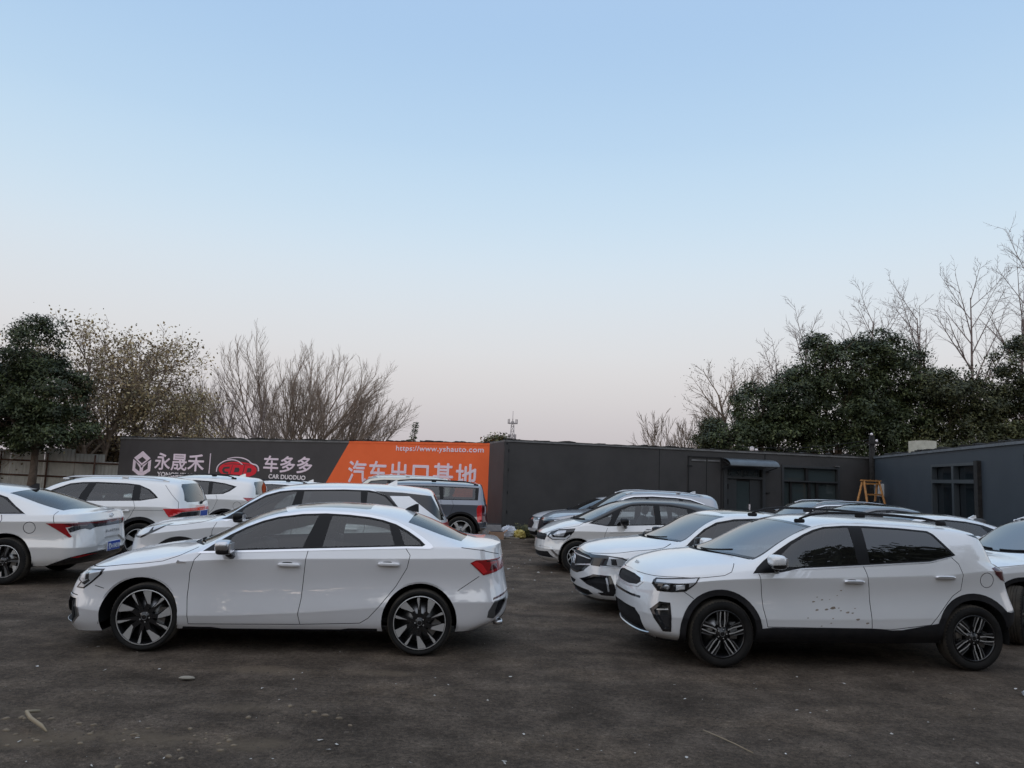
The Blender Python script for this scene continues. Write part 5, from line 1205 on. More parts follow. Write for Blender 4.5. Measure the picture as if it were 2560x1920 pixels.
FARWHITE = mk(-.93, 3.55, .90, 2.70, .33,
    belt=[(-.85, .68), (-.6, .735), (-.2, .80), (.2, .845), (.5, .88), (1.5, .93), (2.5, .96), (3.1, .97), (3.48, .95)],
    centre=[(-.85, .68), (-.75, .75), (-.5, .835), (-.1, .895), (.08, .915), (.18, .94), (.4, 1.03), (.65, 1.14), (.88, 1.235), (1.05, 1.275), (1.3, 1.30), (1.7, 1.30), (2.2, 1.27), (2.7, 1.17), (3.1, 1.05), (3.48, .97)],
    rail=[(-.85, .68), (-.3, .82), (.2, .88), (.42, .90), (.7, 1.05), (.95, 1.17), (1.2, 1.23), (1.7, 1.25), (2.2, 1.20), (2.7, 1.08), (3.1, .99), (3.48, .955)],
    ratio=[(-.85, .84), (0, .87), (.45, .91), (.8, .82), (1.2, .75), (2.0, .73), (2.7, .80), (3.48, .9)],
    dlo=[(.5, .89), (.72, 1.02), (.97, 1.14), (1.2, 1.195), (1.7, 1.215), (2.1, 1.18), (2.6, 1.05), (2.7, .99), (1.5, .945)],
    panes=[[(.66, .925), (.75, 1.01), (.98, 1.12), (1.2, 1.172), (1.42, 1.185), (1.40, .96)], [(1.52, 1.19), (1.7, 1.193), (2.08, 1.16), (2.3, 1.10), (2.4, .99), (1.52, .965)]],
    cabin=(.2, 3.0), windshield=(.12, .45, .90, 1.05), rearscreen=(3.02, 2.92, 2.3, 2.2), mirror=(.68, .97), handles=[(1.3, .82), (2.2, .85)], ws_glass='glass_black', glass='glass_dark', rear_glass='glass_dark',
    hood=[(-.87, .66), (-.6, .715), (-.3, .765), (0, .805), (.2, .84), (.34, .90)],
    pre=[dict(key='headlight/rim', m='gblack', d=.003, poly=[(-.9, .70), (-.54, .73), (-.57, .665), (-.9, .63)], zones=(0, 1)),
         dict(key='headlight/lamp', m='lampwhite', d=.004, poly=[(-.75, .70), (-.58, .715), (-.60, .675), (-.75, .66)], zones=(0, 1), only=('headlight',)),
         dict(key='grille', m='plast', d=-.01, proj='front', xr=(-1.2, -.4), poly=[(-.1, .66), (.36, .64), (.48, .55), (.40, .42), (-.1, .40)], zones=(0, 1)),
         dict(key='air_intake', m='plast', d=-.015, proj='front', xr=(-1.2, -.3), poly=[(-.1, .34), (.55, .34), (.72, .44), (.74, .25), (-.1, .22)], zones=(0,))])

def revise(base, paint, dz, **kw):
    """the same body with its roof raised or lowered and another paint"""
    s = dict(base)
    h = max(p[1] for p in base['centre']); b0 = base['belt0'] if 'belt0' in base else 1.0
    lift = lambda pts: [(a, b+dz*max(0, min(1, (b-b0)/(h-b0)))) for a, b in pts]
    s['centre'] = lift(base['centre']); s['rail'] = lift(base['rail']); s['dlo'] = lift(base['dlo']); s['panes'] = [lift(p) for p in base['panes']]
    if 'dlo_trim' in base: s['dlo_trim'] = lift(base['dlo_trim'])
    if 'rails' in base: s['rails'] = (lift(base['rails'][0]),)+tuple(base['rails'][1:])
    if 'fin' in base: s['fin'] = (base['fin'][0], base['fin'][1]+dz)+tuple(base['fin'][2:])
    s['paint'] = paint; s['centre_h'] = h+dz
    s.update(kw)
    return s
HIDDEN = revise(THIRD, 'white_b', -.12)
BLACKSUV = revise(TAYRON, 'blackp', -.09, ws_glass='glass_screen', fin=(2.85, 1.42, 'plast', .05), mirror_mat='blackp')
DARKCAR = revise(VW, 'darkgrey', .055, ws_glass='glass_screen', belt0=.95, mirror_mat='darkgrey')
FINSEDAN = revise(VW, 'white_b', -.005, belt0=.95, fin=(2.42, 1.335, 'white_b', .06), mirror_mat='white_b')
EDGE = revise(TAYRON, 'white_b', -.03, steer=.75, wheel='five', spin=(.2, .2), ws_glass='glass_screen', fin=(2.85, 1.48, 'white_b', .05), mirror_mat='white_b')

def at_axle(o, deg, wb):
    a = math.radians(deg)
    return (o[0]+math.cos(a)*wb/2, o[1]+math.sin(a)*wb/2), a
CARS = {}
def cars():
    G = 'cars parked in rows on the dirt lot'
    for key, sp, nm, o, deg, lab in [
        ('a3', A3, 'sedan', (-3.497, 8.361), 5.04, 'white sedan nearest on the left with chrome window surround and two tone turbine wheels'),
        ('kia', KIA, 'crossover_car', (2.07, 8.53), 5.69, 'white crossover nearest on the right with black wheel arches and muddy front door'),
        ('fl', FRONTLANDER, 'suv', (-4.578, 11.6), 5, 'white SUV with black floating rear pillar parked right behind the turbine wheeled sedan'),
        ('el', ELANTRA, 'sedan', (-9.816, 11.55), 5, 'white sedan cut by the left edge showing its tail, blue plate and zigzag tail lamp'),
        ('km', KAMIQ, 'suv', (-9.433, 14.8), 5, 'white SUV with silver roof rails and bright red tail lamp behind the zigzag lamp sedan'),
        ('t3', THIRD, 'suv', (-9.174, 18.2), 5, 'white SUV with upswept rear side window standing below the red car emblem of the sign'),
        ('hi', HIDDEN, 'suv', (-8.25, 21.0), 5, 'white car of which only a strip of roof shows over the floating pillar SUV'),
        ('dg', DARGO, 'suv', (-3.89, 19.5), 5, 'slate grey boxy SUV with upright red tail lamp beside the orange sign'),
        ('cr', CREAM, 'suv', (-5.0, 23.0), 5, 'cream boxy SUV whose roof shows just below the orange sign lettering'),
        ('ft', FIT, 'hatchback', (1.277, 15.45), 5.5, 'white hatchback with black roof and white edged dark wheel'),
        ('vw', VW, 'sedan', (1.587+.219, 11.0+.021), 5.5, 'white sedan with black grille, black mirror and sunroof beside the mud spotted crossover'),
        ('ty', TAYRON, 'suv', (1.698, 19.0), 5.5, 'silver grey SUV with chrome window arch behind the black roofed hatchback'),
        ('fw', FARWHITE, 'sedan', (1.511, 21.0), 5.5, 'white low sedan at the far end of the row nearest the black container'),
        ('bk', BLACKSUV, 'suv', (6.496, 19.5), 6, 'black SUV with bright window arch in front of the container window'),
        ('dk', DARKCAR, 'sedan', (6.275, 16.3), 6, 'dark grey car roof between the black SUV and the white sedan with a roof fin'),
        ('fs', FINSEDAN, 'sedan', (5.68, 13.3), 6, 'white fastback sedan with small roof fin behind the roof rails of the spotted crossover'),
        ('ed', EDGE, 'suv', (6.20, 10.32), 6, 'white SUV cut by the right edge showing bonnet, windscreen and front wheel'),
    ]:
        p, a = at_axle(o, deg, sp['wb'])
        CARS[key] = build_car(nm, sp, p, a, lab)

def xend(S, y, z, sign):
    """x of the body end (sign 1 tail, -1 nose) at (y, z)"""
    best = min((i for i in range(len(S.v)) if S.n[i][0]*sign > .25), key=lambda i: (S.v[i][1]-abs(y))**2+(S.v[i][2]-z)**2)
    return S.v[best][0]
def badges():
    def rear_text(key, t, z, w, h, m='satin', y=0., name='badge_lettering', space=1.):
        car, S, objs = CARS[key]; sx = S.sp['wb']/2
        lettering(t, m, car, (xend(S, y, z, 1)-sx+.006, y, z), (0, 1, 0), (-.08, 0, 1), .1, width=w, height=h, bold=.002, extrude=.003, name=name, font_space=space)
    car, S, o = CARS['el']
    plate(car, S.sp['wb']/2, (xend(S, 0, .50, 1)+.010, 0, .505), 1, '豫A·X4310')
    rear_text('el', 'ELANTRA', .735, .46, .038, space=1.9)
    b = MB(); x = xend(S, 0, .95, 1)-S.sp['wb']/2+.008
    b.tube([(x-.004, .062*math.cos(a), .945+.036*math.sin(a)) for a in [i*.4488 for i in range(15)]], .006, 6)
    b.tube([(x, -.025, .918), (x, -.018, .972)], .005, 6); b.tube([(x, .018, .918), (x, .025, .972)], .005, 6); b.tube([(x, -.02, .940), (x, .02, .950)], .005, 6)
    b.build('emblem', 'chrome', car)
    car, S, o = CARS['km']
    plate(car, S.sp['wb']/2, (xend(S, 0, .82, 1)+.012, 0, .82), 1, '豫A·72K86' if False else '')
    rear_text('km', 'SKODA', .915, .36, .034, 'satin', space=2.0)
    b = MB(); z = 1.05; x = xend(S, .2, z, 1)-S.sp['wb']/2
    b.tube([(x+.03, -.05, 1.035), (x+.025, .18, 1.075)], .012, 6); b.sup((x+.02, -.05, 1.03), (.06, .09, .05), .7); b.build('rear_wiper', 'plast', car)
    car, S, o = CARS['kia']; sx = S.sp['wb']/2
    zc = .905; x = -.632
    lettering('KIA', 'satin', car, (x-sx-.004, 0, zc+.004), (0, -1, 0), (.62, 0, .78), .1, width=.13, height=.032, bold=.002, extrude=.003, name='bonnet_badge')
    car, S, o = CARS['vw']; sx = S.sp['wb']/2
    xx = xend(S, 0, .66, -1)-sx-.012; b = MB()
    ring = lambda r: [(xx, r*math.cos(a), .66+r*math.sin(a)) for a in [i*.3142 for i in range(21)]]
    b.tube(ring(.062), .007, 6)
    for pts in ([(-.030, .040), (-.010, -.0), (0, .012), (.010, -.0), (.030, .040)], [(-.050, .02), (-.022, -.05), (0, -.006), (.022, -.05), (.050, .02)]):
        b.tube([(xx, p[0], .66+p[1]) for p in pts], .0055, 6)
    b.build('emblem', 'chrome', car)
    car, S, o = CARS['a3']; sx = S.sp['wb']/2
    for sg in (-1, 1):
        b = MB(); y = yside(S, .29, .845)
        b.box((.30-sx, sg*(y+.003), .842), (.085, .006, .014), 0); b.box((.268-sx, sg*(y+.004), .848), (.014, .006, .026), 0, Matrix.Rotation(.4, 3, 'Y'))
        b.build('fender_badge', 'chrome', car)
    xx = xend(S, 0, .60, -1)-sx-.02; b = MB()
    for k in range(4):
        c = -.135+.09*k
        b.tube([(xx, c+.055*math.cos(a), .60+.055*math.sin(a)) for a in [i*.3142 for i in range(21)]], .006, 6)
    b.build('emblem', 'chrome', car)
    # tail pipe trims of the nearest sedan
    for sg in (-1, 1):
        b = MB(); b.sup((3.40-sx, sg*.60, .30), (.10, .17, .055), .5, 0, 16, 8); b.build('tail_pipe', 'satin', car)

# ---------------------------------------------------------------- materials of the place
def ground_mat(m, N, L, b):
    tc = N.new('ShaderNodeTexCoord'); O = tc.outputs['Object']
    big = noise(N, L, .35, 5, .62, vec=O); mid = noise(N, L, 2.3, 6, .7, vec=O); fine = noise(N, L, 26, 8, .85, vec=O); grit = noise(N, L, 110, 4, .9, vec=O)
    c1 = ramp2(N, L, mid.outputs['Fac'], [(.30, (.070, .054, .041)), (.50, (.128, .100, .077)), (.68, (.20, .158, .123))])
    c2 = ramp2(N, L, fine.outputs['Fac'], [(.30, (.30, .29, .29)), (.50, (1, 1, 1)), (.70, (1.9, 1.85, 1.8))])
    mu = N.new('ShaderNodeMix'); mu.data_type = 'RGBA'; mu.blend_type = 'MULTIPLY'; mu.inputs[0].default_value = 1
    L.new(c1.outputs[0], mu.inputs[6]); L.new(c2.outputs[0], mu.inputs[7])
    g = ramp2(N, L, grit.outputs['Fac'], [(.30, (.35, .35, .36)), (.5, (1, 1, 1)), (.70, (2.0, 1.97, 1.92))])
    mu1 = N.new('ShaderNodeMix'); mu1.data_type = 'RGBA'; mu1.blend_type = 'MULTIPLY'; mu1.inputs[0].default_value = .8
    L.new(mu.outputs[2], mu1.inputs[6]); L.new(g.outputs[0], mu1.inputs[7])
    mp = N.new('ShaderNodeMapping'); mp.inputs['Scale'].default_value = (.35, .8, 1); mp.inputs['Rotation'].default_value = (0, 0, .12); L.new(O, mp.inputs['Vector'])
    trk = noise(N, L, 1.6, 5, .6, vec=mp.outputs[0])
    tr = ramp2(N, L, trk.outputs['Fac'], [(.34, (.72, .71, .70)), (.5, (1, 1, 1)), (.66, (1.28, 1.25, 1.2))])
    mt = N.new('ShaderNodeMix'); mt.data_type = 'RGBA'; mt.blend_type = 'MULTIPLY'; mt.inputs[0].default_value = 1
    L.new(mu1.outputs[2], mt.inputs[6]); L.new(tr.outputs[0], mt.inputs[7]); mu1 = mt
    sand = ramp2(N, L, big.outputs['Fac'], [(.56, (0, 0, 0)), (.68, (1, 1, 1))])
    sm = N.new('ShaderNodeMath'); sm.operation = 'MULTIPLY'
    sf = ramp2(N, L, mid.outputs['Fac'], [(.45, (0, 0, 0)), (.62, (1, 1, 1))])
    L.new(sand.outputs[0], sm.inputs[0]); L.new(sf.outputs[0], sm.inputs[1])
    sm2 = N.new('ShaderNodeMath'); sm2.operation = 'MULTIPLY'; sm2.inputs[1].default_value = .55; L.new(sm.outputs[0], sm2.inputs[0])
    mx = N.new('ShaderNodeMix'); mx.data_type = 'RGBA'; mx.inputs[7].default_value = (.21, .165, .115, 1)
    L.new(sm2.outputs[0], mx.inputs[0]); L.new(mu1.outputs[2], mx.inputs[6])
    # bare sandy spots
    last = mx.outputs[2]
    wob = noise(N, L, 3.5, 5, .7, vec=O)
    for px, py, rx, ry, k in ((-2.15, 7.0, .55, .16, .55), (-1.05, 7.05, .45, .13, .5), (-3.05, 5.15, .5, .22, .8), (-2.3, 5.25, .45, .18, .7), (-1.6, 5.2, .4, .14, .6), (-1.9, 5.9, .5, .12, .4), (-3.3, 5.7, .4, .15, .4)):
        vm_ = N.new('ShaderNodeVectorMath'); vm_.operation = 'SUBTRACT'; vm_.inputs[1].default_value = (px, py, 0); L.new(O, vm_.inputs[0])
        vd = N.new('ShaderNodeVectorMath'); vd.operation = 'DIVIDE'; vd.inputs[1].default_value = (rx, ry, 1); L.new(vm_.outputs[0], vd.inputs[0])
        vl = N.new('ShaderNodeVectorMath'); vl.operation = 'LENGTH'; L.new(vd.outputs[0], vl.inputs[0])
        ad = N.new('ShaderNodeMath'); ad.operation = 'MULTIPLY_ADD'; ad.inputs[1].default_value = 2.2; L.new(wob.outputs['Fac'], ad.inputs[0]); L.new(vl.outputs['Value'], ad.inputs[2])
        mr_ = N.new('ShaderNodeMapRange'); mr_.inputs['From Min'].default_value = 2.1; mr_.inputs['From Max'].default_value = 1.35; mr_.inputs['To Min'].default_value = 0; mr_.inputs['To Max'].default_value = k; L.new(ad.outputs[0], mr_.inputs[0])
        mm_ = N.new('ShaderNodeMix'); mm_.data_type = 'RGBA'; mm_.inputs[7].default_value = (.24, .185, .13, 1); L.new(mr_.outputs[0], mm_.inputs[0]); L.new(last, mm_.inputs[6]); last = mm_.outputs[2]
    # pale chips and shreds trodden into the dirt
    vo = N.new('ShaderNodeTexVoronoi'); vo.inputs['Scale'].default_value = 9; L.new(O, vo.inputs['Vector'])
    vr = ramp2(N, L, vo.outputs['Distance'], [(.045, (1, 1, 1)), (.075, (0, 0, 0))])
    vs_ = N.new('ShaderNodeSeparateColor'); L.new(vo.outputs['Color'], vs_.inputs[0])
    gt = N.new('ShaderNodeMath'); gt.operation = 'GREATER_THAN'; gt.inputs[1].default_value = .86; L.new(vs_.outputs[0], gt.inputs[0])
    vm = N.new('ShaderNodeMath'); vm.operation = 'MULTIPLY'; L.new(vr.outputs[0], vm.inputs[0]); L.new(gt.outputs[0], vm.inputs[1])
    mx2 = N.new('ShaderNodeMix'); mx2.data_type = 'RGBA'; mx2.inputs[7].default_value = (.30, .28, .25, 1)
    L.new(vm.outputs[0], mx2.inputs[0]); L.new(last, mx2.inputs[6])
    L.new(mx2.outputs[2], b.inputs['Base Color'])
    s1 = N.new('ShaderNodeMath'); s1.operation = 'MULTIPLY'; s1.inputs[1].default_value = 1.2; L.new(mid.outputs['Fac'], s1.inputs[0])
    s2 = N.new('ShaderNodeMath'); s2.operation = 'MULTIPLY_ADD'; s2.inputs[1].default_value = .42; L.new(fine.outputs['Fac'], s2.inputs[0]); L.new(s1.outputs[0], s2.inputs[2])
    s3 = N.new('ShaderNodeMath'); s3.operation = 'MULTIPLY_ADD'; s3.inputs[1].default_value = .16; L.new(grit.outputs['Fac'], s3.inputs[0]); L.new(s2.outputs[0], s3.inputs[2])
    bp = N.new('ShaderNodeBump'); bp.inputs['Strength'].default_value = 1.0; bp.inputs['Distance'].default_value = .09
    L.new(s3.outputs[0], bp.inputs['Height']); L.new(bp.outputs[0], b.inputs['Normal'])
mat('dirt', rough=.95, spec=.2, build=ground_mat)
mat('stone', build=vary((.050, .041, .034), (.13, .108, .088), 3, .3, .7), rough=.95, spec=.15)
mat('pale', build=vary((.34, .32, .28), (.58, .56, .52), 2), rough=.85)
mat('sandlump', build=vary((.13, .10, .07), (.24, .19, .13), 9, bump=.4), rough=.95)
mat('straw', (.30, .24, .16), .9)
mat('blackwall', build=vary((.042, .041, .041), (.054, .052, .052), 1.3, bump=.05, bscale=90), rough=.62, spec=.35)
mat('wingwall_skytint', build=vary((.038, .048, .060), (.044, .056, .069), 1.3, bump=.05, bscale=90), rough=.6, spec=.35)  # same paint as the black wall, blue sky reflection put into the colour
mat('signblack', build=vary((.060, .056, .057), (.070, .066, .067), 1.1), rough=.6, spec=.3)
mat('orange', build=vary((.90, .150, .040), (.95, .165, .046), 1.4), rough=.55, spec=.3)
mat('signpink', (.86, .72, .80), .6)
mat('signwhite', (.88, .82, .84), .6)
mat('signred', (.75, .010, .03), .55)
mat('railgrey', build=vary((.10, .10, .10), (.17, .17, .17), 3), rough=.6)
mat('railgrey2', build=vary((.08, .095, .11), (.14, .16, .18), 3), rough=.5)
mat('felt', build=vary((.012, .011, .011), (.03, .028, .026), 14, bump=.5), rough=.95)
mat('dark', (.010, .010, .011), .8)
mat('framegrey', (.052, .056, .06), .45, .3)
mat('frameblue', (.062, .075, .085), .45, .3)
mat('canopy', build=vary((.085, .10, .115), (.12, .14, .155), 4), rough=.35, metal=.4)
mat('pane', (.045, .06, .062), .06, 0, spec=.9)
mat('panedark', (.010, .014, .018), .05, 0, spec=.8)
mat('wood', build=vary((.34, .15, .045), (.48, .23, .07), 9), rough=.7)
mat('meter', (.55, .56, .56), .5)
mat('foam', build=vary((.46, .44, .36), (.58, .56, .47), 5), rough=.8)
mat('card', build=vary((.36, .22, .15), (.44, .29, .20), 6), rough=.9)
mat('card2', build=vary((.26, .25, .25), (.34, .33, .32), 6), rough=.9)
mat('bag', build=vary((.50, .53, .60), (.72, .74, .78), 12), rough=.4)
mat('bagy', build=vary((.40, .30, .05), (.55, .45, .14), 14), rough=.5)
mat('plank', (.30, .27, .22), .9)
mat('corr', build=vary((.34, .35, .33), (.52, .53, .50), 1.0, .3, .7, .1), rough=.6)
mat('rust', build=vary((.055, .028, .02), (.12, .065, .045), 5), rough=.85)
mat('brick', build=vary((.085, .052, .036), (.16, .105, .07), 2.5, bump=.4), rough=.9)
mat('tower', (.30, .28, .29), .6)
mat('bark', build=vary((.085, .065, .052), (.17, .13, .10), 6, bump=.5), rough=.95)
mat('twig', build=vary((.20, .150, .118), (.34, .27, .21), 3), rough=.9)
mat('twigr', build=vary((.16, .125, .115), (.27, .215, .20), 3), rough=.9)
def leafmat(name, c0, c1, c2):
    def f(m, N, L, b):
        g = N.new('ShaderNodeNewGeometry')
        r = ramp2(N, L, g.outputs['Random Per Island'], [(0., c0), (.55, c1), (1., c2)])
        n = noise(N, L, .75, 4)
        k = ramp2(N, L, n.outputs['Fac'], [(.36, (.42, .46, .44)), (.62, (1.5, 1.42, 1.25))])
        mu = N.new('ShaderNodeMix'); mu.data_type = 'RGBA'; mu.blend_type = 'MULTIPLY'; mu.inputs[0].default_value = 1
        L.new(r.outputs[0], mu.inputs[6]); L.new(k.outputs[0], mu.inputs[7]); L.new(mu.outputs[2], b.inputs['Base Color'])
    return mat(name, rough=.55, spec=.35, build=f)
leafmat('leaf', (.022, .034, .016), (.042, .060, .028), (.085, .105, .045))
leafmat('leaf2', (.028, .036, .020), (.052, .062, .030), (.105, .110, .050))
leafmat('tuft', (.16, .115, .065), (.27, .21, .12), (.36, .32, .20))
leafmat('dryleaf', (.07, .045, .03), (.12, .085, .05), (.19, .15, .09))
leafmat('weed', (.05, .06, .025), (.10, .10, .045), (.16, .15, .08))

# ---------------------------------------------------------------- ground
def height(x, y):
    return (.010*math.sin(1.7*x+.6*y)+.008*math.sin(2.9*y-1.1*x+1)+.006*math.sin(5.1*x+3.7*y))*min(1, max(0, (7.0-y)/1.2+.15)) if y < 12 else 0.
def ground():
    xs = [-400, -120, -60, -30]+[-16+.16*i for i in range(201)]+[30, 60, 120, 400]
    ys = [-300, -60, -15, -4, 1]+[2+.12*i for i in range(101)]+[18, 26, 40, 70, 140, 320, 900]
    v = [(x, y, height(x, y) if -16 <= x <= 16 and 2 < y < 14 else 0.) for y in ys for x in xs]
    n = len(xs)
    f = [(j*n+i, j*n+i+1, (j+1)*n+i+1, (j+1)*n+i) for j in range(len(ys)-1) for i in range(n-1)]
    me = bpy.data.meshes.new('ground'); me.from_pydata(v, [], f); me.materials.append(MATS['dirt'])
    me.polygons.foreach_set('use_smooth', [True]*len(f))
    tag(link(bpy.data.objects.new('ground', me)), kind='structure')
    r = random.Random(3)
    b = MB()
    def stone(x, y, s, mi, flat=.6):
        P = []
        a0 = r.random()*6
        for (dx, dy, dz) in ((1, 0, 0), (.35, .9, 0), (-.8, .55, 0), (-.8, -.6, 0), (.4, -.9, 0), (0, 0, 1)):
            k = s*r.uniform(.6, 1.2)
            P.append((x+k*(dx*math.cos(a0)-dy*math.sin(a0)), y+k*(dx*math.sin(a0)+dy*math.cos(a0)), height(x, y)-.003+dz*s*flat*r.uniform(.6, 1.2)))
        b.add(P, [(0, 1, 5), (1, 2, 5), (2, 3, 5), (3, 4, 5), (4, 0, 5)], mi)
    for i in range(17000):
        y = 4.2+9*r.random()**1.7; x = r.uniform(-.78, .78)*y
        s = .005+.015*r.random()**3
        stone(x, y, s, 0 if r.random() < .99 else 1)
    for i in range(1500):
        y = 12+12*r.random(); x = r.uniform(-3, 3)+r.uniform(0, 1)*1.5-.5
        stone(x, y, .01+.03*r.random()**3, 0 if r.random() < .9 else 1)
    b.build('gravel', ['stone', 'pale'], None, kind='stuff', label='small stones and grit strewn over the dark dirt lot', cat='gravel')
    b = MB()
    for i in range(170):
        y = 4.5+11*r.random()**1.4; x = r.uniform(-.75, .75)*y
        s = r.uniform(.006, .024); a = r.random()*6.3; e = r.uniform(.25, .6); z = height(x, y)+.006
        P = [(x+s*(math.cos(q)*math.cos(a)-e*math.sin(q)*math.sin(a)), y+s*(math.cos(q)*math.sin(a)+e*math.sin(q)*math.cos(a)), z+r.uniform(0, .008)) for q in (0, 1.2, 2.6, 3.9, 5.2)]
        b.add(P, [(0, 1, 2, 3, 4)], 0)
    b.build('litter', ['pale'], None, kind='stuff', label='pale scraps and dead leaf bits scattered on the dirt', cat='litter')
    b = MB()
    for i in range(60):
        cx, cy = r.choice([(-3.0, 5.05), (-2.6, 5.3), (-1.9, 5.2), (-1.55, 5.75), (-3.4, 5.5), (-2.2, 4.95)])
        x = cx+r.gauss(0, .20); y = cy+r.gauss(0, .10); s = r.uniform(.008, .028)
        b.sup((x, y, height(x, y)), (s*2.2, s*1.5, s*.9), 1.0, 0, 7, 5, Matrix.Rotation(r.random()*3, 3, 'Z'))
    b.build('dirt_clods', ['sandlump'], None, kind='stuff', label='sandy clods pressed into the dirt in the near left corner', cat='clods')
    def twig(pts, rad, m, lab):
        q = MB(); q.tube(pts, rad, 6, 0); q.build('twig', m, None, label=lab, cat='twig')
    twig([(1.475, 5.75, .02), (1.55, 5.62, .02), (1.62, 5.48, .022), (1.70, 5.33, .015)], .004, 'straw', 'pale straight twig on the dirt in front of the spotted crossover')
    twig([(-3.24, 5.62, .02), (-3.26, 5.5, .05), (-3.16, 5.38, .05), (-3.02, 5.27, .04), (-2.95, 5.22, .02)], [.01, .012, .014, .014, .006], 'straw', 'curved pale root lying in the near left corner of the lot')
    q = MB(); q.sup((0, 0, 0), (.13, .05, .03), .9, 0, 9, 6)
    q.v = [(x*r.uniform(.85, 1.15), y*r.uniform(.85, 1.15), z) for x, y, z in q.v]; q.sm = [False]*len(q.sm)
    o = q.build('stone', 'plank', None, label='flat pale stone lying before the front wheel of the nearest white sedan', cat='stone'); o.location = (-2.62, 6.62, .012); o.rotation_euler = (0, .1, .5)

# ---------------------------------------------------------------- containers
class Wall:
    """frame on a wall: along (s), up (z), out (d towards the lot)"""
    def __init__(s, A, B):
        s.A = Vector((A[0], A[1], 0)); d = Vector((B[0]-A[0], B[1]-A[1], 0)); s.len = d.length; s.d = d.normalized()
        s.n = Vector((s.d.y, -s.d.x, 0))
        if s.n.dot(-s.A) < 0: s.n = -s.n
    def P(s, a, z, o=0.): return s.A+s.d*a+Vector((0, 0, z))+s.n*o
    def box(s, b, a0, a1, z0, z1, o0, o1, mi=0):
        v = [s.P(a, z, o) for a in (a0, a1) for z in (z0, z1) for o in (o0, o1)]
        b.add(v, [(0, 1, 3, 2), (4, 6, 7, 5), (0, 4, 5, 1), (2, 3, 7, 6), (0, 2, 6, 4), (1, 5, 7, 3)], mi)
    def poly(s, b, pts, o0, o1, mi=0): b.prism(pts, o0, o1, lambda a, z, o: s.P(a, z, o), mi)
def torn_edge(W, b, z, seed, mi=0, a0=0, a1=None):
    r = random.Random(seed); a = a0; a1 = a1 or W.len
    while a < a1:
        l = min(r.uniform(.12, .6), a1-a); h = r.uniform(.02, .075)
        W.poly(b, [(a, z), (a+l, z), (a+l, z+h*r.uniform(.5, 1)), (a+l*.6, z+h*r.uniform(.7, 1.2)), (a+l*.3, z+h*r.uniform(.4, 1.1)), (a, z+h*r.uniform(.4, 1))], -.25, r.uniform(.0, .05), mi)
        a += l
def casting(W, b, a, z, mi):
    W.box(b, a, a+.17, z, z+.12, -.1, .012, mi)
    W.box(b, a+.05, a+.12, z+.03, z+.09, .012, .014, 1)
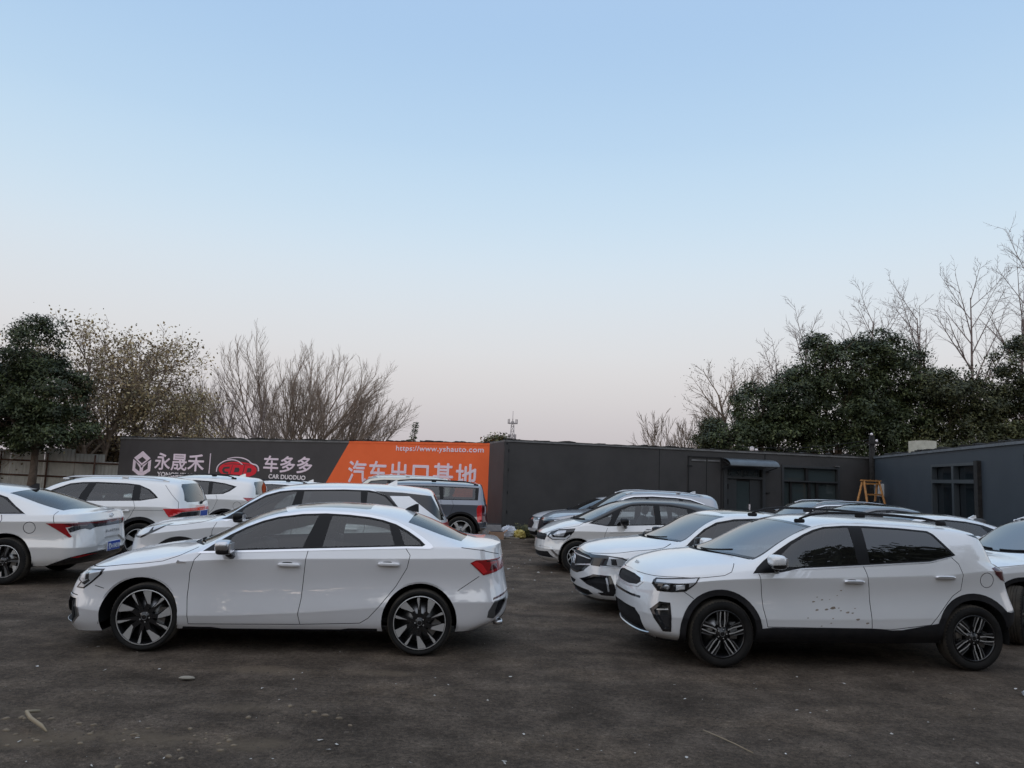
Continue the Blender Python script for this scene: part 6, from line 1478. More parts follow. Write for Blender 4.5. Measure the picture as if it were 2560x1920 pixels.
def sign_container():
    W = Wall((-19.015, 37.41), (-.603, 27.548)); L = W.len
    c = W.P(L/2, 0, 0)
    root = empty('sign_container', (c.x, c.y, 0), 0, label='long dark shipping container with painted sign and orange end', cat='container', group=None)
    def bld(b, n, m):
        M = Matrix.Translation(-c)
        b.v = [tuple(M @ Vector(p)) for p in b.v]
        return b.build(n, m, root)
    b = MB(); W.box(b, 0, L, .12, 2.82, -2.4, 0., 0); W.box(b, .02, L-.02, .0, .12, -2.3, -.08, 1); bld(b, 'wall', ['signblack', 'dark'])
    b = MB(); W.poly(b, [(14.27, 2.822), (L-.004, 2.822), (L-.004, .16), (12.52, .16)], .002, .012, 0); bld(b, 'orange_panel', 'orange')
    b = MB(); W.box(b, 0, 14.28, 2.822, 2.90, -2.4, .03, 0); bld(b, 'top_rail', 'railgrey')
    b = MB(); W.box(b, 14.28, L+.004, 2.822, 2.90, -2.4, .03, 0); W.box(b, L-.10, L+.006, .12, 2.822, -.1, .03, 0); bld(b, 'orange_rail', 'orange')
    b = MB()
    for z in (.55, 1.3, 1.9, 2.45, 2.75):
        b = MB(); W.box(b, L-.035, L-.01, z, z+.07, .03, .033, 0); bld(b, 'hinge', 'dark')
    b = MB(); W.box(b, L+.006, L+.03, .15, 2.8, -2.36, -.12, 0)
    for o in (-.5, -.95, -1.5, -1.95): b.tube([W.P(L+.07, .2, o), W.P(L+.07, 2.75, o)], .022, 8, 1)
    for o in (-.5, -.95, -1.5, -1.95):
        for z in (.5, 1.2, 2.4): b.box(W.P(L+.05, z, o), (.06, .12, .06), 1)
    bld(b, 'end_door', ['blackwall', 'felt'])
    b = MB(); torn_edge(W, b, 2.90, 5, 0, 0, L); bld(b, 'roof_felt', 'felt')
    # lettering and emblems, a few millimetres proud of the paint
    M = lambda s, z: tuple(W.P(s, z, .006 if s < 13 else .016)-c)
    ex, ey = W.d, (0, 0, 1)
    def txt(t, m, s0, s1, z0, z1, **k): lettering(t, m, root, M((s0+s1)/2, (z0+z1)/2), ex, ey, .8, width=s1-s0, height=z1-z0, **k)
    txt('永晟禾', 'signpink', 2.68, 6.00, 1.42, 2.19, fat=.016)
    txt('YONGSHENGHE', 'signwhite', 2.92, 5.85, 1.11, 1.31, fat=.008)
    txt('车多多', 'signpink', 9.68, 12.40, 1.54, 2.21, fat=.016)
    txt('CAR DUODUO', 'signwhite', 10.02, 12.08, 1.26, 1.435, fat=.008)
    txt('https://www.yshauto.com', 'signpink', 16.62, 20.52, 2.50, 2.75, fat=.007, font_space=1.06)
    txt('汽车出口基地', 'signpink', 14.33, 20.27, 1.24, 2.12, fat=.018, font_space=1.14)
    b = MB(); W.box(b, 6.345, 6.395, 1.12, 2.24, .0, .008, 0); bld(b, 'sign_divider', 'signpink')
    # hexagon mark: a folded cube of three bands
    b = MB(); cx, cz, R = 1.74, 1.64, .62
    kx = 1.12
    def hx(r, a): return (cx+kx*r*math.sin(math.radians(a)), cz+r*math.cos(math.radians(a)))
    V = [hx(R, a) for a in range(0, 360, 60)]
    ctr = (cx, cz-.03)
    def mixp(p, q, t): return (p[0]+(q[0]-p[0])*t, p[1]+(q[1]-p[1])*t)
    o0, o1 = .0, .010
    top_in = [(cx, cz+R*.56), (cx+kx*R*.44, cz+R*.32), (cx, cz+R*.06), (cx-kx*R*.44, cz+R*.32)]
    top_out = [V[0], (cx+kx*R*.86, cz+R*.47), (cx, cz-R*.10), (cx-kx*R*.86, cz+R*.47)]
    for i in range(4):
        j = (i+1) % 4
        W.poly(b, [top_out[i], top_out[j], top_in[j], top_in[i]], o0, o1)
    for sg in (1, -1):
        A = [(cx+sg*kx*R*.93, cz+R*.36), (cx+sg*kx*R*.93, cz-R*.50), (cx, cz-R), (cx, cz-R*.66), (cx+sg*kx*R*.66, cz-R*.34), (cx+sg*kx*R*.66, cz+R*.21)]
        q1 = [A[0], A[1], A[4], A[5]]; q2 = [A[1], A[2], A[3], A[4]]
        q3 = [A[0], A[5], (cx, cz-R*.40), (cx, cz-R*.16)]
        q4 = [(cx, cz-R*.30), (cx+sg*kx*R*.17, cz-R*.12), (cx+sg*kx*R*.17, cz-R*.60), (cx, cz-R*.70)]
        for q in (q1, q2, q4, [(A[0][0], A[0][1]), (A[5][0], A[5][1]), (cx+sg*kx*R*.17, cz-R*.28), (cx+sg*kx*R*.1, cz-R*.10)]): W.poly(b, q if sg > 0 else q[::-1], o0, o1)
    bld(b, 'hexagon_emblem', 'signpink')
    # red oval with letters and a white car outline
    def band(pts, w0, w1=None):
        n = len(pts); out = []; inn = []
        for i, p in enumerate(pts):
            a, e = pts[max(0, i-1)], pts[min(n-1, i+1)]
            t = Vector((e[0]-a[0], e[1]-a[1])).normalized(); w = (w0+((w1 if w1 is not None else w0)-w0)*i/(n-1))/2
            out.append((p[0]-t.y*w, p[1]+t.x*w)); inn.append((p[0]+t.y*w, p[1]-t.x*w))
        return [[out[i], out[i+1], inn[i+1], inn[i]] for i in range(n-1)]
    b = MB()
    cx, cz = 8.13, 1.565
    W.poly(b, [(cx+1.165*math.copysign(abs(math.cos(q))**.9, math.cos(q)), cz+.345*math.sin(q)) for q in [6.28319*i/40 for i in range(40)]], .0, .008, 0)
    for q in ([(7.28, 1.66), (7.66, 1.69), (7.64, 1.60), (7.36, 1.585), (7.33, 1.53), (7.38, 1.475), (7.60, 1.46), (7.58, 1.37), (7.28, 1.40), (7.17, 1.53)],
              [(7.98, 1.66), (8.20, 1.66), (8.27, 1.58), (8.21, 1.47), (7.93, 1.45)], [(8.74, 1.66), (8.93, 1.66), (9.00, 1.58), (8.94, 1.48), (8.69, 1.46)],
              [(7.80, 1.76), (7.83, 1.76), (7.70, 1.30), (7.66, 1.30)], [(8.55, 1.78), (8.59, 1.78), (8.46, 1.28), (8.41, 1.28)],
              [(7.30, 1.80), (7.80, 1.83), (8.30, 1.82), (8.9, 1.80), (8.9, 1.775), (8.3, 1.79), (7.8, 1.80), (7.3, 1.77)]):
        W.poly(b, q, .008, .011, 1)
    bld(b, 'red_car_emblem', ['signred', 'signblack'])
    b = MB()
    for q in band(smooth_poly([(6.84, 1.44), (6.86, 1.62), (7.0, 1.78), (7.35, 1.94), (7.8, 1.99), (8.15, 1.93), (8.42, 1.80)], 6, False), .06, .035): W.poly(b, q, .0, .012)
    for q in band(smooth_poly([(7.45, 2.02), (7.85, 2.09), (8.3, 2.09), (8.7, 2.0), (8.95, 1.86), (9.22, 1.80), (9.36, 1.70), (9.40, 1.54)], 6, False), .035, .07): W.poly(b, q, .0, .012)
    bld(b, 'car_outline_emblem', 'signpink')

def black_container():
    W = Wall((-.167, 23.925), (12.696, 26.783)); L = W.len; c = W.P(L/2, 0, 0)
    root = empty('black_container', (c.x, c.y, 0), 0, label='black container building with door, canopy and window facing the lot', cat='container')
    def bld(b, n, m, par=None):
        b.v = [tuple(Vector(p)-c) for p in b.v]
        return b.build(n, m, par or root)
    holes = [(7.58, 9.0, .16, 2.36), (9.70, 11.85, .95, 2.45)]
    b = MB()
    xs = [0, 7.58, 9.0, 9.70, 11.85, L]
    for i in range(5):
        a0, a1 = xs[i], xs[i+1]
        if i in (1, 3):
            h = holes[0] if i == 1 else holes[1]
            W.box(b, a0, a1, h[3], 2.82, -2.4, 0); 
            if i == 3: W.box(b, a0, a1, .12, h[2], -2.4, 0)
            W.box(b, a0, a1, h[2], h[3], -2.4, -.35, 1)
        else: W.box(b, a0, a1, .12, 2.82, -2.4, 0)
    W.box(b, .1, L, .0, .12, -2.3, -.12, 1)
    bld(b, 'wall', ['blackwall', 'dark'])
    b = MB(); W.box(b, 0, L, 2.822, 2.875, -2.4, .035, 0); bld(b, 'top_rail', 'railgrey')
    b = MB(); W.box(b, .172, L, .10, .24, -.05, .03, 0); bld(b, 'bottom_rail', 'framegrey')
    b = MB(); W.box(b, .0, .13, .222, 2.70, -.05, .022, 0)
    for z in (.6, 1.2, 1.9, 2.5): W.box(b, .135, .165, z, z+.09, 0, .026, 1)
    bld(b, 'corner_post', ['blackwall', 'dark'])
    for z in (.10, 2.70):
        b = MB(); casting(W, b, 0, z, 0); bld(b, 'corner_casting', ['blackwall', 'dark'])
    b = MB(); torn_edge(W, b, 2.876, 9); bld(b, 'roof_felt', 'felt')
    b = MB(); W.box(b, 9.02, 9.05, .242, 2.82, 0, .012); bld(b, 'seam', 'dark')
    b = MB(); W.box(b, 5.2, 5.22, .242, 2.82, 0, .006); bld(b, 'seam', 'dark')
    # cargo doors left in the wall
    b = MB(); W.box(b, 6.22, 7.42, .28, 2.60, .0, .02, 0); W.box(b, 6.22, 7.42, 2.60, 2.64, 0, .05, 1); W.box(b, 6.22, 6.25, .26, 2.60, .02, .03, 1); W.box(b, 6.87, 6.89, .26, 2.60, .02, .028, 1); W.box(b, 7.39, 7.42, .26, 2.60, .02, .03, 1)
    W.box(b, 6.33, 6.85, 2.48, 2.53, .02, .05, 2); W.box(b, 6.91, 7.35, 2.48, 2.53, .02, .05, 2)
    for z in (2.28, 1.45): W.box(b, 6.19, 6.35, z, z+.05, .03, .06, 1)
    bld(b, 'cargo_door', ['blackwall', 'dark', 'railgrey'])
    # entrance door
    b = MB()
    W.box(b, 7.50, 7.62, .16, 2.37, -.05, .05, 0); W.box(b, 8.92, 9.03, .16, 2.34, -.05, .05, 0); W.box(b, 7.62, 8.92, 2.28, 2.36, -.05, .04, 0); W.box(b, 7.62, 8.92, 1.95, 2.02, -.05, .04, 0)
    fr = bld(b, 'door_frame', 'framegrey')
    b = MB(); W.box(b, 7.62, 8.92, 2.02, 2.28, -.12, -.10, 0); bld(b, 'transom_pane', 'pane')
    b = MB()
    z0, z1 = 2.03, 2.27
    for k in range(2):
        a = 7.66+k*.62; w = .58
        for (p0, p1, q0, q1) in ((a, a+w, z1-.02, z1), (a, a+w, z0, z0+.02), (a, a+.02, z0, z1), (a+w-.02, a+w, z0, z1), (a+.15, a+.43, z0+.17, z0+.19), (a+.15, a+.43, z0+.05, z0+.07), (a+.15, a+.17, z0+.05, z0+.19), (a+.41, a+.43, z0+.05, z0+.19), (a+.02, a+.15, z0+.11, z0+.13), (a+.43, a+w-.02, z0+.11, z0+.13), (a+.09, a+.11, z0+.02, z1-.02), (a+.47, a+.49, z0+.02, z1-.02)):
            W.box(b, p0, p1, q0, q1, -.095, -.07, 0)
    bld(b, 'lattice', 'frameblue')
    b = MB(); W.box(b, 7.63, 8.01, .17, 1.94, -.10, -.05, 0); W.box(b, 8.50, 8.91, .17, 1.94, -.10, -.05, 0); W.box(b, 8.01, 8.50, 1.88, 1.94, -.10, -.05, 1); W.box(b, 8.01, 8.50, .17, .30, -.10, -.05, 0)
    for z in (.6, 1.1, 1.6): W.box(b, 7.68, 7.71, z, z+.16, -.05, -.03, 1)
    dr = bld(b, 'door', ['framegrey', 'dark'])
    b = MB(); W.box(b, 8.02, 8.49, .31, 1.87, -.09, -.075, 0); bld(b, 'door_pane', 'pane', dr)
    b = MB(); W.box(b, 8.455, 8.49, .92, 1.12, -.045, .0, 0); bld(b, 'handle', 'signwhite', dr)
    b = MB()
    n = 9; prof = [(.02+.62*math.sin(math.pi/2*i/n), 2.62-.24*(1-math.cos(math.pi/2*i/n))) for i in range(n+1)]
    for i in range(n):
        (o0, z0), (o1, z1) = prof[i], prof[i+1]
        b.add([W.P(7.42, z0, o0), W.P(9.20, z0, o0), W.P(9.20, z1, o1), W.P(7.42, z1, o1), W.P(7.42, z0-.012, o0-.004), W.P(9.20, z0-.012, o0-.004), W.P(9.20, z1-.012, o1-.004), W.P(7.42, z1-.012, o1-.004)], [(0, 1, 2, 3), (7, 6, 5, 4), (0, 3, 7, 4), (1, 5, 6, 2)], 0, False)
    W.box(b, 7.41, 9.21, 2.345, 2.375, .62, .65, 1)
    for a in (7.43, 9.17):
        b.tube([W.P(a, 2.58, .02), W.P(a, 2.37, .62)], .014, 6, 1); b.tube([W.P(a, 2.25, .02), W.P(a, 2.37, .62)], .014, 6, 1)
    bld(b, 'canopy', ['canopy', 'dark'])
    b = MB()
    for z in (2.20, 1.50): W.box(b, 9.055, 9.2, z, z+.03, .0, .05, 0)
    bld(b, 'hook', 'dark')
    # window
    b = MB()
    for a0, a1, z0, z1 in ((9.66, 9.74, .92, 2.48), (11.81, 11.89, .92, 2.48), (9.74, 11.81, 2.40, 2.47), (9.74, 11.81, .92, .98), (9.74, 11.81, 1.92, 1.97)): W.box(b, a0, a1, z0, z1, -.10, .03, 0)
    wf = bld(b, 'window', 'framegrey')
    b = MB()
    for a0, a1, z0, z1 in ((10.60, 10.70, 1.97, 2.40), (10.0, 10.07, .98, 1.92), (10.70, 10.78, .98, 1.92), (11.0, 11.08, .98, 1.92)): W.box(b, a0, a1, z0, z1, -.10, -.02, 0)
    W.box(b, 11.08, 11.81, 1.87, 1.92, -.1, -.03, 0); W.box(b, 10.07, 10.70, 1.88, 1.92, -.1, -.03, 0)
    bld(b, 'mullion', 'dark', wf)
    b = MB(); W.box(b, 9.74, 11.81, .98, 2.40, -.14, -.12, 0); bld(b, 'pane', 'pane', wf)
    b = MB(); W.box(b, 11.68, 11.86, 2.49, 2.52, 0, .08, 0); bld(b, 'lamp', 'railgrey')

def wing_container():
    W = Wall((12.696, 26.783), (10.521, 15.574)); c = W.P(6, 0, 0); L = 13.4
    root = empty('wing_container', (c.x, c.y, 0), 0, label='dark container wing along the right edge with four pane window', cat='container')
    def bld(b, n, m, par=None):
        b.v = [tuple(Vector(p)-c) for p in b.v]
        return b.build(n, m, par or root)
    b = MB(); a0, a1 = 6.03, 9.0
    W.box(b, .0, a0, .12, 2.82, -2.4, 0); W.box(b, a1, 11.35, .12, 2.82, -2.4, 0); W.box(b, a0, a1, 2.47, 2.82, -2.4, 0); W.box(b, a0, a1, .12, .6, -2.4, 0); W.box(b, a0, a1, .6, 2.47, -2.4, -.35, 1)
    W.box(b, 11.35, 12.2, 2.6, 2.82, -2.4, 0); W.box(b, 11.35, 12.2, .12, 2.6, -2.4, -.4, 1); W.box(b, 12.2, L, .12, 2.82, -2.4, 0)
    W.box(b, .1, L, .0, .12, -2.3, -.12, 1)
    bld(b, 'wall', ['wingwall_skytint', 'dark'])
    b = MB(); W.box(b, .04, L, 2.822, 2.885, -2.4, .04, 0); bld(b, 'top_rail', 'railgrey2')
    b = MB(); torn_edge(W, b, 2.886, 21, 0, .05, L); bld(b, 'roof_felt', 'felt')
    b = MB()
    for p in ((5.98, 6.07, .56, 2.5), (8.93, 9.02, .56, 2.5), (6.07, 8.93, 2.43, 2.5), (6.07, 8.93, .56, .62), (6.07, 8.93, 2.0, 2.09), (7.47, 7.60, .62, 2.0), (7.47, 7.60, 2.09, 2.43)): W.box(b, *p, -.1, .03, 0)
    wf = bld(b, 'window', 'frameblue')
    for p in ((6.07, 7.47, 2.09, 2.43), (7.60, 8.93, 2.09, 2.43), (6.07, 7.47, .62, 2.0), (7.60, 8.93, .62, 2.0)):
        b = MB(); W.box(b, *p, -.13, -.11, 0); bld(b, 'pane', 'panedark', wf)
    b = MB(); W.box(b, 9.03, 9.24, .3, 2.53, 0, .09, 0); bld(b, 'shutter_box', 'felt')
    def item(b, n, m, lab, cat):
        b.build(n, m, None, label=lab, cat=cat)
    b = MB(); W.box(b, .95, 1.45, 1.55, 1.96, .0, .18, 0); W.box(b, 1.0, 1.40, 1.62, 1.90, .18, .19, 1)
    b.tube([W.P(1.2, 1.55, .08), W.P(1.2, .6, .04)], .02, 6, 1)
    item(b, 'meter_box', ['meter', 'railgrey'], 'white electric meter box on the wall behind the orange ladder', 'meter box')
    b = MB(); b.tube([(12.58, 26.5, .02), (12.58, 26.5, 3.62)], [.10, .09], 10, 0); b.box((12.58, 26.4, 3.35), (.5, .06, .06), 0)
    for dx, z in ((-.05, 3.66), (.12, 3.44)): b.sup((12.58+dx, 26.40, z), (.09, .09, .09), .9, 1, 10, 6)
    item(b, 'utility_pole', ['felt', 'signwhite'], 'short service pole with white insulators standing in the container corner', 'pole')
    b = MB()
    for z0, z1, x1, y1 in ((3.5, 3.05, 7.6, 25.75), (3.40, 3.02, 9.2, 26.1)):
        pts = [(12.56+(x1-12.56)*t, 26.4+(y1-26.4)*t, z0+(z1-z0)*t-.18*4*t*(1-t)) for t in [i/12 for i in range(13)]]
        b.tube(pts, .008, 5, 0)
    item(b, 'service_cable', 'dark', 'thin dark cables sagging from the service pole to the container roof', 'cable')
    b = MB(); b.sup((8.25, 26.0, 2.98), (.14, .1, .16), .7, 0); b.sup((8.40, 26.0, 2.95), (.1, .1, .08), .7, 0)
    item(b, 'roof_insulator', 'signwhite', 'small white fitting on the black container roof edge', 'fitting')
    b = MB(); b.box((12.12, 22.4, 3.06), (.42, .62, .34), 0, Matrix.Rotation(.25, 3, 'Z')); b.box((12.12, 22.4, 3.236), (.30, .5, .012), 1, Matrix.Rotation(.25, 3, 'Z'))
    o = None
    item(b, 'foam_crate', ['foam', 'plank'], 'cream foam crate lying on the right container roof', 'crate')
def ladder():
    root = empty('step_ladder', (11.62, 24.6, 0), .25, label='orange wooden step ladder standing open in the container corner', cat='ladder')
    H = 2.03
    for x in (-.28, .28):
        for s, nm in ((-1, 'leg'), (1, 'leg')):
            b = MB(); b.tube([(x*1.5-.22*s*1.2, .28*s, 0), (x, .03*s, H)], .036, 6, 0); b.build('leg', 'wood', root)
    for z in (.4, .8, 1.2, 1.6, 1.94):
        t = z/H; b = MB(); y = -.28+(.25)*t
        b.box((0.13*(1-t), y, z), (.66-.1*t, .05, .05), 0); b.build('rung', 'wood', root)
    b = MB(); b.box((0, 0, H+.01), (.7, .12, .05), 0); b.build('top_board', 'wood', root)
def rubbish():
    b = MB(); b.box((0, 0, .17), (.50, .36, .34), 0); b.box((0, 0, .345), (.48, .34, .01), 1)
    o = b.build('grey_box', ['card2', 'dark'], None, label='grey carton under the tail of the slate SUV by the container gap', cat='box'); o.location = (-.43, 22.6, 0); o.rotation_euler = (0, 0, .15)
    b = MB(); b.box((0, 0, .10), (.40, .30, .20), 0); b.box((.25, .05, .20), (.16, .26, .012), 0, Matrix.Rotation(-.7, 3, 'Y')); b.box((-.25, 0, .16), (.14, .26, .012), 0, Matrix.Rotation(.9, 3, 'Y')); b.box((0, 0, .202), (.36, .26, .006), 1)
    o = b.build('cardboard_box', ['card', 'dark'], None, label='brown open cardboard box thrown on the dirt beside the grey carton', cat='box'); o.location = (-.28, 21.75, 0); o.rotation_euler = (0, 0, .1)
    b = MB(); b.box((0, 0, .02), (.75, .12, .03), 0)
    o = b.build('plank', 'plank', None, label='short pale plank between the cardboard box and the plastic bag', cat='plank'); o.location = (.0, 21.95, 0); o.rotation_euler = (0, 0, -.1)
    r = random.Random(4)
    def crumple(nm, m, loc, d, lab):
        b = MB(); b.sup((0, 0, d[2]*.45), d, .8, 0, 18, 12)
        b.v = [(x*r.uniform(.75, 1.25), y*r.uniform(.75, 1.25), max(0, z*r.uniform(.7, 1.3))) for x, y, z in b.v]; b.sm = [False]*len(b.sm)
        o = b.build(nm, m, None, label=lab, cat='plastic bag'); o.location = loc
    crumple('plastic_bag', 'bag', (.08, 22.3, 0), (.42, .34, .30), 'crumpled white plastic bag lying before the black container')
    crumple('plastic_bag', 'bagy', (.38, 22.1, 0), (.34, .28, .22), 'crumpled yellow plastic bag beside the white one')
    b = MB()
    for i in range(130):
        a = r.random()*6.3; l = r.uniform(.15, .5); x, y = r.gauss(.62, .16), r.gauss(22.6, .14)
        b.tube([(x, y, 0), (x+math.cos(a)*l*.35, y+math.sin(a)*l*.35, l*.7), (x+math.cos(a)*l*.8, y+math.sin(a)*l*.8, l*.75)], [.006, .005, .002], 4, 0)
        for k in range(3):
            q = r.uniform(.4, 1); px, py, pz = x+math.cos(a)*l*.7*q, y+math.sin(a)*l*.7*q, l*.75*q
            b.add([(px, py, pz), (px+r.uniform(-.05, .05), py+.02, pz+.04), (px+r.uniform(-.07, .07), py-.02, pz+.02)], [(0, 1, 2)], 0)
    b.build('weeds', 'weed', None, kind='stuff', label='olive weeds growing at the foot of the black container', cat='weeds')
    b = MB(); b.sup((0, 0, .02), (.08, .14, .05), .7, 0)
    b.v = [(x*r.uniform(.7, 1.2), y*r.uniform(.7, 1.2), z) for x, y, z in b.v]
    o = b.build('plastic_scrap', 'bag', None, label='pale plastic scrap at the right edge of the dirt', cat='litter'); o.location = (4.72, 7.07, 0)
def fence():
    A, B = Vector((-36, 42, 0)), Vector((-17.2, 39.4, 0)); d = (B-A).normalized(); n = Vector((d.y, -d.x, 0)); L = (B-A).length
    root = empty('metal_fence', tuple(A), 0, label='grey corrugated sheet fence with rusty rails at the left', cat='fence')
    r = random.Random(8)
    a = 0
    while a < L:
        w = r.uniform(1.6, 2.4); h = r.uniform(1.95, 2.35) if a < L-4.2 else r.uniform(1.6, 1.85); b = MB()
        k = int(w/.1); pts = [(a+w*i/k, .02*(i % 2)) for i in range(k+1)]
        v = [d*p+n*q+Vector((0, 0, z)) for p, q in pts for z in (.05, h)]
        b.add(v, [(2*i, 2*i+1, 2*i+3, 2*i+2) for i in range(k)], 0)
        b.build('sheet', 'corr', root); a += w+.01
    for z in (.85, 1.62):
        b = MB(); b.tube([n*.06+Vector((0, 0, z)), d*L+n*.06+Vector((0, 0, z-.05))], .045, 6, 0); b.build('rail', 'rust', root)
    for i in range(7):
        b = MB(); p = d*(L*(i+.4)/7)+n*.1; b.tube([p, p+Vector((0, 0, 2.0))], .05, 6, 0); b.build('post', 'rust', root)
    s = empty('shed', (-22.3, 46.5, 0), -.1, label='low brown shed with sloping rusty roof behind the sheet fence', cat='shed')
    b = MB(); b.box((0, 0, 1.6), (7, 4, 3.2), 0); b.build('wall', 'brick', s)
    b = MB(); b.prism([(-3.8, 3.95), (3.8, 3.25), (3.8, 3.33), (-3.8, 4.05)], -2.4, 2.4, lambda a_, z, o: Vector((a_, o, z)), 0); b.build('roof', 'rust', s)

# ---------------------------------------------------------------- trees
def branch(b, p, d, length, rad, level, r, P, tips):
    n = 4 if level < 2 else 3; pts = [p]; dd = d.copy(); q = p.copy()
    for i in range(n):
        dd = (dd+Vector((r.gauss(0, 1), r.gauss(0, 1), r.gauss(0, .6)))*P['wander']+Vector((0, 0, P['up']))).normalized()
        q = q+dd*(length/n); pts.append(q.copy())
    k = [rad*(1-(1-P['taper'])*i/n) for i in range(n+1)]
    if level >= P['levels']: k[-1] = rad*.35
    b.tube(pts, k, 6 if level == 0 else 5 if level == 1 else 3, 0, cap=False)
    if level >= P['levels']: tips.append((pts[-1], dd)); return
    kids = P['kids'][level]
    for i in range(kids):
        t = P['start'][level]+(1-P['start'][level])*(i+r.random())/kids
        j = min(n-1, int(t*n)); f = t*n-j
        s = pts[j].lerp(pts[j+1], f)
        td = (pts[j+1]-pts[j]).normalized()
        ax = td.orthogonal().normalized(); ax.rotate(Matrix.Rotation(r.random()*6.283, 3, td))
        a = math.radians(r.uniform(*P['angle'][level]))
        nd = td.copy(); nd.rotate(Matrix.Rotation(a, 3, ax))
        branch(b, s, nd, length*P['ratio'][level]*r.uniform(.7, 1.15)*(1.1-.4*t), max(k[j]*P['thin'], P['minr']), level+1, r, P, tips)
    tips.append((pts[-1], dd))
BARE = dict(levels=3, kids=[7, 6, 5], start=[.35, .25, .2], angle=[(25, 50), (22, 45), (20, 45)], ratio=[.62, .6, .5], wander=.07, up=.06, taper=.45, thin=.55, minr=.012)
def tree(name, loc, H, seed, label, P, rad=.16, bark='bark', twig='twig', tufts=0, tuft_size=.12, tuft_mat='tuft', trunk=.3, stems=1, cat='tree', group=None, lean=(0, 0)):
    r = random.Random(seed)
    root = empty(name, loc, 0 if P.get('fan') else r.random()*6, label=label, cat=cat, group=group)
    b = MB(); cr = MB(); tips = []
    for s in range(stems):
        a = 6.283*s*P.get('turn', 1)/stems+r.random()
        fan = P.get('fan')
        if fan:
            th = fan*(2*(s+.5)/stems-1)+r.gauss(0, .05); ph = r.gauss(0, .35)*fan
            d = Vector((math.sin(th), math.sin(ph), math.cos(th)*math.cos(ph))).normalized()
        else: d = Vector((lean[0]+(.25*P.get('splay', 1)*math.cos(a) if stems > 1 else 0)+r.gauss(0, .03), lean[1]+(.25*P.get('splay', 1)*math.sin(a) if stems > 1 else 0), 1)).normalized()
        p0 = Vector((.15*math.cos(a), .15*math.sin(a), -.05)) if stems > 1 else Vector((0, 0, -.05))
        p1 = p0+d*H*trunk
        b.tube([p0, p0.lerp(p1, .1)+Vector((.02, .01, 0)), p0.lerp(p1, .55)+Vector((r.gauss(0, .06), r.gauss(0, .06), 0)), p1], [rad*1.35, rad*1.05, rad*.9, rad*.8], 9, 0)
        branch(cr, p1, d, H*P.get('leader', .45), rad*.8, 0, r, P, tips)
    b.build('trunk', bark, root)
    cr.build('branches', twig, root)
    if tufts:
        f = MB()
        for p, d in tips:
            for i in range(tufts):
                c = p+Vector((r.gauss(0, 1), r.gauss(0, 1), r.gauss(-.3, 1)))*tuft_size*1.6
                s = tuft_size*r.uniform(.4, 1.1); u = Vector((r.gauss(0, 1), r.gauss(0, 1), r.gauss(0, 1))).normalized(); w = u.orthogonal().normalized()*s*.32
                f.add([c-u*s*.5, c+w, c+u*s*.5, c-w], [(0, 1, 2, 3)], 0)
        f.build('leaves', tuft_mat, root)
    return root
def evergreen(name, loc, blobs, seed, label, n=9000, size=.16, m='leaf', trunkh=2.5, rad=.2, group=None):
    """dense crown of leaf sprays gathered on and in a handful of lobes; blobs = (x, y, z, rx, ry, rz)"""
    r = random.Random(seed)
    root = empty(name, loc, 0, label=label, cat='tree', group=group)
    b = MB()
    b.tube([(0, 0, -.05), (.05, 0, trunkh*.5), (0, .05, trunkh)], [rad*1.3, rad, rad*.9], 9, 0)
    for bl in blobs:
        c = Vector(bl[:3]); s = Vector((0, 0, trunkh))
        b.tube([s, s.lerp(c, .5)+Vector((r.gauss(0, .15), r.gauss(0, .15), .1)), c], [rad*.7, rad*.45, rad*.15], 6, 0)
        for i in range(7):
            e = c+Vector((r.gauss(0, .5)*bl[3], r.gauss(0, .5)*bl[4], r.gauss(.1, .5)*bl[5]))
            b.tube([c.lerp(s, r.uniform(0, .4)), c.lerp(e, .5)+Vector((0, 0, .1)), e], [rad*.2, rad*.12, .01], 4, 0)
    b.build('trunk', 'bark', root)
    V = []; F = []
    tot = sum(q[3]*q[5]+q[4]*q[5] for q in blobs)
    for bl in blobs:
        area = bl[3]*bl[5]+bl[4]*bl[5]
        m_ = max(7, int(7*area)); per = max(3, int(2.3*n*area/tot/14/m_))
        for a in range(m_):
            u = Vector((r.gauss(0, 1), r.gauss(0, 1), r.gauss(.15, 1))).normalized()
            q = r.uniform(.62, 1.0); R = r.uniform(.30, .62)*min(1, bl[5]/1.1)
            sc_ = Vector((bl[0]+u.x*bl[3]*q, bl[1]+u.y*bl[4]*q, bl[2]+u.z*bl[5]*q))
            for i in range(per):
                w_ = (Vector((r.gauss(0, 1), r.gauss(0, 1), r.gauss(.35, .8)))+u*.5).normalized()
                c = sc_+Vector((w_.x*R*1.25, w_.y*R*1.25, w_.z*R*.8))*r.uniform(.6, 1.1)
                ax = (w_+Vector((r.gauss(0, .4), r.gauss(0, .4), r.gauss(.1, .4)))).normalized()
                for j in range(14):
                    s = size*r.uniform(.6, 1.25)
                    p = c+Vector((r.gauss(0, 1), r.gauss(0, 1), r.gauss(0, .6)))*size*1.0+ax*s*.4
                    nn = (Vector((0, 0, 1))*.6+w_*.8+Vector((r.gauss(0, .5), r.gauss(0, .5), r.gauss(0, .4)))).normalized()
                    t = nn.orthogonal().normalized(); t.rotate(Matrix.Rotation(r.random()*6.28, 3, nn)); w = nn.cross(t)
                    o = len(V)
                    V += [p-t*s*.55, p+w*s*.24-t*s*.05, p+t*s*.55, p-w*s*.24-t*s*.05]; F.append((o, o+1, o+2, o+3))
    me = bpy.data.meshes.new('crown'); me.from_pydata([tuple(v) for v in V], [], F); me.materials.append(MATS[m])
    link(bpy.data.objects.new('crown', me), root)
    return root

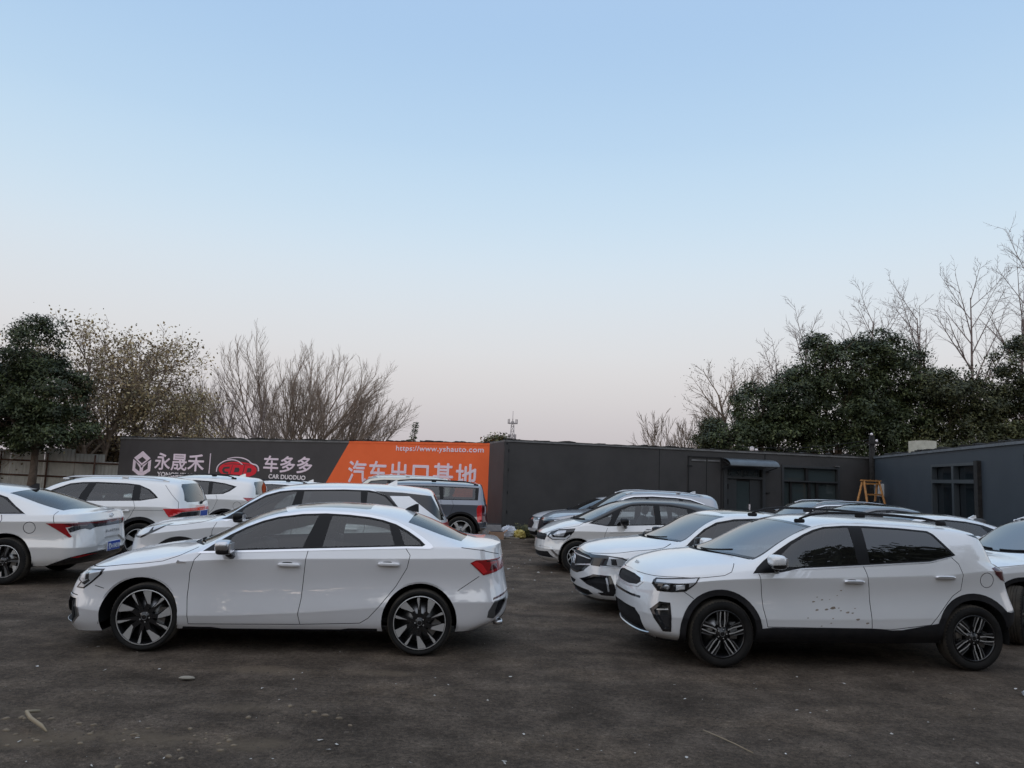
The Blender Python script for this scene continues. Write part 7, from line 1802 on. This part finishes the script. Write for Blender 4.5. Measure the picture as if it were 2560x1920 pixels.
def vegetation():
    G = 'evergreen trees behind the containers'
    evergreen('evergreen_tree', (-22.9, 37.0, 0), [(-.6, 0, 6.9, 1.25, 1.3, 1.6), (-1.9, .5, 5.6, 1.3, 1.5, 1.3), (.3, 0, 5.0, 1.7, 1.6, 1.4), (1.0, -.3, 3.3, 1.5, 1.5, 1.1), (-1.2, -.2, 3.6, 1.9, 1.7, 1.2), (-2.6, 0, 3.7, 1.5, 1.5, 1.2), (.2, 0, 2.6, 1.5, 1.4, .7)], 3, 'dense dark evergreen at the left edge in front of the sheet fence', n=24000, size=.15, trunkh=2.2, rad=.17)
    evergreen('evergreen_tree', (-26.6, 38.5, 0), [(0, 0, 5.2, 1.7, 1.6, 1.5), (-1.2, 0, 3.6, 1.9, 1.7, 1.3), (1.1, 0, 3.4, 1.6, 1.5, 1.1)], 5, 'lower dark evergreen cut by the left edge beside the taller one', n=12000, size=.15, m='leaf', trunkh=2.0, rad=.15)
    P = dict(BARE); P.update(levels=3, kids=[12, 7, 6], start=[.02, .15, .2], angle=[(25, 62), (24, 52), (25, 55)], fan=.72, up=.03, wander=.11, leader=.60, ratio=[.66, .56, .5], splay=1.3, minr=.014)
    tree('seedpod_tree', (-22.6, 42.2, 0), 9.7, 11, 'big half bare tree with brown seed tufts left of the sign', P, rad=.15, tufts=3, tuft_size=.19, trunk=.17, stems=6)
    tree('seedpod_tree', (-19.6, 43.5, 0), 6.6, 19, 'smaller bushy half bare tree with brown tufts behind the left end of the sign', P, rad=.11, tufts=4, tuft_size=.17, trunk=.15, stems=3)
    tree('overhanging_tree', (-24.2, 30.0, 0), 9.9, 23, 'tree whose leafy twigs enter at the upper left edge of the photo', dict(P, leader=.5, fan=None), rad=.2, tufts=3, tuft_size=.12, trunk=.45)
    b = MB(); r = random.Random(2)
    for i in range(2600):
        x, y, z = r.uniform(-25, -18.6), r.gauss(43.5, .6), r.uniform(.5, 3.1)
        s = r.uniform(.1, .22); u = Vector((r.gauss(0, 1), r.gauss(0, 1), r.gauss(0, 1))).normalized(); w = u.orthogonal()*s*.4
        p = Vector((x, y, z)); b.add([p-u*s*.5, p+w, p+u*s*.5, p-w], [(0, 1, 2, 3)], 0)
    b.build('dry_brush', 'dryleaf', None, kind='stuff', label='tangle of dry brown brush between the fence and the shed', cat='brush')
    F = dict(BARE); F.update(levels=3, kids=[8, 6, 5], start=[.05, .15, .2], angle=[(14, 42), (14, 36), (16, 36)], up=.075, wander=.05, leader=.62, ratio=[.66, .60, .5], minr=.013, splay=1.9)
    F2 = dict(F, fan=1.02, kids=[10, 8, 6], start=[.08, .12, .15], angle=[(12, 34), (14, 36), (16, 38)], leader=.60, ratio=[.62, .55, .5], minr=.011)
    tree('bare_tree', (-16.2, 55, 0), 10.6, 31, 'tall bare fan shaped tree rising behind the dark half of the sign', F2, rad=.11, trunk=.20, stems=13, group=None)
    tree('bare_tree', (-13.2, 56, 0), 8.6, 37, 'lower broad bare tree leaning right beside the tall fan shaped one', dict(F2, fan=1.25, leader=.55), rad=.10, trunk=.22, stems=12)
    for i, (x, y, h, s, lab) in enumerate([(-20.2, 50, 7.0, 41, 'slim bare sapling between the seed tuft trees and the fan shaped tree'), (-18.6, 51, 6.6, 43, 'short bare sapling at the left foot of the fan shaped tree'), (-21.6, 52, 6.2, 47, 'small bare sapling behind the bushy seed tuft tree')]):
        tree('bare_sapling', (x, y, 0), h, s, lab, dict(F, kids=[6, 5, 4]), rad=.09, trunk=.3, stems=2, twig='twigr')
    # conifer tip, shrub in the container gap, mast
    root = empty('conifer', (-10.2, 80, 0), 0, label='tiny dark conifer tip poking over the sign', cat='tree')
    b = MB(); b.tube([(0, 0, 0), (.05, 0, 4), (.25, 0, 6.9)], [.14, .09, .02], 6, 0)
    b.build('trunk', 'bark', root)
    b = MB(); r = random.Random(6)
    for i in range(260):
        z = r.uniform(4.4, 6.9); w = .18+.28*abs(math.sin(z*3.1))*(7.0-z)/2; a = r.random()*6.28
        c = Vector((.25*(z-4)/3+math.cos(a)*w*r.random(), math.sin(a)*w*r.random(), z)); s = .22
        u = Vector((math.cos(a), math.sin(a), r.uniform(-.7, .1))); k = u.orthogonal().normalized()*s*.3
        b.add([c, c+u*s*.5+k, c+u*s, c+u*s*.5-k], [(0, 1, 2, 3)], 0)
    for i in range(30):
        t = i/30; c = Vector((.05-.8*t, 0, 5.05-.15*t)); b.add([c, c+Vector((.1, .05, .14)), c+Vector((.2, 0, -.04))], [(0, 1, 2)], 0)
    b.build('needles', 'leaf', root)
    evergreen('shrub', (-.52, 30.5, 0), [(0, 0, 3.0, .32, .32, .38), (.1, 0, 2.7, .35, .3, .3)], 8, 'small green shrub growing up between the two containers', n=1100, size=.13, m='weed', trunkh=2.4, rad=.04)
    root = empty('telecom_mast', (.9, 320, 0), 0, label='distant lattice telecom mast with antenna rings above the container gap', cat='mast')
    b = MB()
    for q in range(4):
        a = math.pi/4+q*math.pi/2
        b.tube([(2.0*math.cos(a), 2.0*math.sin(a), 0), (.75*math.cos(a), .75*math.sin(a), 24)], [.16, .12], 4, 0)
        a2 = a+math.pi/2
        for k in range(12):
            z0, z1 = k*2, k*2+2; r0 = 2-.052*z0; r1 = 2-.052*z1
            b.tube([(r0*math.cos(a), r0*math.sin(a), z0), (r1*math.cos(a2), r1*math.sin(a2), z1)], .08, 4, 0)
            b.tube([(r1*math.cos(a), r1*math.sin(a), z1), (r1*math.cos(a2), r1*math.sin(a2), z1)], .08, 4, 0)
    b.tube([(0, 0, 24), (0, 0, 28.5)], .10, 5, 0)
    b.build('lattice', 'tower', root)
    for z, R in ((23.3, 1.9), (17.0, 1.5)):
        b = MB()
        b.tube([(R*math.cos(i*.5236), R*math.sin(i*.5236), z) for i in range(13)], .14, 5, 0)
        for i in range(8):
            a = i*math.pi/4; b.box((R*math.cos(a), R*math.sin(a), z+.7), (.36, .36, 2.0), 0)
            b.tube([(0, 0, z), (R*math.cos(a), R*math.sin(a), z)], .08, 4, 0)
        b.build('antenna_ring', 'tower', root)
    # right side: evergreens
    E = [((12.9, 38.5), [(-.2, 0, 5.3, 1.35, 1.4, 1.5), (-1.2, 0, 4.0, 1.4, 1.4, 1.0), (.8, .3, 4.2, 1.4, 1.4, 1.2)], 'small rounded evergreen leading the dark row right of the leafless tree', 'leaf', 10000),
         ((16.6, 39.0), [(-.6, 0, 7.6, 1.6, 1.6, 1.7), (.9, 0, 8.0, 1.4, 1.5, 1.4), (-1.9, 0, 6.2, 1.3, 1.5, 1.5), (0, 0, 5.3, 2.3, 2, 1.8), (-2.0, 0, 4.2, 1.6, 1.6, 1.3), (1.6, 0, 4.4, 1.9, 1.8, 1.6)], 'tall broad evergreen with twin rounded tops', 'leaf', 22000),
         ((19.6, 39.6), [(-.2, 0, 8.5, 1.5, 1.4, 1.3), (.9, 0, 7.3, 1.4, 1.4, 1.2), (0, 0, 6.0, 2.1, 1.9, 1.6), (.4, 0, 4.3, 2.1, 1.9, 1.6)], 'highest evergreen top of the dark row', 'leaf', 17000),
         ((22.6, 38.6), [(-.3, 0, 6.7, 1.8, 1.6, 1.3), (1.2, 0, 6.3, 1.5, 1.5, 1.2), (0, 0, 4.8, 2.3, 1.9, 1.8), (-1.2, -.6, 3.6, 1.8, 1.6, 1.4)], 'lower olive evergreen between the high top and the right edge', 'leaf2', 17000),
         ((26.0, 37.6), [(-.2, 0, 7.9, 1.4, 1.5, 1.6), (-.8, 0, 5.7, 1.7, 1.6, 1.5), (.8, 0, 5.8, 1.8, 1.6, 1.7), (-.4, 0, 3.9, 2.2, 1.8, 1.4)], 'yellowish evergreen standing at the right edge of the photo', 'leaf2', 17000),
         ((10.9, 40.5), [(0, 0, 4.2, .9, .9, .85), (-.8, 0, 3.5, .8, .8, .6), (.7, 0, 3.4, .9, .8, .7)], 'low bush at the left foot of the evergreen row', 'leaf2', 4200)]
    for i, (p, bl, lab, m, n) in enumerate(E):
        evergreen('evergreen_tree', (p[0], p[1], 0), bl, 50+i, lab, n=n, size=.16, m=m, trunkh=2.4, rad=.2, group=G)
    Q = dict(BARE); Q.update(kids=[9, 7, 5], start=[.1, .2, .2], angle=[(18, 42), (20, 45), (22, 48)], up=.06, wander=.08, leader=.5)
    tree('sparse_tree', (13.3, 43, 0), 8.9, 61, 'nearly leafless tree with scattered small leaves left of the evergreens', Q, rad=.14, tufts=1, tuft_size=.10, trunk=.28, stems=3, lean=(-.05, 0), tuft_mat='dryleaf')
    tree('bare_bush', (10.1, 45, 0), 5.2, 67, 'low pale bare bush just above the black container roof', dict(F, kids=[8, 7, 5]), rad=.08, trunk=.25, stems=5)
    Tt = dict(BARE); Tt.update(kids=[13, 8, 4], start=[.1, .15, .2], angle=[(24, 46), (28, 55), (25, 50)], up=.05, wander=.035, leader=.62, ratio=[.55, .42, .45], taper=.25, minr=.013)
    for x, y, h, s, lab in [(19.6, 50, 11.6, 71, 'slim bare tree showing behind the left shoulder of the evergreen row'), (17.6, 51, 9.6, 73, 'short bare tree next to the sparse leafed one'), (24.2, 51, 13.2, 79, 'bare tree tips just over the twin topped evergreen'),
                            (27.4, 50, 13.3, 83, 'bare tree right of the highest evergreen top'), (30.3, 50, 14.8, 89, 'tall bare tree with straight central stem'), (33.6, 50, 16.6, 97, 'tallest bare tree at the right edge'), (35.9, 49, 15.5, 101, 'bare tree partly cut by the right edge')]:
        tree('bare_poplar', (x, y, 0), h, s, lab, Tt, rad=.15, trunk=.38, twig='twigr', bark='twigr')

    # the trees that stand behind the photographer, mirrored in the car windows
    r = random.Random(12); V = []; Fc = []
    def mass(x0, x1, y, h0, h1, n, s):
        for i in range(n):
            x = r.uniform(x0, x1); t = (x-x0)/(x1-x0); top = (h0+(h1-h0)*t)*(1+.16*math.sin(x*1.3)+.1*math.sin(x*3.1+1))
            z = top*r.random()**.7; c = Vector((x, y+r.gauss(0, .8), z))
            for j in range(5):
                u = Vector((r.gauss(0, 1), r.gauss(0, 1), r.gauss(0, 1))).normalized(); w = u.orthogonal().normalized(); q = s*r.uniform(.6, 1.3)
                p = c+Vector((r.gauss(0, 1), r.gauss(0, 1), r.gauss(0, 1)))*s; o = len(V)
                V.extend([p-u*q, p+w*q*.5, p+u*q, p-w*q*.5]); Fc.append((o, o+1, o+2, o+3))
    mass(-45, 12, -11, 4.6, 5.6, 3200, .36); mass(11, 34, -8, 7.0, 9.5, 2600, .30); mass(10.5, 21, -3, 8.5, 14.0, 2600, .24)
    me = bpy.data.meshes.new('tree_belt'); me.from_pydata([tuple(v) for v in V], [], Fc); me.materials.append(MATS['leaf2'])
    tag(link(bpy.data.objects.new('tree_belt', me)), kind='stuff', label='dark belt of trees behind the photographer mirrored in the car windows', cat='trees')

# ---------------------------------------------------------------- put the place together
ground()
sign_container()
black_container()
wing_container()
fence()
cars()
badges()
ladder()
rubbish()
vegetation()
